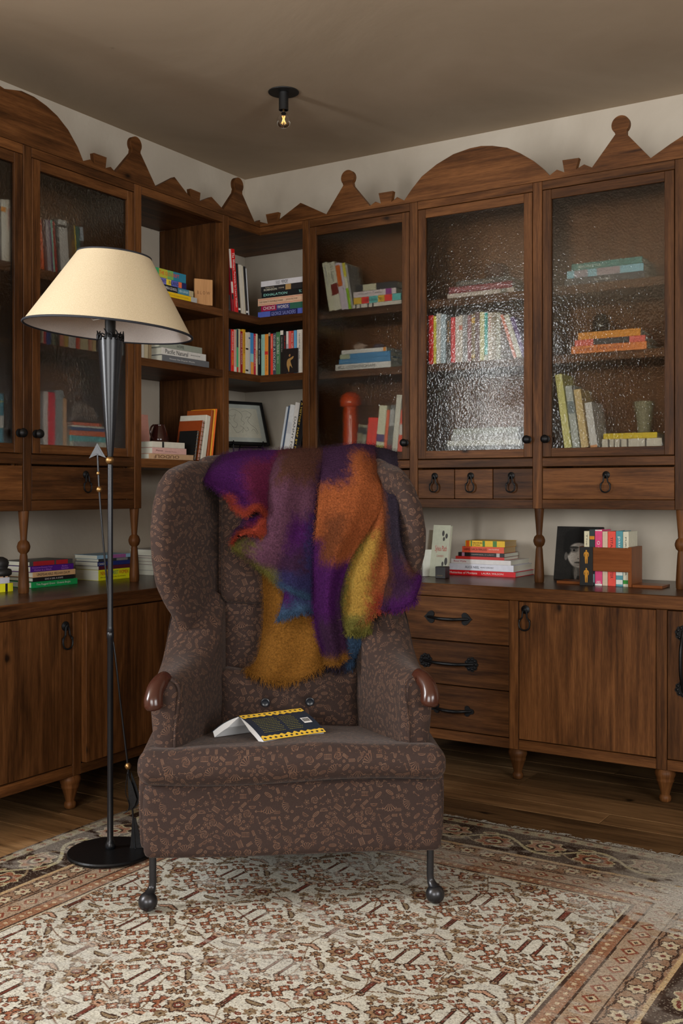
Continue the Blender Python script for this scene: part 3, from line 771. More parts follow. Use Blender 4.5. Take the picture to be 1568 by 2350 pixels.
# ---- corner unit, upper shelf
vrow('L', .012, SH1[1], [
 (525.6, 530.8, -2.9, 676, (40, 42, 46), 'short black book leaning at the post', {'w': .12}),
 (534.0, 539, -9.0, 571, (120, 18, 30), 'tall crimson and white picture book', {'w': .22, 'bands': [(.0, .3, (190, 185, 178)), (.32, .5, (45, 35, 35)), (.52, .7, (185, 180, 172)), (.72, .8, (40, 35, 35))]}),
 (539, 547.6, -9.0, 570, (175, 22, 22), 'tall bright red book with white lettering', {'w': .22, 'txt': [('The Writers', .06, .34, W_, .2, .85), ('Portraits by Laura Wilson', .36, .92, W_, .2, .85)]}),
 (547.8, 553.3, -7.1, 604, K_, 'slim black book next to the red one', {'w': .2, 'bands': [(.9, .94, W_)]}),
 (553.4, 555.6, -6.8, 608, (150, 142, 125), 'thin beige booklet beside the slim black book', {'w': .2}),
 (555.8, 561.8, -6.9, 607, (172, 168, 156), 'wide pale grey album', {'w': .2}),
 (562, 565, -6.7, 610, (165, 158, 140), 'thin cream booklet between album and black spine', {'w': .2}),
 (565.2, 570.4, -6.7, 611, (28, 27, 28), 'black paperback second from the end of the row', {'w': .2, 'bands': [(.92, .96, W_)]}),
 (570.6, 572.8, -6.4, 616, (160, 165, 170), 'thin blue grey booklet closing the leaning row', {'w': .2})],
 ', corner unit upper shelf', 'leaning books on the corner unit')
stack('R', .012, SH1[1], [
 (592, 696, 728.2, 715.2, (72, 88, 165), 'blue hardback with navy author plate, bottom of the stack', {'w': .15, 'bands': [(.28, .88, (28, 30, 78))], 'txt': [('GEORGE SAUNDERS', .30, .84, (120, 130, 185), .16, .8)]}),
 (599.5, 702, 713.3, 699.8, (40, 85, 70), 'crimson, indigo and green book with white title', {'w': .14, 'bands': [(0, .35, (130, 22, 62)), (.35, .65, (48, 52, 105))], 'txt': [('CHOICE', .05, .32, W_, .25, .8), ('WORDS', .37, .62, W_, .25, .8)]}),
 (592, 698, 699.6, 682.8, (185, 155, 130), 'thick peach paperback with two red rules', {'w': .14, 'txt': [("THE HEART'S INVISIBLE FURIES", .03, .55, (60, 40, 35), .38, .6), ('JOHN BOYNE', .62, .86, (60, 40, 35), .38, .6), ('________________', .0, .97, (170, 60, 45), .14, .18), ('________________', .0, .97, (170, 60, 45), .82, .86)], 'soft': True}),
 (600.5, 703, 678.8, 665.4, (20, 24, 26), 'black hardback with pale green spaced title', {'w': .14, 'txt': [('EXHALATION', .05, .58, (130, 190, 180), .3, .72), ('TC', .84, .90, (130, 190, 180), .3, .72)]}),
 (599, 703, 665.2, 652.4, (34, 33, 34), 'black hardback with a pale gold fruit on its spine', {'w': .14, 'bands': [(.55, .67, (150, 120, 75))], 'txt': [('MARILYNNE', .1, .3, (165, 155, 135), .68, .86), ('ROBINSON', .07, .36, (205, 195, 175), .2, .56), ('HOME', .40, .52, (170, 160, 140), .35, .58)]}),
 (599, 701, 652, 639.6, (178, 178, 182), 'white hardback with small dark print, top of the stack', {'w': .14, 'txt': [('THE HOUSE OF', .34, .44, (90, 90, 95), .15, .8), ('MEMORY', .47, .62, (60, 60, 65), .15, .85)]})],
 ' in the corner', 'stacked novels on the corner unit')

# ---- corner unit, middle shelf: paperbacks
def tt(s, a=.06, b=.8, c=W_, e0=.3, e1=.72): return {'txt': [(s, a, b, c, e0, e1)], 'w': .13, 'soft': True}
vrow('L', .010, SH2[1], [
 (526, 530.1, 0, 755, (30, 34, 62), 'navy paperback, first in the row', {'w': .13}),
 (530.3, 537.2, 0, 755.5, (190, 38, 30), 'red paperback with yellow and white title', {'w': .13, 'txt': [('FIVE DAYS GONE', .05, .5, W_), ('LAURA CUMMING', .55, .85, (215, 170, 60))]}),
 (537.4, 543, 0, 756, (180, 140, 130), 'pale pink paperback near the post', {'w': .13, 'bands': [(.88, 1, (190, 185, 180))]}),
 (543.2, 547.6, 0, 755.5, (60, 150, 105), 'paperback half navy and half green', {'w': .13, 'bands': [(0, .42, (35, 50, 62)), (.88, 1, (175, 50, 45))]}),
 (547.8, 551.8, 0, 755, (178, 168, 135), 'cream paperback between green and dark red', {'w': .13}),
 (552, 557.3, 0, 760, (125, 25, 30), 'dark red paperback with pale title', tt('LEAVING ATLANTA')),
 (557.5, 563.6, 0, 755.5, (185, 140, 35), 'mustard yellow paperback with dark title', {'w': .13, 'txt': [('WASHINGTON BLACK', .08, .55, (50, 35, 20)), ('ESI EDUGYAN', .6, .92, (240, 200, 90))]}),
 (563.8, 570.3, 0, 762.4, (180, 176, 162), 'white paperback with two black marks', {'w': .13, 'bands': [(.38, .42, K_), (.9, .94, K_)]}),
 (570.5, 574.8, 0, 762.4, (165, 165, 160), 'light grey slim paperback', {'w': .13, 'bands': [(.12, .16, (60, 80, 110))]}),
 (575, 582.5, 0, 763.5, (50, 120, 175), 'bright blue paperback with orange foot', {'w': .13, 'bands': [(.5, .7, (120, 175, 180)), (.7, 1, (205, 135, 60))]}),
 (582.7, 587.6, 0, 765.8, (160, 20, 50), 'crimson paperback with white title', tt('MAGGIE OFARRELL')),
 (587.8, 591.6, 0, 765.8, (185, 180, 155), 'cream paperback with floral speckles', {'w': .13, 'bands': [(.4, .6, (170, 150, 110))]}),
 (591.8, 598.4, 0, 768, (24, 24, 24), 'black paperback at the inside corner with white capitals', {'w': .13, 'txt': [('MICHAEL ERIC DYSON', .1, .72, W_, .3, .7)]})],
 ', corner unit middle shelf', 'paperbacks on the corner unit')
vrow('R', .010, SH2[1], [
 (599.6, 607.6, 0, 768, (125, 165, 155), 'mint green paperback beside the inside corner', {'w': .13, 'txt': [('JOHN UPDIKE', .1, .4, (50, 80, 80), .35, .6)]}),
 (607.8, 616, 0, 767.3, (215, 125, 45), 'orange paperback with small red bird', {'w': .13, 'bands': [(.42, .5, (180, 40, 30))], 'txt': [('THE GOOD SON', .52, .9, (90, 50, 20), .35, .62)]}),
 (616.2, 620.8, 0, 764, (30, 28, 28), 'black paperback with beige top', {'w': .13, 'bands': [(0, .08, (140, 130, 110))]}),
 (621, 626.6, 0, 766.4, (205, 55, 42), 'scarlet paperback between two dark ones', {'w': .13, 'txt': [('CONVERSATIONS', .05, .36, (235, 190, 170))]}),
 (626.8, 633.4, 0, 764.7, (50, 60, 72), 'charcoal paperback with white block letters', {'w': .13, 'txt': [('TOO LOUD', .04, .32, W_, .15, .85), ('A SOLITUDE', .36, .9, W_, .15, .85)]}),
 (633.6, 643.2, 0, 762.4, (62, 105, 72), 'green paperback with white handwritten title', {'w': .13, 'txt': [('GET in TROUBLE', .12, .52, W_, .25, .75), ('Kelly Link', .58, .75, W_, .3, .65)]}),
 (643.4, 650.8, 0, 759, (26, 26, 26), 'black paperback with a white top label', {'w': .13, 'bands': [(0, .10, (190, 188, 180))], 'txt': [('I Know What Day', .14, .5, W_, .35, .65)]}),
 (651, 657, 0, 761.2, (28, 26, 28), 'black paperback with red title above the dark card', {'w': .13, 'txt': [('SAD JANET', .1, .45, (200, 40, 40))]}),
 (657.2, 662.1, 0, 760.7, (150, 155, 165), 'pale grey blue paperback above the dark card', {'w': .13, 'bands': [(0, .3, (195, 195, 190))]}),
 (662.3, 667.8, 0, 760, (210, 80, 75), 'coral paperback above the dark card', {'w': .13}),
 (668, 674.2, 0, 759.5, (165, 55, 45), 'brick red paperback with white script title', {'w': .13, 'txt': [('Sweet talk', .06, .42, W_, .25, .8)]}),
 (674.4, 680.4, 0, 758.4, (80, 140, 180), 'sky blue paperback second from the end', {'w': .13}),
 (681.6, 694.8, 0, 757.2, (185, 182, 175), 'wide white paperback ending the row', {'w': .13, 'txt': [("THE O.HENRY PRIZE", .08, .45, (70, 70, 70), .35, .6), ('STORIES', .5, .68, (70, 70, 70), .35, .6)]})],
 ', corner unit middle shelf', 'paperbacks on the corner unit')
# small dark picture card leaning on the paperbacks
u0, z1 = UZ('R', 650.5, 805.5, -.004); u1, _ = UZ('R', 684.5, 805.5, -.004)
b = MB(); b.box(0, u1-u0, 0, .004, 0, .128, .0006)
o = b.build('picture_card', M_COVER, None, color=bright((26, 22, 22), 1.6)); o.matrix_world = Matrix.Translation(WP('R', u0, -.0055, SH2[1]+.0006)); tag(o, 'small dark card with a bare figure, leaning on paperbacks', 'card')
W2 = u1-u0
def blob(parent, pts, col, yf=-.0006, name='printed_figure', k=BK, n=40, M=None):
    P = catmull([(a, 0, c) for a, c in pts], n, True); b = MB(); v = [(p[0], yf, p[2]) for p in P]
    ar = sum(v[i][0]*v[(i+1) % n][2]-v[(i+1) % n][0]*v[i][2] for i in range(n))
    b.add(v if ar > 0 else v[::-1], [list(range(n))]); return b.build(name, M_COVER, parent, color=bright(col, k), M=M)
blob(o, [(W2*x, .128*y) for x, y in [(.24,.36),(.3,.55),(.5,.62),(.7,.68),(.66,.58),(.5,.5),(.58,.3),(.62,.2),(.46,.3),(.40,.04),(.3,.2)]], (150, 118, 70))
blob(o, [(W2*x, .128*y) for x, y in [(.38,.72),(.46,.78),(.5,.72),(.44,.66)]], (140, 105, 70))

# ---- corner unit, lowest shelf: framed line drawing on a stand and leaning albums
u0, zt = UZ('R', 522, 926, .10)
fw, fh = .315, .262
t = thing('framed_drawing', 'black framed abstract line drawing on a small black stand in the corner', 'picture', (0, 0, 0))
th_ = math.radians(70); xr, zr_ = onR(621, 1022, -.105)
M = Matrix.Translation((xr-fw*math.cos(th_), -.105-fw*math.sin(th_), zr_)) @ Matrix.Rotation(th_, 4, 'Z') @ Matrix.Rotation(math.radians(-19), 4, 'X')
t.matrix_world = M
b = MB(); e = .017
b.box(0, e, 0, .02, 0, fh, .001); b.box(fw-e, fw, 0, .02, 0, fh, .001); b.box(e, fw-e, 0, .02, 0, e, .001); b.box(e, fw-e, 0, .02, fh-e, fh, .001)
b.build('frame', M_BLACK, t)
b = MB(); b.box(e-.002, fw-e+.002, .008, .014, e-.002, fh-e+.002, .0002); b.build('mount', M_COVER, t, color=bright((160, 165, 158), 1.5))
b = MB(); b.add([(.045, .0076, .045), (fw-.045, .0076, .045), (fw-.045, .0076, fh-.04), (.045, .0076, fh-.04)], [[0,1,2,3]]); b.build('paper', M_COVER, t, color=bright((178, 176, 160), 1.5))
b = MB()
for pts in ([(.06,.16),(.09,.175),(.12,.165),(.135,.145),(.125,.125),(.14,.11),(.13,.10)], [(.06,.15),(.08,.14),(.10,.15),(.085,.12),(.10,.105),(.09,.085),(.07,.09)],
            [(.135,.165),(.16,.17),(.185,.155),(.17,.135),(.16,.12),(.175,.10),(.195,.085),(.205,.06)], [(.06,.11),(.075,.085),(.09,.06),(.115,.07),(.13,.085),(.12,.06)],
            [(.115,.095),(.13,.085),(.14,.07),(.155,.075),(.15,.09)], [(.15,.13),(.16,.14),(.175,.135)], [(.17,.07),(.185,.08),(.2,.055)], [(.055,.17),(.058,.10)], [(.062,.17),(.066,.12)]):
    P = catmull([(x*fw/.255, .0074, z*fh/.215) for x, z in pts], 26); b.tube(P, .0006, 4)
b.build('ink_lines', M_BLACK, t)
b = MB()
DZ = zr_-SH3[1]
iv = Matrix.Rotation(math.radians(19), 4, 'X')
for xx in (.06, fw-.06):
    b.tube([(xx, -.020, .014), (xx, -.020, -.002), (xx, .0, -.004), (xx, .03, -.006), (xx, .034, fh*.7)], .0035, 8)
    b.tube([tuple(iv @ Vector((xx, -.012, .004))), tuple(iv @ Vector((xx, -.022, -DZ+.004)))], .004, 8)
b.tube([tuple(iv @ Vector((fw/2, .05, .08))), tuple(iv @ Vector((fw/2, .10, -DZ+.004)))], .004, 8)
b.tube([(.03, .03, -.005), (fw-.03, .03, -.005)], .0035, 8)
b.build('stand', M_IRON, t)
vrow('R', .05, SH3[1], [
 (637.5, 642, 21, 933, (165, 172, 178), 'pale blue white album, first of the leaning albums', {'w': .2}),
 (642.2, 646, 21, 931, (58, 72, 92), 'slim slate blue album', {'w': .2}),
 (646.2, 657, 21, 928, (178, 182, 184), 'white album with faint bands', {'w': .2, 'bands': [(.3, .5, (165, 168, 172))]}),
 (657.2, 668, 21, 923, (184, 184, 182), 'white album with large black title', {'w': .2, 'txt': [('DANNY FOX', .24, .86, (40, 42, 48), .25, .72)]}),
 (668.2, 677, 21, 919, (24, 24, 26), 'black album with yellow title', {'w': .2, 'txt': [('A HISTORY', .03, .4, (195, 165, 70), .25, .75), ('MAP BY MAP', .44, .9, (195, 165, 70), .25, .75)]}),
 (677.2, 685, 20, 926, (22, 22, 24), 'plain black album against the post', {'w': .2})],
 ', corner unit lowest shelf', 'albums leaning beside the framed drawing')

# ---- open bay beside the lamp
stack('L', .015, SH1[1], [
 (350, 452, 675.6, 662.2, (200, 160, 20), 'yellow book with grey foot, bottom of the stack', {'w': .16, 'bands': [(.86, 1, (150, 152, 150))], 'txt': [('BEST OF ALL IDEALISTS AT WORK', .34, .8, (150, 120, 30), .38, .62)]}),
 (346, 444, 660.5, 646.5, (60, 110, 130), 'black and teal hardback with white title', {'w': .15, 'bands': [(0, .62, (24, 26, 30)), (.89, 1, (150, 140, 110))], 'txt': [('THE TOPEKA SCHOOL', .2, .6, W_, .3, .75), ('BEN LERNER', .66, .87, (170, 190, 195), .3, .7)]}),
 (333, 428, 642.5, 628.5, (30, 32, 80), 'patchwork blue, yellow and orange paperback', {'w': .14, 'bands': [(.0, .2, (160, 120, 110)), (.2, .5, (95, 95, 160)), (.5, .62, (205, 175, 50)), (.62, .8, (80, 85, 155)), (.8, .88, (195, 95, 60))], 'txt': [('TEA OBREHT', .06, .5, (40, 35, 60), .2, .8), ('INLAND', .56, .8, (30, 30, 60), .2, .8)]}),
 (352.5, 427, 628.5, 607.6, (35, 105, 130), 'rainbow coloured novel with red title, top of the stack', {'w': .14, 'bands': [(0, .16, (50, 130, 85)), (.16, .42, (150, 150, 50)), (.42, .6, (95, 145, 80))], 'txt': [('THE OLD-DRIFT', .16, .78, (185, 40, 35), .35, .75)]})],
 ' in the open bay', 'stacked novels in the open bay')
b = MB(); b.box(-.047, .047, 0, .012, 0, .128, .001, grain=2); o = b.build('wooden_plaque', W_PALE, None)
u, _ = UZ('L', 470, 700, .005); o.matrix_world = Matrix.Translation(WP('L', u, .012, SH1[1]+.0005)) @ Matrix.Rotation(math.pi/2-.55, 4, 'Z')
tag(o, 'small pale wooden plaque stamped BLOW at the shelf edge', 'plaque')
lettering(o, 'B L O W', (-.033, .033, .052, .068), (95, 60, 30), False, -.0008)
vrow('L', .03, SH2[1], [
 (325.5, 331, 0, 730, (170, 168, 160), 'white album half hidden by the post', {'w': .2}),
 (331.5, 340, 1, 735, (155, 145, 120), 'cream album under the lampshade rim', {'w': .2}),
 (341.5, 348, 1, 740, (120, 105, 80), 'tan album leaning next to the white stack', {'w': .2})],
 ', open bay middle shelf', 'albums in the open bay')
stack('L', .02, SH2[1], [
 (372.5, 480, 826.8, 811, (85, 88, 92), 'grey marbled album with white title', {'w': .24, 'txt': [('Vincent Van Duysen Works', .14, .68, W_, .36, .64)]}),
 (371, 473, 810.5, 794.5, (180, 180, 176), 'white album with tall black title', {'w': .24, 'txt': [('Pacific Natural', .08, .58, (30, 30, 32), .2, .85), ('JENNI KAYNE', .64, .86, (70, 70, 72), .4, .6)]}),
 (366, 464, 793.4, 779, (125, 132, 122), 'sage grey album on top of the white album', {'w': .2, 'txt': [('HOME', .4, .56, (60, 65, 60), .25, .75)]})],
 ' in the open bay', 'stacked albums in the open bay')
zz = stack('L', .012, SH3[1], [
 (342, 445, 1051.2, 1038.6, (165, 135, 105), 'tan album with brown spaced capitals upside down', {'w': .19, 'txt': [('OUDOLF', .1, .66, (75, 45, 30), .2, .8, True)]}),
 (350, 428, 1038.8, 1024.6, (178, 142, 135), 'pink paperback under the white one', {'w': .18, 'txt': [('Matisse', .1, .3, (90, 60, 60), .4, .65), ('and the Fauves', .36, .7, (120, 90, 90), .3, .5)]}),
 (349, 424, 1025.4, 1011.8, (178, 174, 162), 'off white paperback with one black mark, under the jug', {'w': .18, 'bands': [(.3, .36, K_)]})],
 ' in the open bay', 'small stack below the brown jug')
# brown jug
u, _ = UZ('L', 362, 1000, .12); t = thing('jug', 'glossy dark brown pottery jug standing on the small book stack', 'jug', WP('L', u, .11, zz+.0005), math.pi/2)
M_JUG = plain('brown_glaze', (0.035, 0.008, 0.006), 0.16, spec=0.6)
b = MB(); b.lathe([(.001, .001), (.042, .001), (.046, .006), (.045, .02), (.036, .055), (.027, .080), (.026, .084), (.028, .088), (.024, .087), (.023, .078), (.03, .055), (.035, .02)], 28); b.build('body', M_JUG, t, smooth=True)
b = MB(); P = catmull([(-.024, 0, .076), (-.040, 0, .083), (-.058, 0, .070), (-.062, 0, .045), (-.052, 0, .025), (-.040, 0, .016)], 26); b.tube(P, .0045, 8); b.build('handle', M_JUG, t, smooth=True)
# pink board against the wall
u, _ = UZ('L', 326, 960, .38); 
b = MB(); b.box(-.14, .075, 0, .006, 0, .245, .001); o = b.build('pink_board', M_COVER, None, color=bright((165, 118, 105), 1.9))
o.matrix_world = Matrix.Translation(WP('L', UZ('L', 333, 960, .38)[0]-.02, .385, SH3[1]+.001)) @ Matrix.Rotation(math.pi/2, 4, 'Z') @ Matrix.Rotation(math.radians(-6), 4, 'X'); tag(o, 'tall dusty pink board leaning on the white wall', 'board')
# notebooks leaning on the side panel
def notebook(bl, br, sh, yt, d, wd, col, label, rings=False, fixed=None):
    u0 = UZ('L', bl, 1055, d)[0]; u1 = UZ('L', br, 1055, d)[0]; ut, zt = UZ('L', bl+sh, yt, d); h = zt-SH3[1]; ang = fixed or math.atan2(ut-u0, h)
    t = u1-u0; c = MB(); c.box(0, .003, 0, wd, 0, h, .002); c.box(t-.003, t, 0, wd, 0, h, .002)
    if not rings: c.box(.0015, t-.0015, -.001, .003, 0, h, .001)
    o = c.build('notebook', M_COVER, None, color=bright(col, BK))
    o.matrix_world = Matrix.Translation(WP('L', u0, d, SH3[1]+max(0, t*math.sin(ang))+.0004)) @ Matrix.Rotation(math.pi/2, 4, 'Z') @ Matrix.Rotation(ang, 4, 'Y'); tag(o, label, 'notebook', 'notebooks leaning in the open bay')
    p = MB(); p.box(.003, t-.003, .003, wd-.004, .002, h-.002, .0002); p.uv = [[(b_, a_) for a_, b_ in u] if u else None for u in p.uv]; p.build('page_block', M_PAGE, o, color=bright((215, 212, 205), 1.6))
    if rings:
        for k in range(9):
            r = MB(); P = [(t/2+(t*.5+.002)*math.cos(a), .001+.006*math.sin(a), h*(.06+.11*k)) for a in np.linspace(0, 2*math.pi, 12, endpoint=False)]; r.tube(P, .0013, 6, closed=True); r.build('binding_ring', M_GOLD, o, smooth=True)
notebook(446, 449.5, 8, 988, .004, .115, (18, 18, 18), 'black ring-bound notebook, smallest of the leaning notebooks', True)
notebook(453, 457, 12.5, 964, .006, .15, (120, 52, 20), 'russet ring-bound notebook behind the black one', True)
notebook(461.5, 471.5, 13, 953, .010, .17, (178, 175, 162), 'off white cloth notebook leaning behind the russet one')
notebook(475, 480.6, 17, 941, .010, .16, (130, 62, 20), 'brown card folder behind the off white notebook', fixed=.150)
notebook(481.4, 484.3, 17.5, 939, .010, .155, (225, 140, 30), 'thin amber folder behind the brown one', fixed=.150)
notebook(485.0, 487.8, 17.5, 938, .010, .15, (235, 85, 15), 'thin vivid orange folder against the side panel', fixed=.150)

# ---- behind the glass, left wall
gd = .045
vrow('L', gd, SH1[1], [
 (94.5, 100, -4, 505, (190, 75, 35), 'orange and red book at the door stile', {}),
 (100.2, 108, -6, 504, (65, 25, 22), 'dark maroon book', {}),
 (108.2, 116.5, -8, 503, (140, 132, 140), 'lilac grey book', {}),
 (116.7, 120.4, -8, 504, (85, 30, 85), 'slim purple book', {}),
 (120.6, 124.6, -9, 505, (115, 165, 155), 'slim pale turquoise book', {}),
 (124.8, 130, -9, 507, (130, 35, 28), 'brick red slim book', {}),
 (130.2, 138, -9, 502, (40, 46, 50), 'charcoal book before the white one', {}),
 (138.2, 158.5, -10, 502, (185, 188, 195), 'broad white book with two black squares', {'bands': [(.09, .14, K_), (.92, .95, K_)]}),
 (158.7, 166, -9, 512, (50, 44, 38), 'black book with pale print', {'bands': [(.15, .9, (95, 85, 70))]}),
 (166.2, 174.4, -8, 514, (92, 66, 32), 'brown book beside the yellow spine', {'bands': [(0, .3, (55, 42, 34))]}),
 (174.6, 177.4, -6, 517, (200, 150, 30), 'very thin yellow book', {}),
 (177.6, 186.5, -6, 519, (22, 75, 65), 'dark green book with pale lettering', {'bands': [(.15, .9, (50, 100, 90))]}),
 (186.7, 195, -5, 521, (50, 44, 46), 'black book with pale blue top, end of row', {'bands': [(0, .27, (150, 165, 180))]})],
 ', upper shelf behind the lampshade', 'books behind the left glass door')
vrow('L', gd, SH2[1], [
 (94.5, 98.5, 0, 677, (175, 172, 165), 'white slim book nearest the door stile', {}),
 (98.7, 104, 0, 680, (175, 35, 40), 'red slim book', {}),
 (104.2, 115.5, 0, 678, (30, 55, 130), 'royal blue book', {}),
 (115.7, 126, 0, 690, (80, 90, 75), 'mottled green black book', {}),
 (126.2, 135, 0, 690, (35, 42, 38), 'near black green book', {}),
 (135.2, 145, 0, 690, (185, 110, 100), 'salmon pink book', {}),
 (145.2, 154.5, 0, 690, (175, 145, 55), 'ochre yellow book', {}),
 (154.7, 172, 0, 690, (178, 172, 172), 'broad white book', {}),
 (172.2, 181.5, 0, 690, (195, 60, 40), 'vermilion book', {}),
 (181.7, 200, 0, 690, (165, 155, 125), 'broad cream book', {}),
 (200.2, 210, 0, 690, (150, 100, 80), 'tan and black book', {}),
 (210.2, 218, 0, 690, (170, 150, 110), 'pale tan book', {}),
 (218.2, 228, 0, 690, (40, 42, 46), 'black grey book touching the lamp cone', {}),
 (272, 282, 0, 700, (140, 150, 158), 'silver grey book standing alone at the hinge side', {})],
 ', just under the lampshade rim', 'books behind the left glass door')
vrow('L', gd, 1.4355, [
 (98, 108.5, 0, 898, (185, 165, 165), 'white and pink book', {}),
 (108.7, 125, 0, 900, (190, 25, 45), 'bright crimson book', {}),
 (125.2, 142.5, 0, 895, (110, 118, 122), 'broad slate grey book', {}),
 (142.7, 151, 0, 915, (165, 125, 90), 'tan book beside the flat stack', {})],
 ', lowest shelf behind the left door knob', 'books behind the left glass door')
zz = stack('L', gd, 1.4355, [
 (158, 243, 1026, 1013.4, (175, 172, 160), 'white book with dark print, bottom of the stack', {'w': .15, 'bands': [(.1, .7, (140, 130, 130))]}),
 (157, 241, 1012.6, 1000, (70, 145, 150), 'turquoise book in the stack', {'w': .15}),
 (157, 243, 999.8, 987.8, (190, 75, 25), 'orange book below the navy one', {'w': .15}),
 (161, 242, 987.4, 980.4, (25, 50, 95), 'navy book below the top two', {'w': .15}),
 (161, 236, 980.2, 975.6, (185, 185, 165), 'cream slim book second from the top', {'w': .15}),
 (164, 230, 975.4, 968.6, (185, 75, 35), 'rust orange slim book, top of the stack', {'w': .15})],
 ' behind the left glass', 'flat stack behind the left glass door')
u, _ = UZ('L', 182, 960, gd+.07)
b = MB()
P = catmull([(-.06, 0, .002), (-.052, 0, .035), (-.03, 0, .06), (0, .01, .066), (.035, 0, .055), (.06, 0, .03), (.072, 0, .004)], 30); b.tube(P, [.012+.010*math.sin(math.pi*i/29) for i in range(30)], 10)
P = catmull([(-.05, .02, .004), (-.01, .02, .03), (.03, .015, .032), (.05, .02, .004)], 20); b.tube(P, .010, 8)
M_TAN = plain('tan_stoneware', (0.28, 0.19, 0.14), 0.7); t = b.build('arched_sculpture', M_TAN, None, WP('L', u, gd+.07, zz+.009), math.pi/2, smooth=True); tag(t, 'tan arched ceramic sculpture on the flat stack behind the left glass', 'sculpture')
vrow('L', gd, SH1[1], [
 (-22, 2, -2, 462, (40, 38, 40), 'black book cut by the picture edge', {}),
 (2.2, 13.5, -2, 457, (172, 172, 168), 'white book with a small orange mark', {'bands': [(.12, .2, (200, 130, 60))]}),
 (13.7, 27.8, -3, 457, (172, 165, 155), 'white book with red title', {'txt': [('Legend of JR', .15, .45, (165, 25, 45), .2, .8)]})],
 ', upper shelf at the left picture edge', 'books at the left picture edge')
vrow('L', gd, 1.4355, [(-20, 6.5, 0, 901, (40, 95, 115), 'teal book cut by the picture edge', {'bands': [(.15, .18, (150, 145, 70)), (.45, .7, (175, 175, 175))]})], ', lowest shelf', 'books at the left picture edge')

# ---- behind the glass, cupboard with the orange lamp
vrow('R', gd, SH1[1], [
 (757, 768.6, -20, 604, (172, 172, 155), 'blue-speckled white book, first of the leaners', {'txt': [('Sunshine Girl', .05, .5, (90, 100, 120))]}),
 (768.8, 785.4, -21.5, 604, (178, 178, 160), 'white book with a dark maroon oval', {'bands': [(.45, .68, (100, 35, 30))], 'txt': [('101 Salads', .04, .42, (60, 70, 60))]}),
 (785.6, 796.4, -18, 605, (165, 155, 168), 'lilac book with an orange bar', {'bands': [(.05, .5, (180, 90, 30))]}),
 (796.6, 801.5, -14, 604, (165, 160, 175), 'thin violet grey book', {}),
 (801.7, 808.6, -14, 604, (185, 185, 150), 'white book with lime green and yellow edges', {'bands': [(.55, 1, (120, 160, 30)), (0, .3, (190, 180, 60))]}),
 (809, 813, -10, 607, (130, 130, 128), 'grey book whose cover shows red and green rays', {'w': .12})],
 ', upper shelf left of the flat stack', 'leaning books behind the glass')
stack('R', gd, SH1[1], [
 (812, 922, 710, 700.6, (160, 155, 148), 'white book with black tick marks, bottom', {'bands': [(.04, .07, K_), (.14, .16, K_), (.3, .33, K_), (.4, .43, K_)]}),
 (813, 921, 700.4, 685, (70, 140, 140), 'book in red, yellow and turquoise blocks', {'bands': [(0, .17, (185, 150, 45)), (.17, .33, (190, 35, 30)), (.52, .66, (190, 150, 40)), (.66, .82, (190, 35, 30))], 'txt': [('GREEN-SANG', .2, .5, K_), ('MEALS', .54, .64, K_)]}),
 (812.5, 910, 684, 671, (165, 155, 158), 'lavender white book with purple bloom', {'bands': [(.76, .9, (120, 40, 115))], 'txt': [('Antoni + Tansy', .1, .66, (60, 50, 60))]}),
 (817.5, 912, 668, 653, (30, 30, 32), 'black and cream block striped book, top', {'bands': [(.18, .5, (170, 168, 145))]})],
 ' behind the glass next to the leaning books', 'flat stack behind the glass')
zz = stack('R', gd, SH2[1], [
 (771, 898, 852, 838, (178, 178, 180), 'white book with large black capitals, bottom', {'txt': [('BILL CUNNINGHAM', .05, .72, (35, 35, 40), .25, .75)]}),
 (779.5, 897, 836, 825, (52, 100, 140), 'blue book above the white one', {'txt': [('WATER LIFE', .06, .26, (140, 170, 190), .4, .65)]}),
 (781.5, 897, 825, 813.6, (48, 98, 138), 'blue book with pale green end', {'bands': [(0, .2, (150, 160, 140))]}),
 (785, 888, 814, 805, (182, 184, 178), 'white book with orange end, top', {'bands': [(.93, .99, (190, 120, 40))]})],
 ' below the two rocks', 'flat stack below the rocks')
def rock(px, d, z, r, mat, label, frame='R', seed=1, sq=.7):
    rr = np.random.default_rng(seed); b = MB(); n, m = 16, 10; G = []
    for i in range(m+1):
        th = math.pi*i/m; row = []
        for j in range(n):
            a = 2*math.pi*j/n; k = 1+.28*math.sin(3*a+seed)*math.sin(th)+.22*math.sin(5*a+2*th+seed*2)+.12*rr.standard_normal()*math.sin(th)
            row.append((r*1.25*k*math.sin(th)*math.cos(a), r*.8*k*math.sin(th)*math.sin(a), r*sq*(1+math.cos(math.pi-th)*.98*(1+.15*math.sin(4*a)))))
        G.append(row)
    b.grid(G, closed_u=True); u, _ = UZ(frame, px, 700, d)
    o = b.build('rock', mat, None, WP(frame, u, d, z+.001), FR(frame), smooth=True); return tag(o, label, 'rock')
rock(830, .10, zz, .026, plain('pink_calcite', (0.50, 0.36, 0.28), 0.6, bump=.4, bscale=90), 'pinkish beige crystal lump on the blue and white books', seed=3)
rock(871, .11, zz, .024, plain('amethyst', (0.16, 0.13, 0.17), 0.45, bump=.5, bscale=120), 'dusky purple grey mineral lump beside the pink one', seed=6, sq=.55)
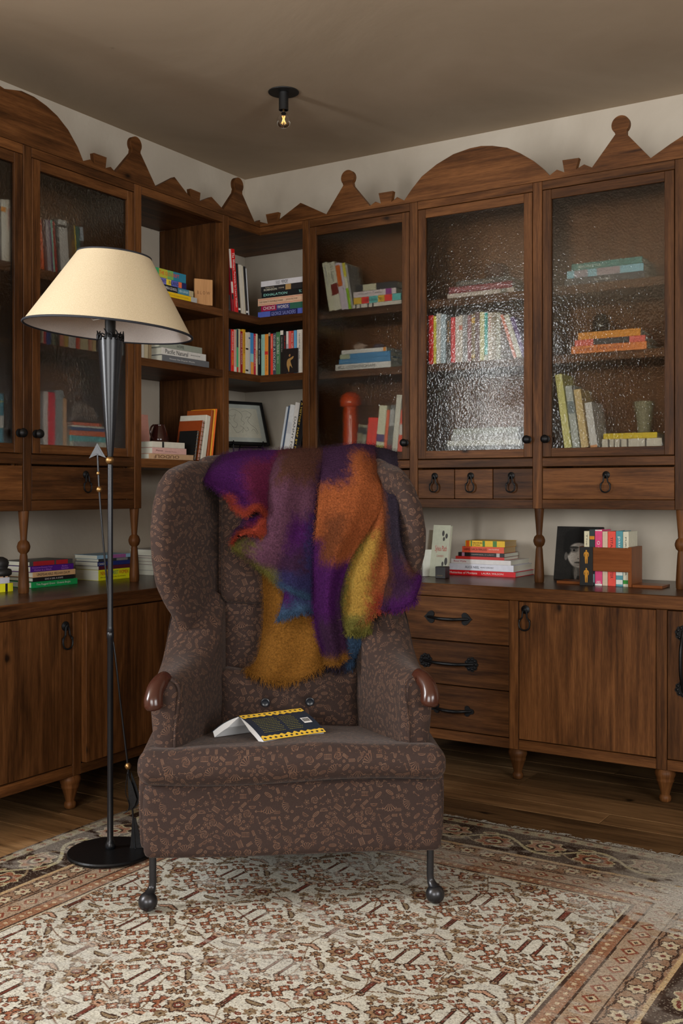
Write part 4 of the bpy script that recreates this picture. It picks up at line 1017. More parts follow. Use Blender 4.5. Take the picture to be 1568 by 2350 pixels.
# orange mushroom lamp
u, _ = UZ('R', 808, 1000, .12); t = thing('mushroom_lamp', 'glossy orange mushroom lamp behind glass above the throw', 'lamp', WP('R', u, .12, 1.4355), 0)
M_OR = plain('orange_enamel', (0.78, 0.085, 0.008), 0.12, spec=0.6)
b = MB(); b.lathe([(.001, .001), (.041, .001), (.042, .006), (.041, .03), (.040, .10), (.0385, .19), (.0385, .195), (.0375, .215), (.036, .245), (.028, .250)], 32); b.build('stem', M_OR, t, smooth=True, angle=.8)
b = MB(); Mx = Matrix.Translation((0, 0, .242)) @ Matrix.Rotation(math.radians(6), 4, 'X')
b.lathe([(.054, .004), (.0565, .010), (.0575, .026), (.052, .048), (.041, .063), (.024, .073), (.001, .077)], 36, M=Mx, cap=False); b.build('dome', M_OR, t, smooth=True)
b = MB(); b.lathe([(.054, .004), (.030, .010), (.001, .011)], 30, M=Mx, cap=False); b.build('reflector', plain('lamp_white', (0.55, 0.45, 0.45), 0.4), t, smooth=True)
vrow('R', gd, 1.4355, [
 (818, 829, 6, 974, (100, 95, 75), 'olive grey short book beside the orange lamp', {'w': .1, 'bands': [(.1, .3, K_)]}),
 (829.2, 839, 6, 975, (110, 108, 92), 'grey short book', {'w': .1, 'bands': [(.1, .35, K_)]}),
 (840, 851, 7, 958, (210, 35, 18), 'vivid red book with dark print', {'w': .12}),
 (851.2, 862, 7, 958, (215, 38, 20), 'second vivid red book', {'w': .12}),
 (862.5, 880.5, 12, 930, (172, 172, 150), 'cream book with violet and green blots', {'bands': [(.62, .78, (70, 50, 95)), (.86, .94, (170, 170, 60))]}),
 (881, 887.5, 9, 941, (205, 75, 40), 'slim orange book beside the cream one', {}),
 (888, 899.5, 10, 929, (70, 70, 68), 'charcoal book with white lettering', {'bands': [(.1, .45, (150, 150, 150)), (.85, 1, (110, 40, 45))]}),
 (900, 912.5, 10, 906, (175, 170, 160), 'tall off white speckled book', {}),
 (913, 924, 7, 940, (205, 60, 35), 'orange red book at the door knob', {'bands': [(.35, .6, (185, 180, 175))]})],
 ', lowest shelf above the throw', 'books above the throw')

# ---- behind the glass, cupboard with three drawers
zz = stack('R', gd, SH1[1], [
 (1027.5, 1181, 687, 676.4, (150, 142, 136), 'pale grey book, bottom of the three', {'bands': [(.8, .9, (110, 108, 100))]}),
 (1031.5, 1177, 674.6, 660, (90, 18, 30), 'maroon book with pink title', {'txt': [('EMMA KOHLMANN', .06, .5, (190, 130, 140), .3, .7), ('WATERCOLORS', .55, .88, (190, 130, 140), .3, .7)]}),
 (1048, 1169, 653, 641, (52, 50, 48), 'charcoal book with white title, top of the three', {'txt': [('ROCKWELL KENT ENDURING', .1, .72, (165, 155, 145), .3, .65)]})],
 ' below the brown bowl', 'flat stack below the brown bowl')
u, _ = UZ('R', 1145, 620, .14); t = thing('round_vessel', 'round reddish brown vessel on the maroon book stack', 'vase', WP('R', u, .13, zz+.0008), 0)
b = MB(); b.lathe([(.001, .001), (.030, .001), (.046, .012), (.056, .03), (.058, .045), (.052, .062), (.038, .072), (.030, .073), (.028, .068), (.001, .06)], 28); b.build('body', plain('redware', (0.11, 0.045, 0.03), 0.5), t, smooth=True)
vrow('R', gd, SH2[1], [
 (985, 995.8, 0, 725, (185, 22, 25), 'red book with white edge, first in the row', {}),
 (996, 1002.4, 0, 726, (175, 165, 45), 'yellow book', {}),
 (1002.6, 1012.8, 0, 720, (175, 178, 182), 'white book with grey print', {'txt': [('Migration', .1, .42, (90, 90, 95))]}),
 (1013, 1024.8, 0, 722, (140, 158, 172), 'pale blue book', {}),
 (1025, 1035.6, 0, 728, (38, 35, 28), 'black book with gold letters', {'txt': [('HAYWIRE', .1, .55, (170, 120, 40))]}),
 (1035.8, 1045.8, 0, 729, (185, 28, 32), 'second red book, after the black one', {}),
 (1046, 1054, 0, 727, (170, 162, 158), 'off white book right of the second red', {}),
 (1054.2, 1062.8, 0, 724, (175, 165, 158), 'off white book with orange spot', {'bands': [(.22, .32, (180, 90, 60))]}),
 (1063, 1073.6, 0, 723, (128, 130, 135), 'grey book with dark vertical title', {'txt': [('ENTRE LAS FLORES', .04, .86, (60, 62, 66))]}),
 (1073.8, 1082.8, 0, 724, (110, 65, 72), 'mauve mottled book', {}),
 (1083, 1091.6, 0, 721, (95, 78, 40), 'dark book with yellow label', {'bands': [(.08, .2, (190, 150, 30)), (.86, .93, (180, 150, 40))]}),
 (1091.8, 1102, 0, 717, (82, 55, 60), 'plum brown book', {}),
 (1102.2, 1112.8, 0, 717, (170, 170, 125), 'pale lime book', {}),
 (1113, 1120, 0, 718, (40, 150, 150), 'turquoise book with white foot', {'bands': [(.88, 1, (180, 180, 175))]}),
 (1120.2, 1131.4, 0, 718, (165, 155, 145), 'white book with red print', {'txt': [('Lucian', .1, .4, (180, 70, 60))]}),
 (1131.6, 1139.8, 0, 717, (125, 115, 100), 'beige brown book', {}),
 (1140, 1150, 0, 718, (145, 145, 135), 'grey white book before the leaning ones', {}),
 (1180, 1187.4, -34, 723, (215, 95, 70), 'leaning coral book', {}),
 (1188, 1200, -30, 723, (178, 175, 165), 'leaning white book', {}),
 (1201, 1211, -29, 728, (75, 55, 110), 'leaning purple book at the hinge side', {})],
 ', middle shelf of the sparkling cupboard', 'books in the sparkling cupboard')
stack('R', gd, 1.4355, [
 (1025, 1196, 1033, 1022.5, (60, 62, 66), 'dark grey book, bottom of four', {}),
 (1027, 1196, 1021.5, 1009.5, (150, 152, 150), 'pale grey book, second of four', {}),
 (1037, 1190, 1009.5, 996, (125, 126, 128), 'mid grey book, third of four', {}),
 (1041, 1190, 996, 982, (118, 122, 118), 'greenish grey book, top of four', {})],
 ' in the sparkling cupboard', 'grey stack in the sparkling cupboard')

# ---- behind the glass, cupboard with the green vase
stack('R', gd, SH1[1], [
 (1297, 1481, 655, 638.6, (42, 44, 48), 'charcoal book with small white name', {'w': .25, 'txt': [('Charles Leno', .38, .58, W_, .38, .66)]}),
 (1302, 1478, 636.5, 619.5, (100, 140, 155), 'blue patterned book with red flecks', {'w': .25, 'bands': [(.1, .28, (125, 120, 130)), (.4, .7, (130, 118, 125))]}),
 (1312.5, 1475, 617.5, 602.5, (48, 92, 88), 'teal book with white title, on top', {'w': .25, 'txt': [('BIBLIOSTYLE', .1, .42, (180, 195, 190), .3, .65)]})],
 ' in the vase cupboard', 'upper stack in the vase cupboard')
zz = stack('R', gd, SH2[1], [
 (1312, 1485, 812, 794.5, (220, 98, 40), 'orange book with brown capitals, bottom', {'w': .2, 'txt': [('CLAIRE TABOURET', .08, .7, (120, 45, 20), .32, .72)]}),
 (1320, 1482, 794.4, 780.6, (190, 75, 65), 'coral pink book with black patch, middle', {'w': .2, 'bands': [(.27, .78, (48, 44, 46))]}),
 (1327.5, 1471, 779.6, 763.4, (210, 110, 18), 'bright amber book under the dark jar, top', {'w': .17})],
 ' in the vase cupboard', 'orange stack in the vase cupboard')
u, _ = UZ('R', 1382, 740, .12); t = thing('dark_jar', 'shiny dark brown lidded jar on the orange books', 'jar', WP('R', u, .115, zz+.0008), 0)
b = MB(); b.lathe([(.001, .001), (.030, .001), (.038, .01), (.039, .045), (.034, .058), (.024, .062), (.024, .066), (.030, .068), (.026, .082), (.001, .086)], 26); b.build('body', plain('dark_glaze', (0.02, 0.014, 0.01), 0.1, spec=.7), t, smooth=True, angle=.8)
vrow('R', gd, 1.4355, [
 (1296.5, 1313, -28, 860, (195, 170, 105), 'tall cream yellow book, first of the leaning four', {}),
 (1316, 1332, -18, 886, (145, 152, 150), 'mottled blue white book, second of the leaning four', {'bands': [(.25, .45, (105, 120, 125))]}),
 (1335, 1351.5, -17, 894, (170, 150, 105), 'tan book, third of the leaning four', {}),
 (1356, 1373, -12, 924, (180, 178, 176), 'white book with orange foot, last of the leaning four', {'bands': [(.95, 1, (200, 130, 80))]})],
 ' in the vase cupboard', 'leaning books in the vase cupboard')
zz = stack('R', gd, 1.4355, [
 (1382.5, 1520, 1026.5, 1007.5, (170, 165, 155), 'white book with dark print', {'w': .22, 'bands': [(.1, .13, (70, 65, 62)), (.2, .22, (90, 85, 80)), (.3, .33, (80, 76, 72)), (.42, .45, (70, 65, 62)), (.72, .75, (70, 65, 62))]}),
 (1385.5, 1509, 1007, 994.2, (215, 150, 15), 'mustard book below the green vase', {'w': .2})],
 ', flat in the vase cupboard', 'flat books below the green vase')
u, _ = UZ('R', 1482, 950, .14); t = thing('vase', 'pale green tapered glass vase on the mustard book', 'vase', WP('R', u, .13, zz+.0008), 0)
b = MB(); b.lathe([(.001, .001), (.026, .001), (.028, .004), (.032, .04), (.042, .11), (.046, .136), (.047, .139), (.044, .139), (.040, .11), (.030, .04), (.001, .012)], 32); b.build('body', plain('celadon', (0.34, 0.32, 0.21), 0.18, spec=.6), t, smooth=True, angle=.8)

# ---- on the worktop, right
d0 = .20
vb = lambda px, py, d: UZ('R', px, py, d, True)
zz = stack('R', d0, ZW1, [
 (1023.5, 1183.5, 1327.4, 1316, (178, 12, 22), 'red album with white title, bottom of the stack', {'w': .26, 'txt': [('Hutterites of Montana', .06, .46, W_, .3, .75), ('LAURA WILSON', .52, .83, W_, .36, .68)], 'page': (175, 170, 160)}),
 (1030, 1179, 1315.6, 1301, (182, 184, 195), 'white album with black capitals', {'w': .27, 'txt': [('ALICE NEEL', .26, .48, (30, 30, 40), .34, .7), ('PEOPLE COME FIRST', .5, .7, (60, 60, 70), .42, .6)]}),
 (1035.5, 1172.8, 1300.6, 1290.3, (185, 183, 182), 'white album with red title', {'w': .28, 'txt': [('Rose Wylie', .05, .26, (150, 30, 50), .25, .75)]}),
 (1046, 1157.5, 1290, 1283.6, (165, 42, 38), 'thin brick red paperback', {'w': .18, 'soft': True}),
 (1052, 1158, 1283.4, 1274.6, (26, 24, 26), 'black paperback with pale end marks', {'w': .18, 'soft': True, 'bands': [(.08, .14, (150, 110, 130)), (.83, .9, (150, 148, 145))], 'txt': [('HAPPINESS, O LADY?', .3, .78, (150, 140, 130), .34, .66)]}),
 (1061, 1157, 1274.6, 1261, (185, 72, 48), 'orange red paperback with dark author name', {'w': .15, 'soft': True, 'page': (170, 145, 105), 'txt': [('GABRIEL GARCIA MARQUEZ', .04, .6, (60, 25, 20), .28, .74), ('one hundred', .64, .88, (220, 200, 180), .5, .72)]}),
 (1068.5, 1159, 1260.5, 1247, (205, 155, 25), 'yellow paperback with green vines, top of the stack', {'w': .15, 'soft': True, 'page': (170, 145, 105), 'bands': [(.02, .1, (190, 80, 25)), (.14, .17, (40, 95, 45)), (.44, .5, (50, 100, 45)), (.7, .8, (60, 105, 45))], 'txt': [('Love in the time', .19, .43, (70, 45, 20), .5, .82), ('of Cholera', .19, .38, (70, 45, 20), .16, .44)]})],
 ' right of the armchair', 'stack on the right worktop')
# two books with the pale green cover turned outwards, held by a black box
def frontbook(px0, px1, ptop, dd, col, label, yaw, lean, thick=.02, wdt=None):
    u0, _ = vb(px0, 1320, dd); u1, _ = vb(px1, 1320, dd); _, zt = vb(px0, ptop, dd); h = zt-ZW1; wd = wdt or (u1-u0)
    c, p = MB(), MB(); c.box(0, wd, 0, .002, 0, h, .0006); c.box(0, wd, thick-.002, thick, 0, h, .0006); c.box(0, .002, .001, thick-.001, 0, h, .0006)
    p.box(.002, wd-.004, .002, thick-.002, .003, h-.003, .0002)
    o = c.build('book', M_COVER, None, color=bright(col, 1.9)); o.matrix_world = Matrix.Translation(WP('R', u0, dd, ZW1+.001, True)) @ Matrix.Rotation(yaw, 4, 'Z') @ Matrix.Rotation(lean, 4, 'X'); tag(o, label, 'book')
    p.build('page_block', M_PAGE, o, color=bright((200, 195, 180), 1.6)); return o, wd, h
o, wd, h = frontbook(985, 1027, 1204, .33, (142, 146, 130), 'pale green book standing cover outwards behind the black box', -.12, -.16)
lettering(o, 'Sylvia Plath', (wd*.22, wd*.9, h*.46, h*.6), (160, 70, 65), False, -.0008)
lettering(o, 'DIARIES', (wd*.35, wd*.75, h*.38, h*.42), (150, 100, 90), False, -.0008)
for (cx, cz, rx, rz) in ((.62,.84,.07,.055), (.82,.79,.07,.05), (.68,.73,.06,.04), (.90,.30,.085,.075), (.72,.25,.06,.045)):
    blob(o, [(wd*(cx+rx*math.cos(a)), h*(cz+rz*math.sin(a))) for a in np.linspace(0, 2*math.pi, 10, endpoint=False)], (50, 48, 46), name='printed_oval')
o, wd, h = frontbook(976, 1010, 1216, .355+.02, (172, 172, 165), 'white book standing behind the pale green one', -.12, -.14, wdt=.11)
o, wd, h = frontbook(972, 992, 1262, .31, (168, 172, 165), 'short white book peeping out beside the chair wing', .9, -.05, wdt=.05)
u0, _ = vb(999, 1325, .24)
b = MB(); b.box(0, .052, 0, .05, 0, .056, .002); o = b.build('box', M_COVER, None, WP('R', u0, .24, ZW1+.0005, True), 0, color=bright((24, 23, 22), 1.4)); tag(o, 'small matt black box in front of the pale green book', 'box')
lettering(o, 'COMPOSED', (.008, .040, .012, .016), (120, 105, 60), False, -.0008)

# portrait card
def portrait_img():
    H, W = 260, 200; yy, xx = np.mgrid[0:H, 0:W]; X = xx/W; Y = yy/H
    g = np.full((H, W), .055) + .02*vnoise(H, W, 6, 5, 3)
    def el(cx, cy, rx, ry, s=.08): return 1-sstep(1-s, 1+s, ((X-cx)/rx)**2+((Y-cy)/ry)**2)
    neck = el(.56, .78, .15, .26, .4); g = g*(1-neck)+.20*neck
    face = el(.52, .47, .265, .30, .12); shade = .50 - .36*sstep(.50, .80, X) - .08*sstep(.3, .2, X) - .06*sstep(.55, .8, Y); g = g*(1-face)+shade*face
    hair = np.maximum(el(.52, .22, .36, .20, .25), np.maximum(el(.26, .34, .10, .20, .4), el(.80, .36, .12, .24, .4))); fore = el(.50, .395, .18, .090, .35); hair = hair*(1-.9*fore); g = g*(1-hair)+.045*hair
    ear = el(.235, .56, .035, .075, .3); g = g*(1-ear)+.24*ear
    for ex in (.40, .64):
        br = el(ex, .392, .105, .022, .5); g = g*(1-.85*br)+.05*.85*br
        so = el(ex, .435, .095, .052, .8); g = g*(1-.62*so)+.10*.62*so
        ey = el(ex, .445, .052, .019, .4); g = g*(1-ey)+.26*ey; ir = el(ex, .444, .022, .020, .3); g = g*(1-ir)+.03*ir
    no = el(.545, .52, .028, .10, .9); g = g+no*.10; ns_ = el(.59, .54, .035, .10, .9); g = g*(1-.5*ns_)
    for nx in (.505, .575):
        q = el(nx, .60, .018, .010, .6); g = g*(1-.7*q)+.06*.7*q
    li = el(.53, .675, .105, .020, .4); g = g*(1-.8*li)+.08*.8*li; l2 = el(.53, .694, .075, .016, .6); g = g+.05*l2; l3 = el(.53, .72, .07, .012, .8); g = g*(1-.3*l3)
    coat = 1-sstep(-.02, .02, Y-(.80+.55*abs(X-.55)*.0+.22*sstep(.42, .1, X)*-1+.10*sstep(.5, .75, X)*-1)); bod = sstep(.80, .84, Y-.10*np.cos((X-.5)*3)) ; g = g*(1-bod*.85)+.06*bod*.85
    col = el(.47, .88, .035, .12, .5); g = g*(1-col)+.30*col
    g = g*(.9+.2*vnoise(H, W, 60, 50, 9)); g = 1.1*np.clip(g, 0, 1)**1.45; rgb = np.stack([g*1.08, g*.98, g*.86], -1); return np.clip(rgb, 0, 1)**(1/2.0)
m, nt, ns, L, bs = newmat('portrait_print'); ti = nd(ns, 'ShaderNodeTexImage'); ti.image = np_image('portrait_print', portrait_img()); uvn = nd(ns, 'ShaderNodeUVMap'); L.new(uvn.outputs[0], ti.inputs[0]); L.new(ti.outputs[0], bs.inputs['Base Color']); bs.inputs['Roughness'].default_value = .6; bs.inputs['Specular IOR Level'].default_value = .08; M_PORT = m
u0, _ = vb(1267, 1325, .48); u1, _ = vb(1374, 1325, .48); _, zt = vb(1268, 1193, .56); h = .252; wd = u1-u0
t = thing('portrait_card', 'dark portrait photograph of a woman leaning behind the wooden rack', 'photograph', (0, 0, 0)); t.matrix_world = Matrix.Translation(WP('R', u0, .50, ZW1+.001, True)) @ Matrix.Rotation(math.radians(-12), 4, 'X')
b = MB(); b.box(0, wd, .0003, .012, 0, h, .0005); b.build('card', M_BLACK, t)
b = MB(); b.add([(0, 0, 0), (wd, 0, 0), (wd, 0, h), (0, 0, h)], [[0,1,2,3]], [[(0,0),(1,0),(1,1),(0,1)]]); b.build('print', M_PORT, t)

# sliding wooden rack with seven books
dr_ = .27
ua, _ = vb(1331, 1340, dr_); ub, _ = vb(1468, 1340, dr_); um, _ = vb(1360, 1340, dr_); un, _ = vb(1448, 1345, dr_)
t = thing('book_rack', 'small polished wooden book rack with a black figured end strip', 'rack', WP('R', ua, dr_, ZW1+.0006, True), 0)
w0 = un-ua; zf0, zf1 = .064, .172
b = MB(); b.box(-.002, .012, 0, .155, 0, .170, .001); b.box(.012, w0-.002, -.001, .012, zf0, zf1-.004, .001); b.box(w0-.012, w0+.004, 0, .155, 0, .172, .001); b.build('frame', W_RACK, t)
b = MB(); b.box(-.115, -.004, .02, .13, 0, .012, .001); b.build('base_leaf', W_RACK, t)
b = MB(); b.box(w0+.006, w0+.135, .0, .12, 0, .012, .001); b.build('base_leaf', W_RACK, t)
b = MB(); b.box(.003, um-ua+.004, -.010, -.002, -.0004, .169, .0008); st = b.build('figured_strip', M_BLACK, t)
sw = um-ua
hm = [(.50,.985),(.56,.96),(.575,.90),(.54,.86),(.66,.83),(.74,.75),(.765,.62),(.71,.50),(.665,.52),(.685,.63),(.645,.71),(.62,.58),(.65,.46),(.635,.25),(.61,.03),(.535,.03),(.53,.24),(.50,.40)]
man = hm+[(1-a_, c_) for a_, c_ in hm[-2:0:-1]]
for z0_, hh in ((.095, .062), (.012, .066)): blob(st, [(.004+sw*(.12+.78*a), z0_+hh*c) for a, c in man], (165, 115, 35), yf=-.0105, n=96)
vrow('R', dr_+.016, ZW1, [
 (1341, 1353, 0, 1219, (178, 175, 150), 'cream book with script title, first in the rack', {'w': .12, 'txt': [('The Lying', .05, .6, (70, 65, 55), .3, .7)]}),
 (1353.5, 1365.5, 0, 1215, (38, 50, 52), 'dark green book with orange stripe, second in the rack', {'w': .12, 'bands': [(.12, .18, (170, 110, 30)), (.8, .95, (110, 140, 145))]}),
 (1366, 1382.6, 0, 1216, (185, 60, 105), 'pink book in a white border, third in the rack', {'w': .12, 'txt': [('O ONE', .2, .5, W_, .3, .7), ('NEW', .92, .98, W_, .2, .8)], 'bands': [(0, .02, W_), (.97, 1, W_)]}),
 (1383, 1395, 0, 1220, (178, 160, 140), 'beige book, fourth in the rack', {'w': .12}),
 (1395.4, 1413.6, 0, 1220, (205, 70, 60), 'coral red book, fifth in the rack', {'w': .12, 'txt': [('TITANS', .1, .4, (60, 25, 25), .35, .65), ('SISTER', .66, .86, (60, 25, 25), .3, .7)]}),
 (1414, 1430, 0, 1219, (70, 125, 135), 'teal book, sixth in the rack', {'w': .12, 'txt': [('paul', .1, .32, (190, 205, 205), .25, .75)], 'bands': [(.74, .8, (185, 190, 185)), (.88, .96, (185, 190, 185))]}),
 (1430.4, 1443.4, 0, 1220.5, (180, 178, 160), 'white book with green dot, last in the rack', {'w': .13, 'txt': [('PURE COLOUR', .1, .8, (60, 60, 55), .35, .65)], 'bands': [(.88, .95, (45, 120, 45))]})],
 ' on the right worktop', 'books in the wooden rack', True)

# ---- on the worktop, left
wl = lambda px, py, d: UZ('L', px, py, d, True)
zz = stack('L', .16, ZW1, [
 (72, 178, 1353, 1339, (20, 135, 72), 'green hardback with white title, bottom of the stack', {'w': .16, 'txt': [('This Ragged Grace', .1, .5, W_, .3, .72), ('Octavia Bright', .54, .84, W_, .3, .72)]}),
 (75.5, 170, 1337.4, 1328, (24, 22, 24), 'black hardback with white capitals', {'w': .16, 'txt': [('GIVE A GIRL A KNIFE', .28, .72, W_, .3, .7)]}),
 (75.5, 173, 1326, 1313.4, (190, 155, 115), 'peach hardback with black capitals', {'w': .165, 'txt': [('UNSPEAKABLE', .09, .46, (35, 28, 25), .26, .74), ('MEGHAN DAUM', .49, .86, (35, 28, 25), .26, .74)]}),
 (70, 169, 1312.6, 1299, (70, 22, 120), 'violet hardback with pink lettering', {'w': .165, 'txt': [('Everyone Knows Your', .04, .5, (165, 110, 195), .54, .86), ('Mother Is a Witch', .08, .47, (165, 110, 195), .16, .46), ('Rivka', .72, .85, (165, 110, 195), .54, .84), ('Galchen', .7, .87, (165, 110, 195), .16, .46)]}),
 (68, 167, 1298, 1287, (62, 62, 62), 'grey hardback with red title plates, top of the stack', {'w': .165, 'bands': [(.08, .56, (150, 30, 40)), (.6, .88, (150, 30, 40))]})],
 ' left of the lamp pole', 'stack left of the lamp pole')
stack('L', .19, ZW1, [
 (226, 303, 1337.4, 1313, (205, 195, 20), 'thick yellow paperback, bottom of the stack', {'w': .155, 'soft': True, 'txt': [('NINTH', .06, .3, (170, 60, 30), .5, .85), ('STREET', .34, .58, (50, 110, 90), .5, .85), ('WOMEN', .6, .88, (170, 50, 30), .5, .85), ('five painters and the movement', .06, .8, (70, 65, 20), .2, .34)]}),
 (226.5, 303, 1312.6, 1304, (72, 22, 38), 'maroon paperback on the yellow one', {'w': .155, 'soft': True}),
 (224, 302, 1304, 1294.4, (24, 38, 98), 'navy blue paperback with white initials', {'w': .15, 'soft': True, 'txt': [('CANDE', .02, .22, W_, .25, .75)]}),
 (226, 300, 1292.8, 1286.4, (42, 44, 50), 'slim black paperback with white print', {'w': .15, 'soft': True, 'bands': [(.55, .9, (110, 108, 110))]}),
 (223, 300, 1286, 1277.5, (125, 160, 185), 'pale blue paperback with magenta splash, on top', {'w': .15, 'soft': True, 'bands': [(.45, .85, (140, 80, 135))]})],
 ' behind the lamp pole', 'stack behind the lamp pole')
zz = stack('L', .19, ZW1, [
 (352, 410, 1322, 1311, (150, 150, 145), 'grey paperback at the bottom', {'w': .155, 'soft': True}),
 (352, 412, 1310.6, 1298, (160, 160, 156), 'white paperback second from the bottom', {'w': .155, 'soft': True}),
 (352, 408, 1297.4, 1290, (110, 50, 60), 'dark red slim paperback', {'w': .155, 'soft': True}),
 (352, 408, 1289.6, 1282, (160, 158, 154), 'pale slim paperback between red ones', {'w': .155, 'soft': True}),
 (352, 408, 1281.6, 1277, (115, 45, 60), 'wine red slim paperback', {'w': .155, 'soft': True}),
 (352, 410, 1276.6, 1262, (150, 150, 148), 'off white hardback on top', {'w': .16})],
 ', stack half hidden by the chair wing', 'stack half hidden by the chair')
zz = stack('L', .13, ZW1, [
 (-62, 30, 1366, 1346, (195, 190, 30), 'yellow hardback with black emblem, bottom of the stack', {'w': .16, 'bands': [(.80, .86, K_)]}),
 (-62, 22, 1345, 1331, (170, 172, 182), 'white hardback above the yellow one', {'w': .16}),
 (-62, 18, 1330, 1320, (178, 145, 120), 'pinkish beige paperback with a black bird', {'w': .16, 'soft': True, 'bands': [(.86, .92, K_)]}),
 (-62, 17, 1319.6, 1312.6, (105, 105, 108), 'slim grey book under the black ornament', {'w': .16})],
 ' at the left picture edge', 'stack at the left picture edge')
u0, _ = wl(-40, 1300, .16)
b = MB(); G = []
for i, (r_, z_) in enumerate([(.0, 0), (.050, 0), (.056, .005), (.057, .014), (.054, .024), (.046, .027), (.040, .028), (.043, .036), (.046, .050), (.040, .064), (.025, .072), (.0, .073)]): G.append((max(r_, .0005), z_))
b.lathe(G, 28); u, _ = wl(-8, 1300, .20); o = b.build('black_ornament', M_BLACK, None, WP('L', u, .20, zz+.0006, True), 0, smooth=True); tag(o, 'rounded matt black ornament on the stack at the left edge', 'ornament')
finish_texts()

# ================================================================ rug
def rug_img(W=2.42, H=3.0, q=.0036):
    w, h = int(W/q), int(H/q); X = (np.arange(w)+.5)*q; Y = (np.arange(h)+.5)*q; X, Y = np.meshgrid(X, Y)   # X from the left edge, Y from the far edge
    X = X + .004*(vnoise(h, w, 20, 16, 1)-.5); Y = Y + .004*(vnoise(h, w, 20, 16, 2)-.5)
    c_ = lambda *v: np.array(v)/255.0
    cream, grey = c_(190, 186, 172), c_(172, 172, 166); rust, brick, dark, olive, pink, tan = c_(136, 84, 60), c_(104, 52, 40), c_(60, 42, 32), c_(128, 108, 82), c_(168, 130, 106), c_(138, 106, 78)
    img = np.empty((h, w, 3)); img[:] = cream
    img += (.05*(vnoise(h, w, 300, 7, 5)-.5) + .06*(vnoise(h, w, 9, 9, 6)-.5))[..., None]
    def put(mask, col, a=1.0): 
        k = (mask*a)[..., None] if mask.dtype != bool else (mask.astype(float)*a)[..., None]; img[:] = img*(1-k)+col*k
    # ---- field: mirrored repeats of blossoms, barred stems, leaves and florets
    X, Y = X/1.28, Y/1.28; Tx, Ty = .40, .36; r = random.Random(12); items = []
    def free(x, y, q):
        for a, b_, c in items:
            dy = abs(b_-y); dy = min(dy, Ty-dy)
            if math.hypot(a-x, dy) < (q+c)*.98: return False
        return True
    def place(kind, rad, n):
        for _ in range(n):
            for tr in range(80):
                x, y = r.uniform(0, Tx/2), r.uniform(0, Ty)
                if free(x, y, rad): items.append((x, y, rad)); todo.append((kind, x, y, rad, r.random())); break
    todo = []; place('blossom', .027, 4); place('bar', .024, 3); place('leaf', .021, 8); place('floret', .0130, 34); place('bud', .0075, 36)
    for par in (0, 1):
        Xs = (X + par*Tx/2) % Tx; Ux = np.abs(Xs-Tx/2); Yv = (Y + par*Ty/2) % Ty; half = (((X+0.0)//(Tx))+par) % 2 == 0
        half = ((np.floor(X/Tx*2)+np.floor(Y/Ty*2)) % 2 == par) if False else (np.floor((X/Tx+.25)*2) % 2 == par)
        def P(mask, col): put(mask & half, col)
        for kind, fx, fy, rad, q in todo:
            U = Ux-fx; V = (Yv-fy+Ty/2) % Ty - Ty/2; R = np.hypot(U, V); A = np.arctan2(V, U)
            if kind == 'blossom':
                pet = .0215*(1+.20*np.cos(7*A+q*6)); P(R < pet+.0042, dark); P(R < pet, tan if q < .5 else rust); P(R < .0125, dark); P(R < .0095, brick if q < .6 else pink); P(R < .004, cream)
                th = A+q*6; 
            elif kind == 'bar':
                t = V; n = U
                P((np.abs(n) < .0046) & (np.abs(t) < .036), dark); P((np.abs(n) < .0019) & (np.abs(t) < .031), brick); P(np.hypot(t-.030, n) < .0075, dark); P(np.hypot(t-.030, n) < .004, pink)
            elif kind == 'leaf':
                a = q*6.28; u, v = U*math.cos(a)+V*math.sin(a), -U*math.sin(a)+V*math.cos(a); v = v+9*u*u-.002; lw = .008*np.sqrt(np.clip(1-(u/.0235)**2, 0, 1))
                P((np.abs(v) < lw) & (np.abs(u) < .023), dark); P((np.abs(v) < lw-.0034) & (np.abs(u) < .02), olive if q < .5 else pink)
            elif kind == 'floret':
                pet = .0095*(1+.25*np.cos((4 if q < .4 else 6)*A)); P(R < pet+.003, dark if q < .55 else c_(110, 84, 62)); P(R < pet, [rust, tan, pink, olive][int(q*3.99)]); P(R < .0036, dark if q > .3 else cream)
            else:
                P(R < .0062, dark if q < .5 else brick); P(R < .0030, tan)
    X, Y = X*1.28, Y*1.28
    vine = np.abs(((X+.03*np.sin(Y*17)) % .20)-.10); put((vine < .0022) & (np.abs(img-cream).sum(-1) < .35), c_(112, 88, 66)); vine = np.abs(((Y+.035*np.sin(X*15.7)) % .18)-.09); put((vine < .0022) & (np.abs(img-cream).sum(-1) < .35), c_(104, 74, 56))
    # ---- borders
    eL, eR, eF = X, W-X, Y
    e = np.minimum(np.minimum(eL, eR), eF); s = np.where(e == eF, X, Y); 
    B = e < .495
    def band(a, b, col): put((e >= a) & (e < b), col)
    band(0, .495, c_(150, 116, 86))
    band(0, .012, dark); band(.012, .05, c_(150, 140, 112)); 
    k = (e >= .012) & (e < .05); p = s % .06 - .03; put(k & (np.abs(p)+np.abs(e-.031) < .015), rust); put(k & (np.abs(p)+np.abs(e-.031) < .006), dark)
    band(.05, .058, dark); band(.058, .25, c_(48, 33, 25))
    k = (e >= .058) & (e < .25); em = e-.154
    vine = np.abs(em-.055*np.sin(s*2*math.pi/.36)); put(k & (vine < .009), c_(170, 160, 122)); put(k & (np.abs(em+.06*np.sin(s*2*math.pi/.36+.6)) < .005), olive)
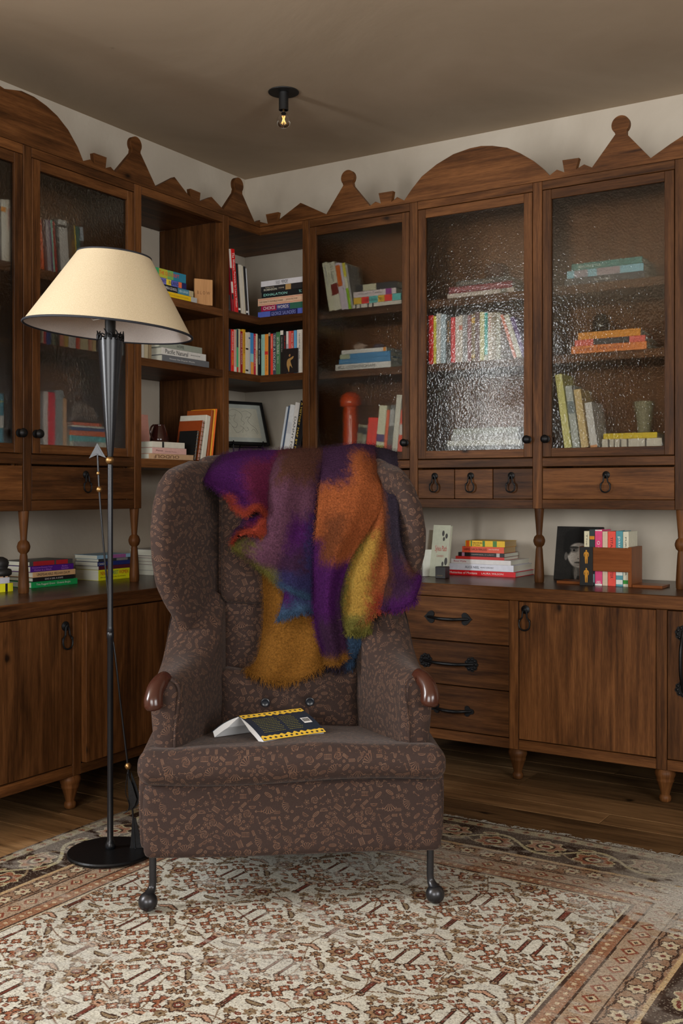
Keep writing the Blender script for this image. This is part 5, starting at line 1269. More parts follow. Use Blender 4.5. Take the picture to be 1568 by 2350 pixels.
    for q_, (off, sg) in enumerate(((.09, 1), (.27, -1))):
        p = (s-off+.18) % .36-.18; d = em+sg*.020; R = np.hypot(p/1.25, d); A = np.arctan2(d, p); pet = .046*(1+.16*np.cos(7*A)); put(k & (R < pet+.006), c_(176, 166, 130)); put(k & (R < pet), rust if q_ else c_(150, 110, 88)); put(k & (R < .028), dark); put(k & (R < .021), c_(182, 172, 140)); put(k & (R < .012), brick)
    for q_ in range(4):
        off = .045+.09*q_; p = (s-off+.18) % .36-.18; d = em-(.05 if q_ % 2 else -.055); put(k & ((p/.030)**2+((d+.25*p)/.014)**2 < 1), c_(168, 156, 118)); put(k & ((p/.020)**2+((d+.25*p)/.006)**2 < 1), brick)
    band(.25, .258, dark); band(.258, .272, c_(178, 150, 110))
    band(.272, .352, c_(138, 106, 82)); k = (e >= .272) & (e < .352); 
    p = s % .075-.0375; d = e-.312; R = np.hypot(p, d); A = np.arctan2(d, p); pet = .022*(1+.2*np.cos(6*A)); put(k & (R < pet+.005), dark); put(k & (R < pet), c_(186, 170, 140)); put(k & (R < .008), brick)
    put(k & (np.abs(np.abs(d)-.030-.004*np.sin(s*84)) < .003), dark)
    band(.352, .358, dark); band(.358, .43, c_(154, 130, 106)); k = (e >= .358) & (e < .43); p = (s+.03) % .062-.031; d = e-.394; put(k & (np.abs(p)+np.abs(d) < .026), c_(120, 62, 44)); put(k & (np.abs(p)+np.abs(d) < .016), c_(186, 166, 132)); put(k & (np.abs(p)+np.abs(d) < .007), dark)
    band(.43, .436, dark); band(.436, .478, c_(138, 94, 68)); k = (e >= .436) & (e < .478); p = s % .03-.015; put(k & (np.hypot(p, e-.457) < .007), c_(190, 168, 134)); band(.478, .487, dark); band(.487, .495, c_(182, 168, 140))
    # ---- age: bare, bleached patches and knots missing at random
    n1 = vnoise(h, w, 7, 6, 21)*.40+vnoise(h, w, 24, 20, 22)*.25+vnoise(h, w, 150, 60, 23)*.35
    wear = np.maximum(sstep(.50, .66, n1)*.55, B*sstep(.15, .6, X)*(.03+.28*sstep(.46, .66, vnoise(h, w, 40, 36, 31)))); right = sstep(1.35, 2.1, X)*sstep(1.35, .3, Y); wear = np.maximum(wear, right*sstep(.40, .56, n1)*.88)
    put(wear, c_(182, 180, 172))
    kn = rng.random((h, w)); put(kn > .90, c_(176, 170, 152), .5); put(kn < .06, dark, .35)
    img *= (1.02*(.90+.2*rng.random((h, w))))[..., None]
    img = np.repeat(np.repeat(img, 3, 0), 3, 1)
    hh, ww = img.shape[:2]; yy = np.arange(hh)[:, None]; xx = np.arange(ww)[None, :]
    img *= (.93+.07*np.sin((yy*2*math.pi/3)+.0*xx)*1.0*(.6+.4*np.sin(xx*2*math.pi/3)))[..., None]
    return np.clip(img, 0, 1), W, H
ri, RW, RH = rug_img()
m, nt, ns, L, bs = newmat('worn_wool_rug'); ti = nd(ns, 'ShaderNodeTexImage'); ti.image = np_image('rug_weave', ri); uvn = nd(ns, 'ShaderNodeUVMap'); L.new(uvn.outputs[0], ti.inputs[0])
L.new(ti.outputs[0], bs.inputs['Base Color']); bs.inputs['Roughness'].default_value = .92; bs.inputs['Specular IOR Level'].default_value = .1
wv = nd(ns, 'ShaderNodeTexWave', ins={'Scale': 1.0}); mp = nd(ns, 'ShaderNodeMapping'); mp.inputs['Scale'].default_value = (60, 560, 1); mp.inputs['Rotation'].default_value = (0, 0, .5); L.new(uvn.outputs[0], mp.inputs[0]); nzz = nd(ns, 'ShaderNodeTexNoise', ins={'Scale': 1.0, 'Detail': 3.0}); L.new(mp.outputs[0], nzz.inputs['Vector'])
bp = nd(ns, 'ShaderNodeBump', ins={'Strength': .5, 'Distance': .003}); L.new(nzz.outputs['Fac'], bp.inputs['Height']); L.new(bp.outputs[0], bs.inputs['Normal']); M_RUG = m
RUG = thing('rug', 'worn cream and rust patterned wool rug under the armchair', 'rug', (.905, -1.33, 0))
nx, ny = 60, 74; G = []; b = MB()
for j in range(ny+1):
    row = []
    for i in range(nx+1):
        x, y = RW*i/nx, RH*j/ny; wob = .010*math.sin(x*5)+.006*math.sin(x*17+1) if j == 0 else 0
        xw = .006*math.sin(y*6) if i == 0 else 0
        row.append((x+xw, -y+wob, .0075+.0012*math.sin(x*9+y*4)*math.sin(y*11)))
    G.append(row)
vs = [p for r in G for p in r]; fs = []; uvs = []
for j in range(ny):
    for i in range(nx):
        a = j*(nx+1)+i; fs.append([a, a+nx+1, a+nx+2, a+1]); uvs.append([(k % (nx+1)/nx, 1-(k//(nx+1))/ny) for k in fs[-1]])
# turned-down edges
edge = [j*(nx+1) for j in range(ny+1)] + [ny*(nx+1)+i for i in range(1, nx+1)] + [j*(nx+1)+nx for j in range(ny-1, -1, -1)] + [i for i in range(nx-1, 0, -1)]
n0 = len(vs); vs += [(vs[k][0], vs[k][1], .0004) for k in edge]; ne = len(edge)
for q in range(ne):
    a, c = edge[q], edge[(q+1) % ne]; fs.append([a, n0+q, n0+(q+1) % ne, c]); ua = (a % (nx+1)/nx, 1-(a//(nx+1))/ny); ub = (c % (nx+1)/nx, 1-(c//(nx+1))/ny); uvs.append([ua, ua, ub, ub])
b.add(vs, fs, uvs); b.build('pile', M_RUG, RUG, smooth=True, angle=.6)
b = MB()
for k in range(900):
    x = random.uniform(0, RW); Ln = random.uniform(.006, .030) if random.random() < .75 else random.uniform(.03, .05); a = random.gauss(0, .5); y0 = .010*math.sin(x*5)+.006*math.sin(x*17+1)-.004
    p = [(x, y0, .006), (x+Ln*.5*math.sin(a), y0+Ln*.5, .008), (x+Ln*math.sin(a*1.6), y0+Ln*.95, .002)]; b.tube(p, [.0011, .0010, .0005], 3)
o = b.build('fringe', plain('wool_fringe', (.42, .40, .34), .9), RUG); o['kind'] = 'stuff'

# ================================================================ floor lamp
lampx, lampy = 1.207, -2.33
LP = thing('floor_lamp', 'black steel floor lamp with cream conical shade and an arrow on its pole', 'lamp', (lampx, lampy, .0085), TH)
S = .001484; zz_ = lambda py: CZ+(YH-py)*S-.0085; xx_ = lambda px: (px-253)*S
b = MB(); b.lathe([(.02, 0), (.135, 0), (.143, .003), (.145, .010), (.142, .015), (.10, .017), (.05, .019), (.02, .021), (.001, .021)], 48); b.build('base', M_IRON, LP, smooth=True, angle=.7)
b = MB(); b.lathe([(.012, .018), (.017, .024), (.018, .032), (.014, .042), (.0105, .050), (.0100, .3), (.0100, zz_(1466)), (.0120, zz_(1464)), (.0122, zz_(1452)), (.0105, zz_(1450)), (.0118, zz_(1448)), (.0105, zz_(1440)), (.0100, zz_(1436)), (.0092, zz_(1300)), (.0092, zz_(1066))], 20); b.build('pole', M_STEEL, LP, smooth=True, angle=.6)
b = MB(); b.lathe([(.001, -.0145), (.008, -.012), (.013, -.006), (.0145, 0), (.013, .006), (.008, .012), (.001, .0145)], 20, M=Matrix.Translation((-.002, 0, zz_(1056)))); b.build('gilt_ball', M_GOLD, LP, smooth=True)
b = MB(); zt, zb = zz_(778), zz_(1048); pr_ = [(.0090+(.0425-.0090)*(t**.85), zb+(zt-zb)*t) for t in np.linspace(0, 1, 14)]
b.lathe(pr_ + [(.039, zt-.002), (.030, zt-.05)], 32, cap=False); b.build('cone', M_STEEL, LP, smooth=True, angle=1.0)
b = MB()                                 # jagged iron crown
for k in range(14):
    a = 2*math.pi*k/14; h_ = [.026, .016, .030, .020][k % 4]
    c0, s0 = math.cos(a), math.sin(a); r0 = .0425
    P = catmull([(r0*c0, r0*s0, zt-.006), (r0*1.02*math.cos(a+.12), r0*1.02*math.sin(a+.12), zt+h_*.5), (r0*1.05*math.cos(a-.05), r0*1.05*math.sin(a-.05), zt+h_)], 8); b.tube(P, [.0055, .0052, .0045, .004, .0034, .0028, .002, .001], 6)
    a2 = a+math.pi/14; P = [(r0*math.cos(a2-.2), r0*math.sin(a2-.2), zt+.011), (r0*1.02*math.cos(a2), r0*1.02*math.sin(a2), zt+.014), (r0*math.cos(a2+.2), r0*math.sin(a2+.2), zt+.009)]; b.tube(P, .0024, 5)
b.build('crown', M_IRON, LP, smooth=True)
b = MB(); b.lathe([(.012, zt-.05), (.012, zt), (.0175, zt+.004), (.0185, zz_(740)), (.0185, zz_(728)), (.014, zz_(722)), (.014, zz_(700))], 20); b.build('socket', M_BLACK, LP, smooth=True, angle=.6)
MS = Matrix.Translation((-.006, 0, zz_(760))) @ Matrix.Rotation(.078, 4, 'Y')
hS, rB, rT = .258, .283, .123
def shade_mat():
    m, nt, ns, L, b = newmat('linen_shade'); tc = nd(ns, 'ShaderNodeTexCoord'); mp = nd(ns, 'ShaderNodeMapping'); mp.inputs['Scale'].default_value = (1, 1, 1); L.new(tc.outputs['Object'], mp.inputs[0])
    nz = nd(ns, 'ShaderNodeTexNoise', ins={'Scale': 420.0, 'Detail': 2.0}); L.new(mp.outputs[0], nz.inputs['Vector']); cr = ramp(ns, [(.3, (.48, .39, .25)), (.7, (.60, .50, .34))]); L.new(nz.outputs['Fac'], cr.inputs[0]); L.new(cr.outputs[0], b.inputs['Base Color']); b.inputs['Roughness'].default_value = .9
    bp = nd(ns, 'ShaderNodeBump', ins={'Strength': .25, 'Distance': .001}); L.new(nz.outputs['Fac'], bp.inputs['Height']); L.new(bp.outputs[0], b.inputs['Normal']); return m
M_SHADE = shade_mat(); M_LINING = plain('shade_lining', (.66, .60, .56), .85); M_TRIM = plain('navy_trim', (.012, .014, .022), .7)
b = MB(); b.lathe([(rB, 0), (rT, hS)], 72, M=MS, cap=False); sh = b.build('shade', M_SHADE, LP, smooth=True)
b = MB(); b.lathe([(rT-.002, hS), (rB-.002, 0)], 72, M=MS, cap=False); b.build('lining', M_LINING, sh, smooth=True)
b = MB()
for r_, z_ in ((rB, .002), (rT, hS-.002)):
    b.tube([MS @ Vector((r_*math.cos(a), r_*math.sin(a), z_)) for a in np.linspace(0, 2*math.pi, 72, endpoint=False)], .0042, 6, closed=True)
b.build('trim', M_TRIM, sh, smooth=True)
b = MB(); zc = zz_(729); b.lathe([(.018, zc-.001), (.034, zc-.001), (.034, zc+.002), (.018, zc+.002)], 24, cap=False)
for k in range(3):
    a = 2*math.pi*k/3+2.6; p1 = MS @ Vector((rT*math.cos(a), rT*math.sin(a), hS-.006)); b.tube([(.03*math.cos(a), .03*math.sin(a), zc), (.08*math.cos(a), .08*math.sin(a), zc-.002), (.092*math.cos(a), .092*math.sin(a), zc+.012), tuple(p1)], .0016, 6)
b.build('shade_carrier', plain('white_enamel', (.7, .68, .62), .4), LP, smooth=True, angle=.8)
# arrow crossing the pole
A_ = [(224, 1030, -.004), (228, 1125, -.002), (235, 1230, .004), (243, 1330, .012), (252, 1440, .016), (262, 1505, .014), (275, 1617, .012), (290, 1745, .012), (296, 1800, .012), (304, 1880, .012), (309, 1960, .010), (311, 1975, .010)]
P = catmull([(xx_(a), c, zz_(py)) for a, py, c in A_], 60); P = [(x, y, max(z, .016)) for x, y, z in P]
b = MB(); b.tube(P, .0034, 8); ar = b.build('arrow', M_STEEL, LP, smooth=True)
b = MB(); hd = [(xx_(a), zz_(c)) for a, c in [(224, 1017), (205, 1052), (216, 1047), (223, 1044), (231, 1046), (244, 1051)]]; b.prism(hd, -.006, -.002); b.prism([(p[0]*.6+xx_(224)*.4, p[1]*.6+zz_(1036)*.4) for p in hd], -.0075, -.0005); b.build('arrowhead', M_STEEL, ar)
for px, py, r_ in ((226, 1086, .0068), (228, 1123, .0108), (292, 1760, .0118)):
    b = MB(); b.lathe([(.001, -r_), (.6*r_, -.8*r_), (r_, 0), (.6*r_, .8*r_), (.001, r_)], 14, M=Matrix.Translation((xx_(px), P[min(59, int((py-1030)/16))][1], zz_(py)))); b.build('gilt_bead', M_GOLD, ar, smooth=True)
for dx, dy in ((0, .004), (6, .02)):
    b = MB(); f = [(xx_(a+dx), zz_(c)) for a, c in [(292, 1775), (295, 1860), (301, 1858), (308, 1850), (313, 1835), (304, 1805)]]; b.prism(f, dy, dy+.003); b.build('fletching', M_IRON, ar)
b = MB(); f = [(xx_(a), max(zz_(c), .018)) for a, c in [(302, 1880), (298, 1940), (296, 1978), (322, 1982), (326, 1950), (318, 1915), (310, 1880)]]; b.prism(f, .010, .016); b.build('fletching', M_IRON, ar)
b = MB(); b.tube(catmull([(xx_(a), .0, zz_(c)) for a, c in [(293, 1770), (288, 1815), (296, 1845), (293, 1860), (283, 1867)]], 20), .0016, 6); b.build('curled_wire', M_IRON, ar, smooth=True)

# ================================================================ ceiling light
CLt = thing('ceiling_light', 'small black ceiling light with one bare filament bulb', 'lamp', (.987, -1.000, ZC))
b = MB(); b.lathe([(.001, -.0045), (.070, -.0045), (.071, -.002), (.070, 0), (.001, 0)], 40); b.build('canopy', M_BLACK, CLt, smooth=True, angle=.6)
b = MB(); b.lathe([(.022, -.004), (.022, -.080), (.0225, -.084), (.0195, -.085), (.019, -.07), (.001, -.068)], 28, cap=False); b.build('socket', M_BLACK, CLt, smooth=True, angle=.6)
b = MB(); b.lathe([(.011, -.074), (.013, -.090), (.020, -.105), (.029, -.118), (.0330, -.133), (.0325, -.142), (.027, -.155), (.015, -.1635), (.001, -.1655)], 32, cap=False); bulb = b.build('bulb', M_CLEAR, CLt, smooth=True)
m, nt, ns, L, bs = newmat('glowing_filament'); bs.inputs['Base Color'].default_value = (.8, .4, .1, 1); bs.inputs['Emission Color'].default_value = (1, .50, .16, 1); bs.inputs['Emission Strength'].default_value = 1.6; M_FIL = m
b = MB()
for k in range(6):
    a = k*math.pi/3+.3; b.tube([(.011*math.cos(a), .011*math.sin(a), -.104), (.011*math.cos(a+2.4), .011*math.sin(a+2.4), -.146)], .0012, 6)
b.build('filament', M_FIL, bulb)
b = MB(); b.lathe([(.006, -.074), (.006, -.098), (.003, -.104), (.0015, -.130), (.001, -.131)], 12); b.build('glass_stem', plain('brass_cap', (.35, .20, .08), .3, .8), bulb, smooth=True)

# ================================================================ wing armchair
CHX, CHY, CHA = 1.9975, -2.3777, 0.630
def loc(px, py, yl):                     # armchair coordinates of the point y = yl behind a pixel
    d = ray(px); ca, sa = math.cos(CHA), math.sin(CHA); ox, oy = CX-CHX, CY-CHY
    lox, loy = ca*ox+sa*oy, -sa*ox+ca*oy; ldx, ldy = ca*d[0]+sa*d[1], -sa*d[0]+ca*d[1]
    k = (yl-loy)/ldy; return (lox+k*ldx, yl, CZ+(YH-py)*k/CAMF)
def motif_img(N=1080, tile=.36):
    px = tile/N; Mk = np.zeros((N, N), np.float32); rr = random.Random(5)
    def splat(cx, cy, rad, fn, rot, amp):
        n = int(rad/px)+3; ix, iy = int(cx/px), int(cy/px); g = np.arange(-n, n+1)*px; U, V = np.meshgrid(g, g)
        c, s = math.cos(rot), math.sin(rot); u, v = U*c+V*s, -U*s+V*c; m_ = fn(u, v).astype(np.float32)*amp
        yi = (np.arange(iy-n, iy+n+1)) % N; xi = (np.arange(ix-n, ix+n+1)) % N; sub = Mk[np.ix_(yi, xi)]; Mk[np.ix_(yi, xi)] = np.maximum(sub, m_)
    Ln = .00075
    line = lambda d, w=Ln: np.clip(1.3-np.abs(d)/w, 0, 1)
    def shell(R):
        def f(u, v):
            r = np.hypot(u, v+R*.55); a = np.arctan2(u, v+R*.55); edge = R*1.5*(1-.05*np.cos(a*18)); inside = (np.abs(a) < 1.0) & (r < edge) & (r > R*.30)
            return np.clip(1.2-np.abs(np.sin(a*9))/.55, 0, 1)*inside + line(r-edge)*(np.abs(a) < 1.0)
        return f
    def rose(R):
        def f(u, v):
            r = np.hypot(u, v); a = np.arctan2(v, u); q = np.sin(a*3+r/R*7.5); return np.clip(line(((r*1000*1.0+a*.45) % 2.6-1.3)/1000, .0006)*(r < R), 0, 1)*(q > -.55) + line(r-R*(1+.07*np.cos(5*a)))*(q > -.8)
        return f
    def ring(R): return lambda u, v: line(np.hypot(u, v)-R, .0008) + (np.hypot(u, v) < R*.3)
    def comb(R):
        def f(u, v): ins = (np.abs(u) < R) & (np.abs(v) < R*.62); return ins*np.clip(1.1-np.abs(np.sin(u*math.pi/.0026))/.6, 0, 1)*(np.abs(v) < R*.5) + ins*line(np.abs(v)-R*.56)
        return f
    def leaf(R):
        def f(u, v): w = R*.36*np.sqrt(np.clip(1-(u/R)**2, 0, 1)); return line(np.abs(v)-w)*(np.abs(u) < R) + line(v)*(np.abs(u) < R*.9) + (np.abs(v) < w)*np.clip(1-np.abs(np.sin((u-np.abs(v))*math.pi/.003))/.4, 0, 1)*.9
        return f
    def arrow(R):
        def f(u, v): return line(v, .0007)*(np.abs(u) < R) + line(np.abs(v)-(R-u)*.55)*(u > R*.55)*(u < R) + line(np.abs(v)-(u+R)*.5-.001)*(u < -R*.55)*(u > -R)
        return f
    def worm(R):
        def f(u, v): return line(v-R*.28*np.sin(u/R*4.2), .0008)*(np.abs(u) < R)
        return f
    def sprig(R):
        def f(u, v):
            o = line(v)*(np.abs(u) < R)
            for k in range(-2, 3):
                for s_ in (1, -1): o = o + (np.hypot(u-k*R*.38-.001, v-s_*R*.32) < .0013)
            return np.clip(o, 0, 1)
        return f
    def daisy(R): return lambda u, v: np.clip(line(np.hypot(u, v)-R*(.75+.25*np.cos(5*np.arctan2(v, u)))) + (np.hypot(u, v) < R*.28), 0, 1)
    def hat(R): return lambda u, v: line(np.hypot(u, v*1.4)-R)*(v > -R*.2) + line(v+R*.15)*(np.abs(u) < R*1.2) + line(np.hypot(u, v*1.4)-R*.6)*(v > 0)
    pts = []
    def free(x, y, r):
        for a, b_, q in pts:
            dx, dy = abs(a-x), abs(b_-y); dx, dy = min(dx, tile-dx), min(dy, tile-dy)
            if math.hypot(dx, dy) < (r+q)*1.04: return False
        return True
    plan = [(shell, .0165, 13), (rose, .0105, 20), (comb, .0110, 13), (leaf, .0125, 18), (arrow, .0115, 20), (hat, .0095, 14), (daisy, .0075, 34), (sprig, .0095, 24), (worm, .0080, 50), (ring, .0036, 80)]
    for fn, R, cnt in plan:
        for _ in range(cnt):
            for tr in range(60):
                x, y = rr.uniform(0, tile), rr.uniform(0, tile)
                if free(x, y, R):
                    pts.append((x, y, R)); sc = rr.uniform(.88, 1.08); splat(x, y, R*2.1, fn(R*sc), rr.choice([0, .6, -.6, 1.2, 3.1, 2.4, rr.uniform(0, 6)]), rr.uniform(.7, 1.0)); break
    return np.repeat(np.clip(Mk, 0, 1)[..., None], 3, 2)
m, nt, ns, L, bs = newmat('printed_upholstery'); tc = nd(ns, 'ShaderNodeTexCoord'); mp = nd(ns, 'ShaderNodeMapping'); mp.inputs['Scale'].default_value = (1/.36,)*3
ti = nd(ns, 'ShaderNodeTexImage', projection='BOX', projection_blend=.04); ti.image = np_image('upholstery_motifs', motif_img()); ti.image.colorspace_settings.name = 'Non-Color'
L.new(tc.outputs['Object'], mp.inputs[0]); L.new(mp.outputs[0], ti.inputs[0])
nb = nd(ns, 'ShaderNodeTexNoise', ins={'Scale': 900.0, 'Detail': 2.0}); L.new(tc.outputs['Object'], nb.inputs['Vector']); nc = nd(ns, 'ShaderNodeTexNoise', ins={'Scale': 55.0, 'Detail': 3.0}); L.new(tc.outputs['Object'], nc.inputs['Vector'])
cr = ramp(ns, [(.3, (.026, .0155, .0125)), (.7, (.045, .0270, .0222))]); L.new(nb.outputs['Fac'], cr.inputs[0])
cm = ramp(ns, [(.35, (.145, .070, .040)), (.65, (.195, .110, .070))]); L.new(nc.outputs['Fac'], cm.inputs[0])
f_ = nd(ns, 'ShaderNodeMath', operation='MULTIPLY', ins={1: .95}); L.new(ti.outputs[0], f_.inputs[0])
mx = nd(ns, 'ShaderNodeMixRGB'); L.new(f_.outputs[0], mx.inputs[0]); L.new(cr.outputs[0], mx.inputs[1]); L.new(cm.outputs[0], mx.inputs[2]); L.new(mx.outputs[0], bs.inputs['Base Color'])
bs.inputs['Roughness'].default_value = .85; bs.inputs['Specular IOR Level'].default_value = .2; bs.inputs['Sheen Weight'].default_value = .09; bs.inputs['Sheen Roughness'].default_value = .45; bs.inputs['Sheen Tint'].default_value = (.8, .7, .65, 1)
bp = nd(ns, 'ShaderNodeBump', ins={'Strength': .25, 'Distance': .0012}); L.new(nb.outputs['Fac'], bp.inputs['Height']); L.new(bp.outputs[0], bs.inputs['Normal']); M_FAB = m

CH = thing('wing_armchair', 'brown patterned wing armchair on ball feet in the middle of the rug', 'armchair', (CHX, CHY, 0), CHA)
def rbox(x0, x1, y0, y1, z0, z1, r, n=(24, 16, 10), deform=None):
    """soft-edged cushion: a rounded box on a fine grid, then bent by deform(points)"""
    c = np.array([(x0+x1)/2, (y0+y1)/2, (z0+z1)/2]); hs = np.array([(x1-x0)/2, (y1-y0)/2, (z1-z0)/2]); r = min(r, hs.min()*.98)
    b = MB()
    for ax in range(3):
        a, e = (ax+1) % 3, (ax+2) % 3; na, ne_ = n[a], n[e]
        # denser near the rounded rims
        def steps(k, h): 
            t = np.linspace(-1, 1, k+1); return np.sign(t)*h*(1-(1-np.abs(t))**1.5)
        ta, te = steps(na, hs[a]), steps(ne_, hs[e])
        for sg in (-1, 1):
            G = []
            for q in te:
                row = []
                for p in ta:
                    v = np.zeros(3); v[ax] = sg*hs[ax]; v[a] = p; v[e] = q; inner = np.clip(v, -(hs-r), hs-r); d = v-inner; L_ = np.linalg.norm(d); row.append(c+inner+(d/L_*r if L_ > 1e-9 else 0))
                G.append(row)
            b.grid(G, flip=(sg < 0))
    V = np.array(b.v)
    if deform is not None: V = deform(V.copy())
    b.v = [tuple(p) for p in V]
    return b
def weld(o):
    import bmesh
    bm = bmesh.new(); bm.from_mesh(o.data); bmesh.ops.remove_doubles(bm, verts=bm.verts, dist=1e-5); bm.normal_update(); bm.to_mesh(o.data); bm.free(); o.data.polygons.foreach_set('use_smooth', [True]*len(o.data.polygons)); return o
# seat rail
def d_(V):
    V[:, 1] -= .006*np.cos(V[:, 0]/.45*1.57)*(V[:, 1] < .05); V[:, 0] *= 1+.012*np.sin((V[:, 2]-.165)/.22*3.14); V[:, 2] += .003*np.sin(V[:, 0]*6); return V
weld(rbox(-.440, .444, -.008, .70, .165, .383, .022, (30, 20, 12), d_).build('seat_rail', M_FAB, CH))
for s in (-1, 1):
    def d_(V):
        V[:, 0] += s*.006*np.sin((V[:, 2]-.18)/.3*3.14); return V
    weld(rbox(s*.40-.052, s*.40+.052, .016, .68, .182, .470, .02, (8, 18, 14), d_).build('side_panel', M_FAB, CH))
# seat cushion, T-shaped, sloping back
def d_(V):
    x, y, z = V[:, 0].copy(), V[:, 1].copy(), V[:, 2].copy(); zm = (z-.381)/.105
    k = 1-.235*sstep(.055, .085, y)-.18*sstep(.10, .5, y); V[:, 0] = x*k
    crown = np.clip(1-(x/.46)**2, 0, 1)*np.clip(1-((y-.22)/.34)**2, 0, 1)
    V[:, 2] = z - .10*np.clip(y, 0, 1) + zm.clip(0, 1)*(.005*crown+.002*np.clip(1-(x/.36)**2, 0, 1)) + .003*np.sin(x*9+1)*zm.clip(0, 1) + zm.clip(0, 1)*.002*np.sin(x*21)*np.exp(-((y+.0)/.08)**2) - (1-zm.clip(0, 1))*.006*np.sin((x+.45)*7)*(y < .06) 
    V[:, 1] = y - .012*np.sin(np.clip(zm, 0, 1)*3.14)*(y < .1) + .006*np.sin(x*8)*(y < .1)
    return V
weld(rbox(-.457, .456, -.036, .60, .381, .488, .044, (60, 44, 12), d_).build('seat_cushion', M_FAB, CH))
# arms
def arm(s):
    b = MB(); rows = []; ys = [.036, .040, .050, .066, .09, .14, .20, .27, .34, .40, .46, .52, .58, .64]
    for i, y in enumerate(ys):
        xo = interp([(.03, .424), (.1, .430), (.3, .428), (.64, .405)], y); xi = interp([(.03, .338), (.1, .325), (.3, .275), (.5, .232), (.64, .225)], y)
        zt = interp([(.03, .683), (.1, .692), (.25, .700), (.36, .722), (.44, .765), (.52, .83), (.64, .90)], y); sh = [.030, .016, .006, 0][i] if i < 4 else 0
        xm, hw = (xo+xi)/2, (xo-xi)/2-sh; prof = []; rt = min(hw, .058)
        zb = .38
        out = [(xm+hw-.020, zb), (xm+hw-.014, .46), (xm+hw-.006, .54), (xm+hw, zt-sh-rt-.004)]
        for a in np.linspace(0, math.pi, 13)[1:-1]: out.append((xm+hw*math.cos(a)*(1 if a < 1.57 else 1), zt-sh-rt+rt*math.sin(a)))
        out += [(xm-hw, zt-sh-rt-.004), (xm-hw-.004, .56), (xm-hw, .48), (xm-hw, zb)]
        rows.append([(s*x, y, z) for x, z in out])
    # fine resampling along y
    A = np.array(rows); cols = [catmull(A[:, j], 46) for j in range(A.shape[1])]; G = [[tuple(cols[j][i]) for j in range(A.shape[1])] for i in range(46)]
    G2 = [[tuple(p) for p in catmull(np.array(r), 56)] for r in G]
    b.grid(G2, cap0=True, cap1=True, flip=(s < 0)); o = b.build('arm', M_FAB, CH, smooth=True, angle=1.2)
    # welt round the front
    w = [(s*x*1.0, .036, z) for _, (x, z) in enumerate([(.352, .470), (.350, .54), (.343, .60), (.338, .645), (.345, .672), (.362, .684)])]
    q = MB(); q.tube(catmull(w, 24), .0042, 8); q.build('welt', M_FAB, CH, smooth=True)
    k = MB(); P = catmull([(s*.384, .075, .681), (s*.396, .046, .674), (s*.407, .022, .657), (s*.411, .007, .634), (s*.410, .003, .617), (s*.408, .003, .600)], 26)
    R = np.interp(np.linspace(0, 1, 26), [0, .15, .4, .65, .85, .95, 1], [.023, .0245, .026, .0285, .0285, .022, .006]); k.tube([tuple(p) for p in P], list(R), 18); k.build('wooden_knob', W_KNOB, CH, smooth=True)
for s in (-1, 1): arm(s)
# wings
XO = {-1: [(.60, .418), (.64, .421), (.68, .405), (.753, .394), (.825, .398), (.861, .419), (.926, .446), (1.012, .460), (1.113, .465), (1.199, .459), (1.271, .445), (1.321, .419), (1.345, .385)],
       1: [(.60, .412), (.64, .405), (.68, .384), (.753, .372), (.817, .373), (.875, .399), (.963, .436), (1.036, .455), (1.109, .458), (1.197, .446), (1.27, .421), (1.336, .384), (1.36, .350)]}
YF = [(.60, .46), (.70, .455), (.78, .45), (.86, .405), (.95, .375), (1.08, .365), (1.18, .38), (1.26, .42), (1.31, .47), (1.345, .56)]
yb_ = lambda z: .60+.125*(z-.45)
def wing(s):
    b = MB(); G = []; ztop = 1.352 if s < 0 else 1.362
    zs = list(np.linspace(.60, ztop-.06, 34)) + [ztop-.06+.06*math.sin(t) for t in np.linspace(.15, 1.5, 9)]
    for z in zs:
        zq = min(z, ztop-.005); xo = interp(XO[s], zq); yf = interp(YF, zq); yb = yb_(z)+.05
        k = 1.0 if z < ztop-.06 else max(.06, math.sqrt(max(0, 1-((z-(ztop-.06))/.0605)**2)))
        t0, t1 = .040*k, .036*k               # half thickness at back and at the front roll
        Bp = np.array([.285, yb]); Fp = np.array([xo-.036, yf+.036+(1-k)*.05]); Mp = np.array([(.285+xo-.036)/2-.018, (yb+yf)/2+.02])
        C = [(1-u)**2*Bp+2*u*(1-u)*Mp+u*u*Fp for u in np.linspace(0, 1, 12)]
        ins, outs = [], []
        for i, p in enumerate(C):
            tg = C[min(i+1, 11)]-C[max(i-1, 0)]; tg /= np.linalg.norm(tg); nrm = np.array([tg[1], -tg[0]]); th = t0+(t1-t0)*i/11
            if nrm[0] > 0: nrm = -nrm
            ins.append(p+nrm*th); outs.append(p-nrm*th*1.0)
        tg = C[-1]-C[-2]; tg /= np.linalg.norm(tg); n0 = ins[-1]-C[-1]; cap = [C[-1]+n0*math.cos(a)+tg*t1*math.sin(a) for a in np.linspace(0, math.pi, 11)[1:-1]]
        loop = ins+cap+outs[::-1]; G.append([(s*p[0], p[1], z) for p in loop])
    b.grid(G, closed_u=True, cap1=True, flip=(s > 0)); return b.build('wing', M_FAB, CH, smooth=True, angle=1.3)
for s in (-1, 1): wing(s)
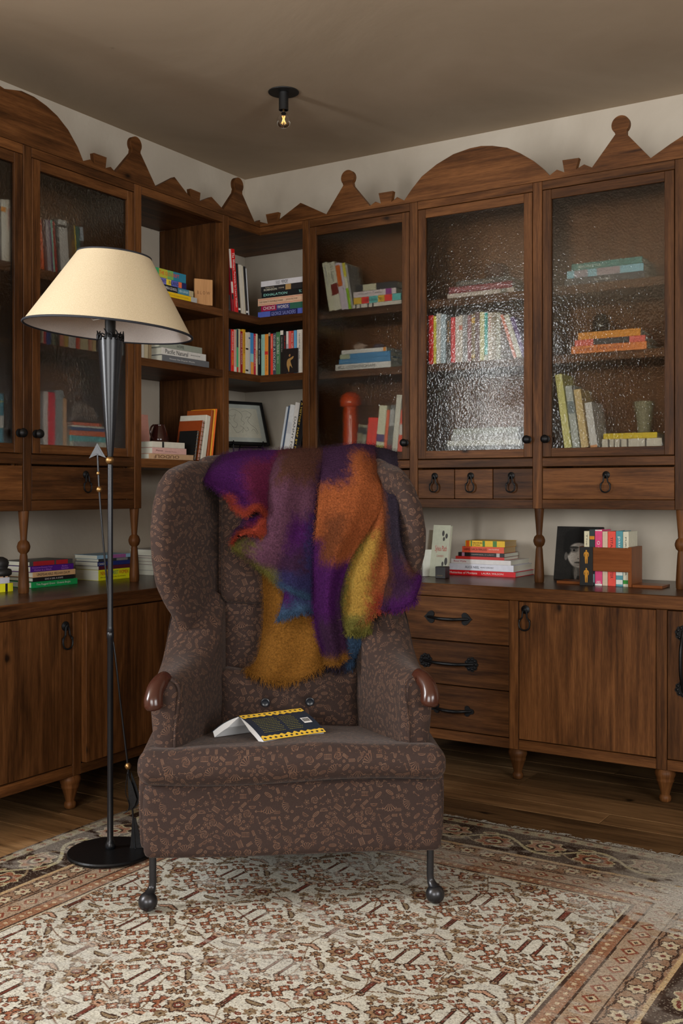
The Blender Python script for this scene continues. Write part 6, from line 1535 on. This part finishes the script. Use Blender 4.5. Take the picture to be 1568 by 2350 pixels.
# back: shell, head pillow, lumbar pillow
def rec(V): V[:, 1] += .125*(V[:, 2]-.45); return V
def d_(V): 
    V = rec(V); V[:, 1] -= .010*np.clip(1-(V[:, 0]/.3)**2, 0, 1); V[:, 2] += .012*np.clip(1-(V[:, 0]/.36)**2, 0, 1)*sstep(1.2, 1.37, V[:, 2]); return V
weld(rbox(-.345, .345, .625, .745, .20, 1.372, .055, (30, 12, 40), d_).build('back', M_FAB, CH))
def d_(V):
    V = rec(V); V[:, 1] -= .012*np.clip(1-(V[:, 0]/.24)**2, 0, 1)*np.clip(1-((V[:, 2]-1.05)/.24)**2, 0, 1); V[:, 2] -= .006*np.cos(V[:, 0]*9)*(V[:, 2] < .9); return V
weld(rbox(-.240, .240, .535, .64, .848, 1.30, .034, (26, 10, 26), d_).build('head_pillow', M_FAB, CH))
weld(rbox(-.236, .236, .580, .66, .60, .86, .02, (22, 8, 14), rec).build('inner_back', M_FAB, CH))
BTN = [loc(609, 1611, .475), loc(711, 1609, .475)]
def d_(V):
    x, y, z = V.T.copy(); u = x/.245; w = (z-.52)/.11; V[:, 1] -= .026*np.clip(1-u*u, 0, 1)*np.clip(1-w*w, 0, 1)*(y < .53)
    V[:, 0] = x*(1-.035*(1-np.clip(np.abs(w), 0, 1))); V[:, 2] = z - np.sign(w)*.010*np.clip(1-u*u, 0, 1)*np.abs(w)
    V[:, 2] += (.012*np.abs(u)**3*(w > 0))
    for B_ in BTN:
        d = np.hypot(x-B_[0], z-B_[2]); V[:, 1] += (y < .53)*(.024*np.exp(-(d/.022)**2)); a = np.arctan2(z-B_[2], x-B_[0]); V[:, 1] += (y < .53)*.006*np.exp(-(d/.06)**2)*np.cos(a*4+B_[0]*20)
    return V
weld(rbox(-.245, .243, .475, .585, .405, .632, .038, (64, 10, 34), d_).build('lumbar_pillow', M_FAB, CH))
M_HORN = plain('grey_horn_button', (.018, .021, .028), .3)
for B_ in BTN:
    b = MB(); M = Matrix.Translation((B_[0], .4645, B_[2])) @ Matrix.Rotation(math.pi/2, 4, 'X'); b.lathe([(.0135, -.004), (.0155, 0), (.0150, .004), (.0125, .005), (.0105, .0035), (.004, .003), (.001, .003)], 22, M=M); b.build('button', M_HORN, CH, smooth=True, angle=.8)
# iron legs ending in balls
for x, y, ox in ((-.415, .022, -1), (.414, .022, 1), (-.36, .64, -1), (.36, .64, 1)):
    b = MB(); bx = x+ox*.012; by = y-.018 if y < .1 else y; zc = .0375; r = .0285
    b.tube(catmull([(x, y, .170), (x, y, .11), (x, y, .085), (x+ox*.003, y-.003, .068), (bx, by, .05)], 18), list(np.interp(np.linspace(0, 1, 18), [0, .6, .8, 1], [.0108, .0108, .0130, .02])), 16)
    b.lathe([(.001, -r)]+[(r*math.cos(a), r*math.sin(a)) for a in np.linspace(-1.4, 1.4, 16)]+[(.001, r)], 24, M=Matrix.Translation((bx, by, zc))); b.build('leg', M_LEGS, CH, smooth=True, angle=.9)

# ================================================================ mohair throw
TH_ = thing('throw', 'fuzzy mohair throw in purple, orange and gold over the chair back', 'throw', (CHX, CHY, 0), CHA)
m, nt, ns, L, bs = newmat('mohair'); at = nd(ns, 'ShaderNodeVertexColor', layer_name='Yarn'); tc = nd(ns, 'ShaderNodeTexCoord')
n1 = nd(ns, 'ShaderNodeTexNoise', ins={'Scale': 160.0, 'Detail': 4.0, 'Roughness': .7}); L.new(tc.outputs['Object'], n1.inputs['Vector']); mr = nd(ns, 'ShaderNodeMapRange', ins={1: .25, 2: .75, 3: .45, 4: 1.55}); L.new(n1.outputs['Fac'], mr.inputs[0])
vm = nd(ns, 'ShaderNodeVectorMath', operation='SCALE'); L.new(at.outputs[0], vm.inputs[0]); L.new(mr.outputs[0], vm.inputs[3]); L.new(vm.outputs[0], bs.inputs['Base Color']); bs.inputs['Roughness'].default_value = .95; bs.inputs['Specular IOR Level'].default_value = .1
bs.inputs['Sheen Weight'].default_value = .0
bp = nd(ns, 'ShaderNodeBump', ins={'Strength': .9, 'Distance': .010}); L.new(n1.outputs['Fac'], bp.inputs['Height']); L.new(bp.outputs[0], bs.inputs['Normal']); M_MOH = m
TK = .82
PURP, DPUR, MAUV, PLUM, BRN = (72, 26, 84), (62, 36, 62), (98, 62, 80), (98, 32, 62), (84, 52, 42)
ORAN, DORA, GOLD, YELL, OLIV, REDD, BLUE, NAVY, TEAL = (154, 84, 46), (112, 62, 36), (132, 88, 33), (166, 130, 58), (112, 106, 50), (150, 60, 42), (54, 50, 92), (50, 42, 54), (58, 80, 106)
layers = {
 'gold_tail': ([[(610,1250,.56,OLIV),(640,1262,.56,OLIV),(668,1290,.55,OLIV),(690,1320,.55,OLIV)],
          [(603,1300,.55,GOLD),(635,1312,.545,GOLD),(672,1330,.54,GOLD),(705,1350,.54,GOLD)],
          [(606,1390,.55,GOLD),(640,1396,.54,GOLD),(685,1402,.53,GOLD),(728,1410,.53,DORA)],
          [(602,1460,.54,GOLD),(640,1462,.52,GOLD),(695,1455,.51,GOLD),(738,1452,.51,GOLD)],
          [(590,1515,.50,GOLD),(630,1520,.47,GOLD),(690,1512,.46,GOLD),(738,1500,.48,GOLD)],
          [(566,1541,.475,GOLD),(612,1556,.445,GOLD),(668,1562,.435,GOLD),(738,1530,.455,GOLD)]], 1, (1, 2.0)),
 'blue_back': ([[(700,1410,.54,BLUE),(760,1420,.54,NAVY),(835,1430,.54,NAVY)],[(715,1470,.52,NAVY),(770,1475,.52,NAVY),(845,1452,.51,TEAL)],[(722,1515,.50,NAVY),(768,1528,.49,NAVY),(806,1522,.49,TEAL)]], 1, (1, 2.2)),
 'purple_fold': ([[(520,1046,.86,DPUR),(560,1040,.86,PURP),(610,1040,.86,PURP),(668,1040,.86,PLUM)],
          [(500,1052,.72,DPUR),(548,1040,.74,PURP),(605,1038,.74,PURP),(664,1037,.74,PLUM)],
          [(472,1100,.60,PURP),(528,1082,.60,PURP),(590,1080,.60,PLUM),(650,1080,.62,PLUM)],
          [(497,1122,.545,PURP),(540,1125,.545,PURP),(588,1125,.55,PLUM),(636,1130,.57,PLUM)],
          [(526,1143,.53,REDD),(560,1150,.525,PURP),(595,1152,.525,PLUM),(628,1175,.55,PLUM)],
          [(536,1163,.520,REDD),(562,1184,.505,REDD),(590,1166,.50,REDD),(608,1188,.52,REDD)]], 1, (0, 0)),
 'ruffle': ([[(560,1186,.52,DPUR),(580,1190,.525,PURP),(604,1180,.52,PLUM),(640,1176,.55,PLUM)],
          [(550,1205,.52,DPUR),(580,1210,.525,PLUM),(604,1200,.515,REDD),(640,1210,.55,MAUV)],
          [(536,1222,.52,DPUR),(566,1220,.52,REDD),(598,1216,.50,REDD),(640,1240,.55,MAUV)],
          [(532,1250,.515,REDD),(552,1228,.505,REDD),(584,1226,.50,REDD),(630,1262,.55,OLIV)]], 0, (0, 0)),
 'mauve_fall': ([[(640,1042,.88,BRN),(680,1036,.88,BRN),(720,1036,.88,BRN),(775,1036,.88,BRN)],
          [(645,1036,.74,BRN),(685,1034,.74,BRN),(722,1034,.74,BRN),(765,1036,.74,BRN)],
          [(622,1085,.60,MAUV),(662,1075,.575,BRN),(705,1072,.575,BRN),(745,1080,.61,DPUR)],
          [(604,1150,.55,MAUV),(648,1150,.525,MAUV),(692,1148,.525,MAUV),(733,1150,.56,DPUR)],
          [(585,1210,.54,MAUV),(634,1222,.51,MAUV),(684,1225,.51,PURP),(730,1230,.54,BLUE)],
          [(535,1252,.535,OLIV),(606,1280,.50,MAUV),(668,1292,.49,DPUR),(728,1300,.53,BLUE)],
          [(560,1272,.54,OLIV),(612,1306,.505,OLIV),(664,1330,.48,BLUE),(724,1352,.51,BLUE)],
          [(590,1296,.545,OLIV),(634,1330,.515,OLIV),(656,1350,.475,TEAL),(720,1382,.50,TEAL)]], 1, (0, 0)),
 'blue_hem': ([[(648,1318,.52,BLUE),(690,1320,.515,PURP),(738,1320,.52,DPUR)],[(655,1365,.51,PURP),(690,1360,.50,BLUE),(738,1360,.51,PURP)],[(640,1418,.505,TEAL),(690,1402,.49,TEAL),(738,1402,.50,BLUE)]], 1, (1, 1.0)),
 'dark_band': ([[(850,1040,.86,NAVY),(880,1040,.86,NAVY),(912,1046,.86,NAVY)],[(855,1030,.72,NAVY),(885,1034,.72,NAVY),(910,1042,.70,NAVY)],
          [(866,1090,.58,NAVY),(895,1085,.55,NAVY),(914,1085,.53,NAVY)],[(880,1160,.50,DORA),(900,1160,.46,NAVY),(912,1165,.43,NAVY)],
          [(888,1240,.44,BRN),(905,1240,.40,NAVY),(920,1250,.37,NAVY)],[(895,1310,.42,BRN),(918,1310,.37,DPUR),(945,1310,.335,BRN)],[(885,1350,.42,BRN),(922,1345,.37,DPUR),(966,1326,.330,PURP)],[(880,1392,.42,DPUR),(915,1396,.37,PURP),(952,1374,.335,PURP)]], 1, (1, 1.2)),
 'yellow_fall': ([[(872,1120,.53,DORA),(882,1110,.53,ORAN),(892,1100,.53,DORA),(900,1100,.53,DORA)],
          [(860,1190,.50,DORA),(874,1186,.48,ORAN),(888,1186,.475,ORAN),(900,1190,.49,DORA)],
          [(815,1265,.49,OLIV),(845,1262,.465,YELL),(874,1262,.455,ORAN),(904,1262,.46,ORAN)],
          [(780,1330,.485,OLIV),(822,1335,.455,YELL),(866,1335,.445,ORAN),(910,1330,.43,ORAN)],
          [(776,1388,.48,OLIV),(822,1392,.45,YELL),(872,1378,.435,REDD),(924,1372,.42,REDD)],
          [(770,1418,.475,OLIV),(815,1428,.445,OLIV),(870,1400,.43,REDD),(926,1390,.415,REDD)]], 1, (1, 1.4)),
 'olive_curl': ([[(778,1400,.475,OLIV),(812,1415,.465,OLIV),(848,1412,.455,OLIV)],[(776,1425,.47,OLIV),(812,1438,.46,OLIV),(850,1425,.455,YELL)],[(788,1446,.47,OLIV),(812,1452,.465,OLIV),(846,1446,.46,OLIV)]], 1, (1, 1.0)),
 'blue_tip': ([[(790,1440,.485,TEAL),(815,1446,.48,TEAL),(846,1448,.475,TEAL)],[(792,1462,.485,TEAL),(815,1466,.48,TEAL),(838,1466,.475,TEAL)],[(790,1492,.48,TEAL),(808,1486,.475,TEAL),(832,1474,.475,TEAL)]], 1, (1, .8)),
 'orange_fall': ([[(740,1040,.88,DPUR),(780,1034,.88,DPUR),(820,1030,.88,DPUR),(862,1034,.88,NAVY)],
          [(742,1034,.72,DPUR),(782,1028,.72,DPUR),(822,1022,.72,DPUR),(860,1028,.72,DPUR)],
          [(738,1090,.565,DPUR),(782,1078,.555,DPUR),(826,1068,.55,ORAN),(866,1085,.555,DORA)],
          [(732,1150,.525,ORAN),(780,1146,.495,ORAN),(828,1142,.49,ORAN),(878,1150,.50,ORAN)],
          [(727,1215,.51,ORAN),(768,1212,.475,DORA),(812,1208,.47,ORAN),(852,1206,.485,ORAN)],
          [(724,1258,.505,PURP),(756,1262,.47,DORA),(786,1264,.465,ORAN),(818,1256,.475,ORAN)],
          [(722,1320,.50,PURP),(744,1322,.465,PURP),(768,1322,.46,PURP),(792,1310,.465,PURP)],
          [(722,1385,.49,PURP),(740,1388,.46,PURP),(760,1388,.455,PURP),(778,1375,.46,DPUR)],
          [(726,1440,.485,PURP),(746,1446,.455,DPUR),(766,1446,.45,DPUR),(784,1440,.455,DPUR)],
          [(740,1488,.48,PURP),(756,1490,.45,DPUR),(774,1488,.445,DPUR),(790,1480,.45,DPUR)],
          [(741,1514,.475,GOLD),(758,1518,.45,GOLD),(774,1516,.445,GOLD),(790,1504,.45,GOLD)]], 1, (1, .6)),
}
nap = MB(); napcol = []
def hairs(Pts, Nrm, Cols, n, ln, wid, rnd):
    k = len(Pts)
    for _ in range(n):
        i = rnd.randrange(k); p = Vector(Pts[i]) + Vector((rnd.gauss(0, .006), 0, rnd.gauss(0, .006))); nn = Vector(Nrm[i]); l = ln*rnd.uniform(.5, 1.4)
        t = (nn*rnd.uniform(.12, .5) + Vector((rnd.gauss(0, .5), rnd.gauss(0, .15), -.55+rnd.gauss(0, .45)))).normalized(); sd = t.cross(nn); sd = sd.normalized() if sd.length > 1e-4 else Vector((1, 0, 0))
        m_ = p+t*l*.55+nn*l*.10; e = p+t*l-nn*l*.12; b0 = len(nap.v); w = wid*sd
        nap.v += [tuple(p-w), tuple(p+w), tuple(m_+w*.7), tuple(m_-w*.7), tuple(e)]; nap.f += [[b0, b0+1, b0+2, b0+3], [b0+3, b0+2, b0+4]]; nap.uv += [None, None]; napcol.extend([Cols[i]]*5)
rnd = random.Random(3)
for li, (nm, (ctrl, fuzzy, (fr, frl))) in enumerate(layers.items()):
    R_, C_ = len(ctrl), len(ctrl[0]); nr, nc_ = (R_-1)*12+1, (C_-1)*12+1
    P = np.array([[loc(a, b_, y) for a, b_, y, c in row] for row in ctrl]); K = np.array([[lin(c)[:3] for a, b_, y, c in row] for row in ctrl])
    P1 = np.array([catmull(P[:, j], nr) for j in range(C_)]).transpose(1, 0, 2); G = np.array([catmull(P1[i], nc_) for i in range(nr)])
    # blocks of colour that bleed into each other
    jr = np.random.default_rng(40+li); ti_ = np.linspace(0, R_-1, nr)[:, None]+np.zeros((1, nc_)); tj_ = np.linspace(0, C_-1, nc_)[None, :]+np.zeros((nr, 1))
    ti_ = ti_ + .22*(vnoise(nr, nc_, max(4, R_*3), max(3, C_*3), 50+li)-.5) + .09*jr.standard_normal((nr, nc_)); tj_ = tj_ + .22*(vnoise(nr, nc_, max(4, R_*2), max(3, C_*3), 80+li)-.5) + .12*jr.standard_normal((nr, nc_))
    ti_ = ti_.clip(0, R_-1); tj_ = tj_.clip(0, C_-1); i0 = np.minimum(ti_.astype(int), R_-2); j0 = np.minimum(tj_.astype(int), C_-2); fi = sstep(.2, .8, ti_-i0)[..., None]; fj = sstep(.2, .8, tj_-j0)[..., None]
    colr = (K[i0, j0]*(1-fi)+K[i0+1, j0]*fi)*(1-fj) + (K[i0, j0+1]*(1-fi)+K[i0+1, j0+1]*fi)*fj; colr = np.clip(colr*TK, 0, .8)
    # folds and nubbly weave
    uu = np.linspace(0, 1, nc_)[None, :]; vv = np.linspace(0, 1, nr)[:, None]; fold = .009*np.sin(uu*(C_-1)*3.9+li*1.7+vv*1.2)*sstep(.12, .5, vv) - .020*np.sin(math.pi*uu)*sstep(.1, .4, vv) + .004*(vnoise(nr, nc_, 9, 6, 90+li)-.5)*2
    if nm in ('ruffle', 'blue_hem', 'olive_curl', 'purple_fold'): fold = fold + .010*np.sin(uu*11+li)*sstep(.5, 1, vv)
    G[..., 1] += fold
    dU_ = np.gradient(G, axis=1); dV_ = np.gradient(G, axis=0); Nn = np.cross(dU_, dV_); Nn /= np.linalg.norm(Nn, axis=2, keepdims=True)+1e-9; Nn[(Nn[..., 1] > 0) & (G[..., 1] < .66)] *= -1; Nn[(Nn[..., 2] < 0) & (G[..., 1] >= .66)] *= -1
    th = .0045; b = MB(); Fr, Bk = G+Nn*th, G-Nn*th
    nv = nr*nc_; vs = [tuple(p) for p in Fr.reshape(-1, 3)]+[tuple(p) for p in Bk.reshape(-1, 3)]; fs = []
    for i in range(nr-1):
        for j in range(nc_-1):
            a = i*nc_+j; fs.append([a, a+nc_, a+nc_+1, a+1]); fs.append([nv+a, nv+a+1, nv+a+nc_+1, nv+a+nc_])
    rim = [j for j in range(nc_)]+[i*nc_+nc_-1 for i in range(1, nr)]+[(nr-1)*nc_+j for j in range(nc_-2, -1, -1)]+[i*nc_ for i in range(nr-2, 0, -1)]
    for q in range(len(rim)): a, c = rim[q], rim[(q+1) % len(rim)]; fs.append([a, c, nv+c, nv+a])
    b.add(vs, fs); o = b.build('fold', M_MOH, TH_, smooth=True)
    ca_ = o.data.color_attributes.new('Yarn', 'FLOAT_COLOR', 'POINT'); cc = np.ones((2*nv, 4), np.float32); cc[:nv, :3] = cc[nv:, :3] = colr.reshape(-1, 3); ca_.data.foreach_set('color', cc.ravel())
    areaish = float(np.linalg.norm(np.cross(dU_, dV_), axis=2).sum())
    fp, fn_, fc = Fr.reshape(-1, 3), Nn.reshape(-1, 3), colr.reshape(-1, 3)
    vis = [i for i in range(nv) if fp[i][1] < .80]
    hairs([fp[i] for i in vis], [fn_[i] for i in vis], [fc[i] for i in vis], int(areaish*300000), .0062, .00032, rnd)
    # hems: longer tufts
    hem = list(range((nr-1)*nc_, nr*nc_)); hp = [fp[i] for i in hem]; hairs(hp, [fn_[i] for i in hem], [fc[i] for i in hem], int(380*(1 if fr else .35)), .018 if fr else .012, .0005, rnd)
    if fr:                                # fringe yarns hanging from the hem
        for _ in range(int(60*frl)):
            i = rnd.choice(hem); p = Vector(fp[i])+Vector((rnd.uniform(-.004, .004), 0, 0)); l = .010+.012*rnd.random()*frl; q = p+Vector((rnd.gauss(0, .006), rnd.gauss(-.003, .004), -l)); mid = (p+q)/2+Vector((rnd.gauss(0, .003), -.002, 0))
            b0 = len(nap.v); nap.tube([tuple(p), tuple(mid), tuple(q)], [.0011, .0010, .0005], 4); napcol.extend([fc[i]]*(len(nap.v)-b0))
o = nap.build('mohair_nap', M_MOH, TH_); o['kind'] = 'stuff'
ca_ = o.data.color_attributes.new('Yarn', 'FLOAT_COLOR', 'POINT'); cc = np.ones((len(napcol), 4), np.float32); cc[:, :3] = np.array(napcol)*1.05; ca_.data.foreach_set('color', cc.ravel())

# ================================================================ open book face down on the seat
OB = thing('open_book', 'open navy paperback with yellow scalloped bands lying face down on the seat', 'book', (CHX, CHY, 0), CHA)
A0, B0 = Vector((-.165, .155, .547)), Vector((.031, .305, .537)); fv, bv = Vector((.078, -.088, -.058)), Vector((-.088, .062, -.062))
M_NAVY = objcol_mat('navy_cover', .35)
def leaf(v, name_c, ncols=9):
    ax = (B0-A0); n_ = ax.cross(v).normalized(); n_ = n_ if n_.z > 0 else -n_
    def pt(s_, t_, off=0.0):             # s along the spine, t down the leaf
        sag = math.sin(t_*math.pi)*.006; return A0+ax*s_+v*t_+n_*(sag+off)
    b = MB(); G = [[pt(s_, t_, .0008) for s_ in np.linspace(0, 1, 6)] for t_ in np.linspace(0, 1, 10)]; G2 = [[pt(s_, t_, -.0002) for s_ in np.linspace(0, 1, 6)] for t_ in np.linspace(0, 1, 10)]
    b.grid(G); b.grid(G2, flip=True)
    c = b.build('cover', M_NAVY, OB, smooth=True, color=bright((30, 36, 46), 1.7))
    p = MB(); G = [[pt(.012+.976*s_, .03+.94*t_, -.001) for s_ in np.linspace(0, 1, 6)] for t_ in np.linspace(0, 1, 10)]; H = [[pt(.012+.976*s_, .03+.94*t_, -.003-.017*min(1, t_*2.2)) for s_ in np.linspace(0, 1, 6)] for t_ in np.linspace(0, 1, 10)]
    p.grid(G); p.grid(H, flip=True)
    for k in (0, -1): p.grid([[r[k] for r in G], [r[k] for r in H]], flip=(k == 0))
    p.grid([G[-1], H[-1]]); p.build('page_block', M_PAGE, OB, color=bright((190, 192, 192), 1.7))
    return pt, c
ptf, cf = leaf(fv, 'front'); ptb, cb_ = leaf(bv, 'back')
def on_cover(poly, col, name, off=.0014):
    b = MB(); b.add([ptf(s_, t_, off) for s_, t_ in poly], [list(range(len(poly)))]); return b.build(name, M_COVER, cf, color=bright(col, 2.0))
for t0, t1, sg in ((.0, .13, 1), (.88, 1.0, -1)):
    n = 64; top, bot = [], []
    for i in range(n+1):
        s_ = i/n; w = .028*abs(math.sin(s_*26))+.018*math.sin(s_*61)
        bot.append((s_, (t1+w) if sg > 0 else (t0-w))); top.append((s_, t0 if sg > 0 else t1))
    for i in range(n): 
        q = [top[i], top[i+1], bot[i+1], bot[i]]; 
        if i == 0: b = MB()
        b.add([ptf(s_, t_, .0014) for s_, t_ in q], [[0, 1, 2, 3]])
    b.build('yellow_band', M_COVER, cf, color=bright((186, 152, 52), 1.7))
    b = MB()
    for i in range(12):                   # dark flecks in the ornament
        s_ = (i+.5)/12; tm = (t0+t1)/2; b.add([ptf(s_+.022*math.cos(a), tm+.028*math.sin(a), .0019) for a in np.linspace(0, 2*math.pi, 7)[:-1]], [list(range(6))])
    b.build('ornament', M_COVER, cf, color=bright((30, 36, 46), 1.7))
b = MB()
for i in range(9):
    t_ = .26+.06*i
    for s0, s1 in ((.10, .46), (.50, .74)):
        x = s0
        while x < s1-.02:
            l = rnd.uniform(.012, .035); b.add([ptf(x, t_, .0014), ptf(min(x+l, s1), t_, .0014), ptf(min(x+l, s1), t_+.016, .0014), ptf(x, t_+.016, .0014)], [[0, 1, 2, 3]]); x += l+.008
b.build('small_print', M_COVER, cf, color=bright((110, 104, 50), 1.4))
on_cover([(.80, .42), (.93, .42), (.93, .62), (.80, .62)], (190, 192, 195), 'barcode_label')
b = MB()
for i in range(16):
    s_ = .812+i*.0068; w = .0028 if i % 3 else .0045; b.add([ptf(s_, .445, .0018), ptf(s_+w, .445, .0018), ptf(s_+w, .57, .0018), ptf(s_, .57, .0018)], [[0, 1, 2, 3]])
b.build('barcode', M_COVER, cf, color=bright((15, 15, 15), 1))
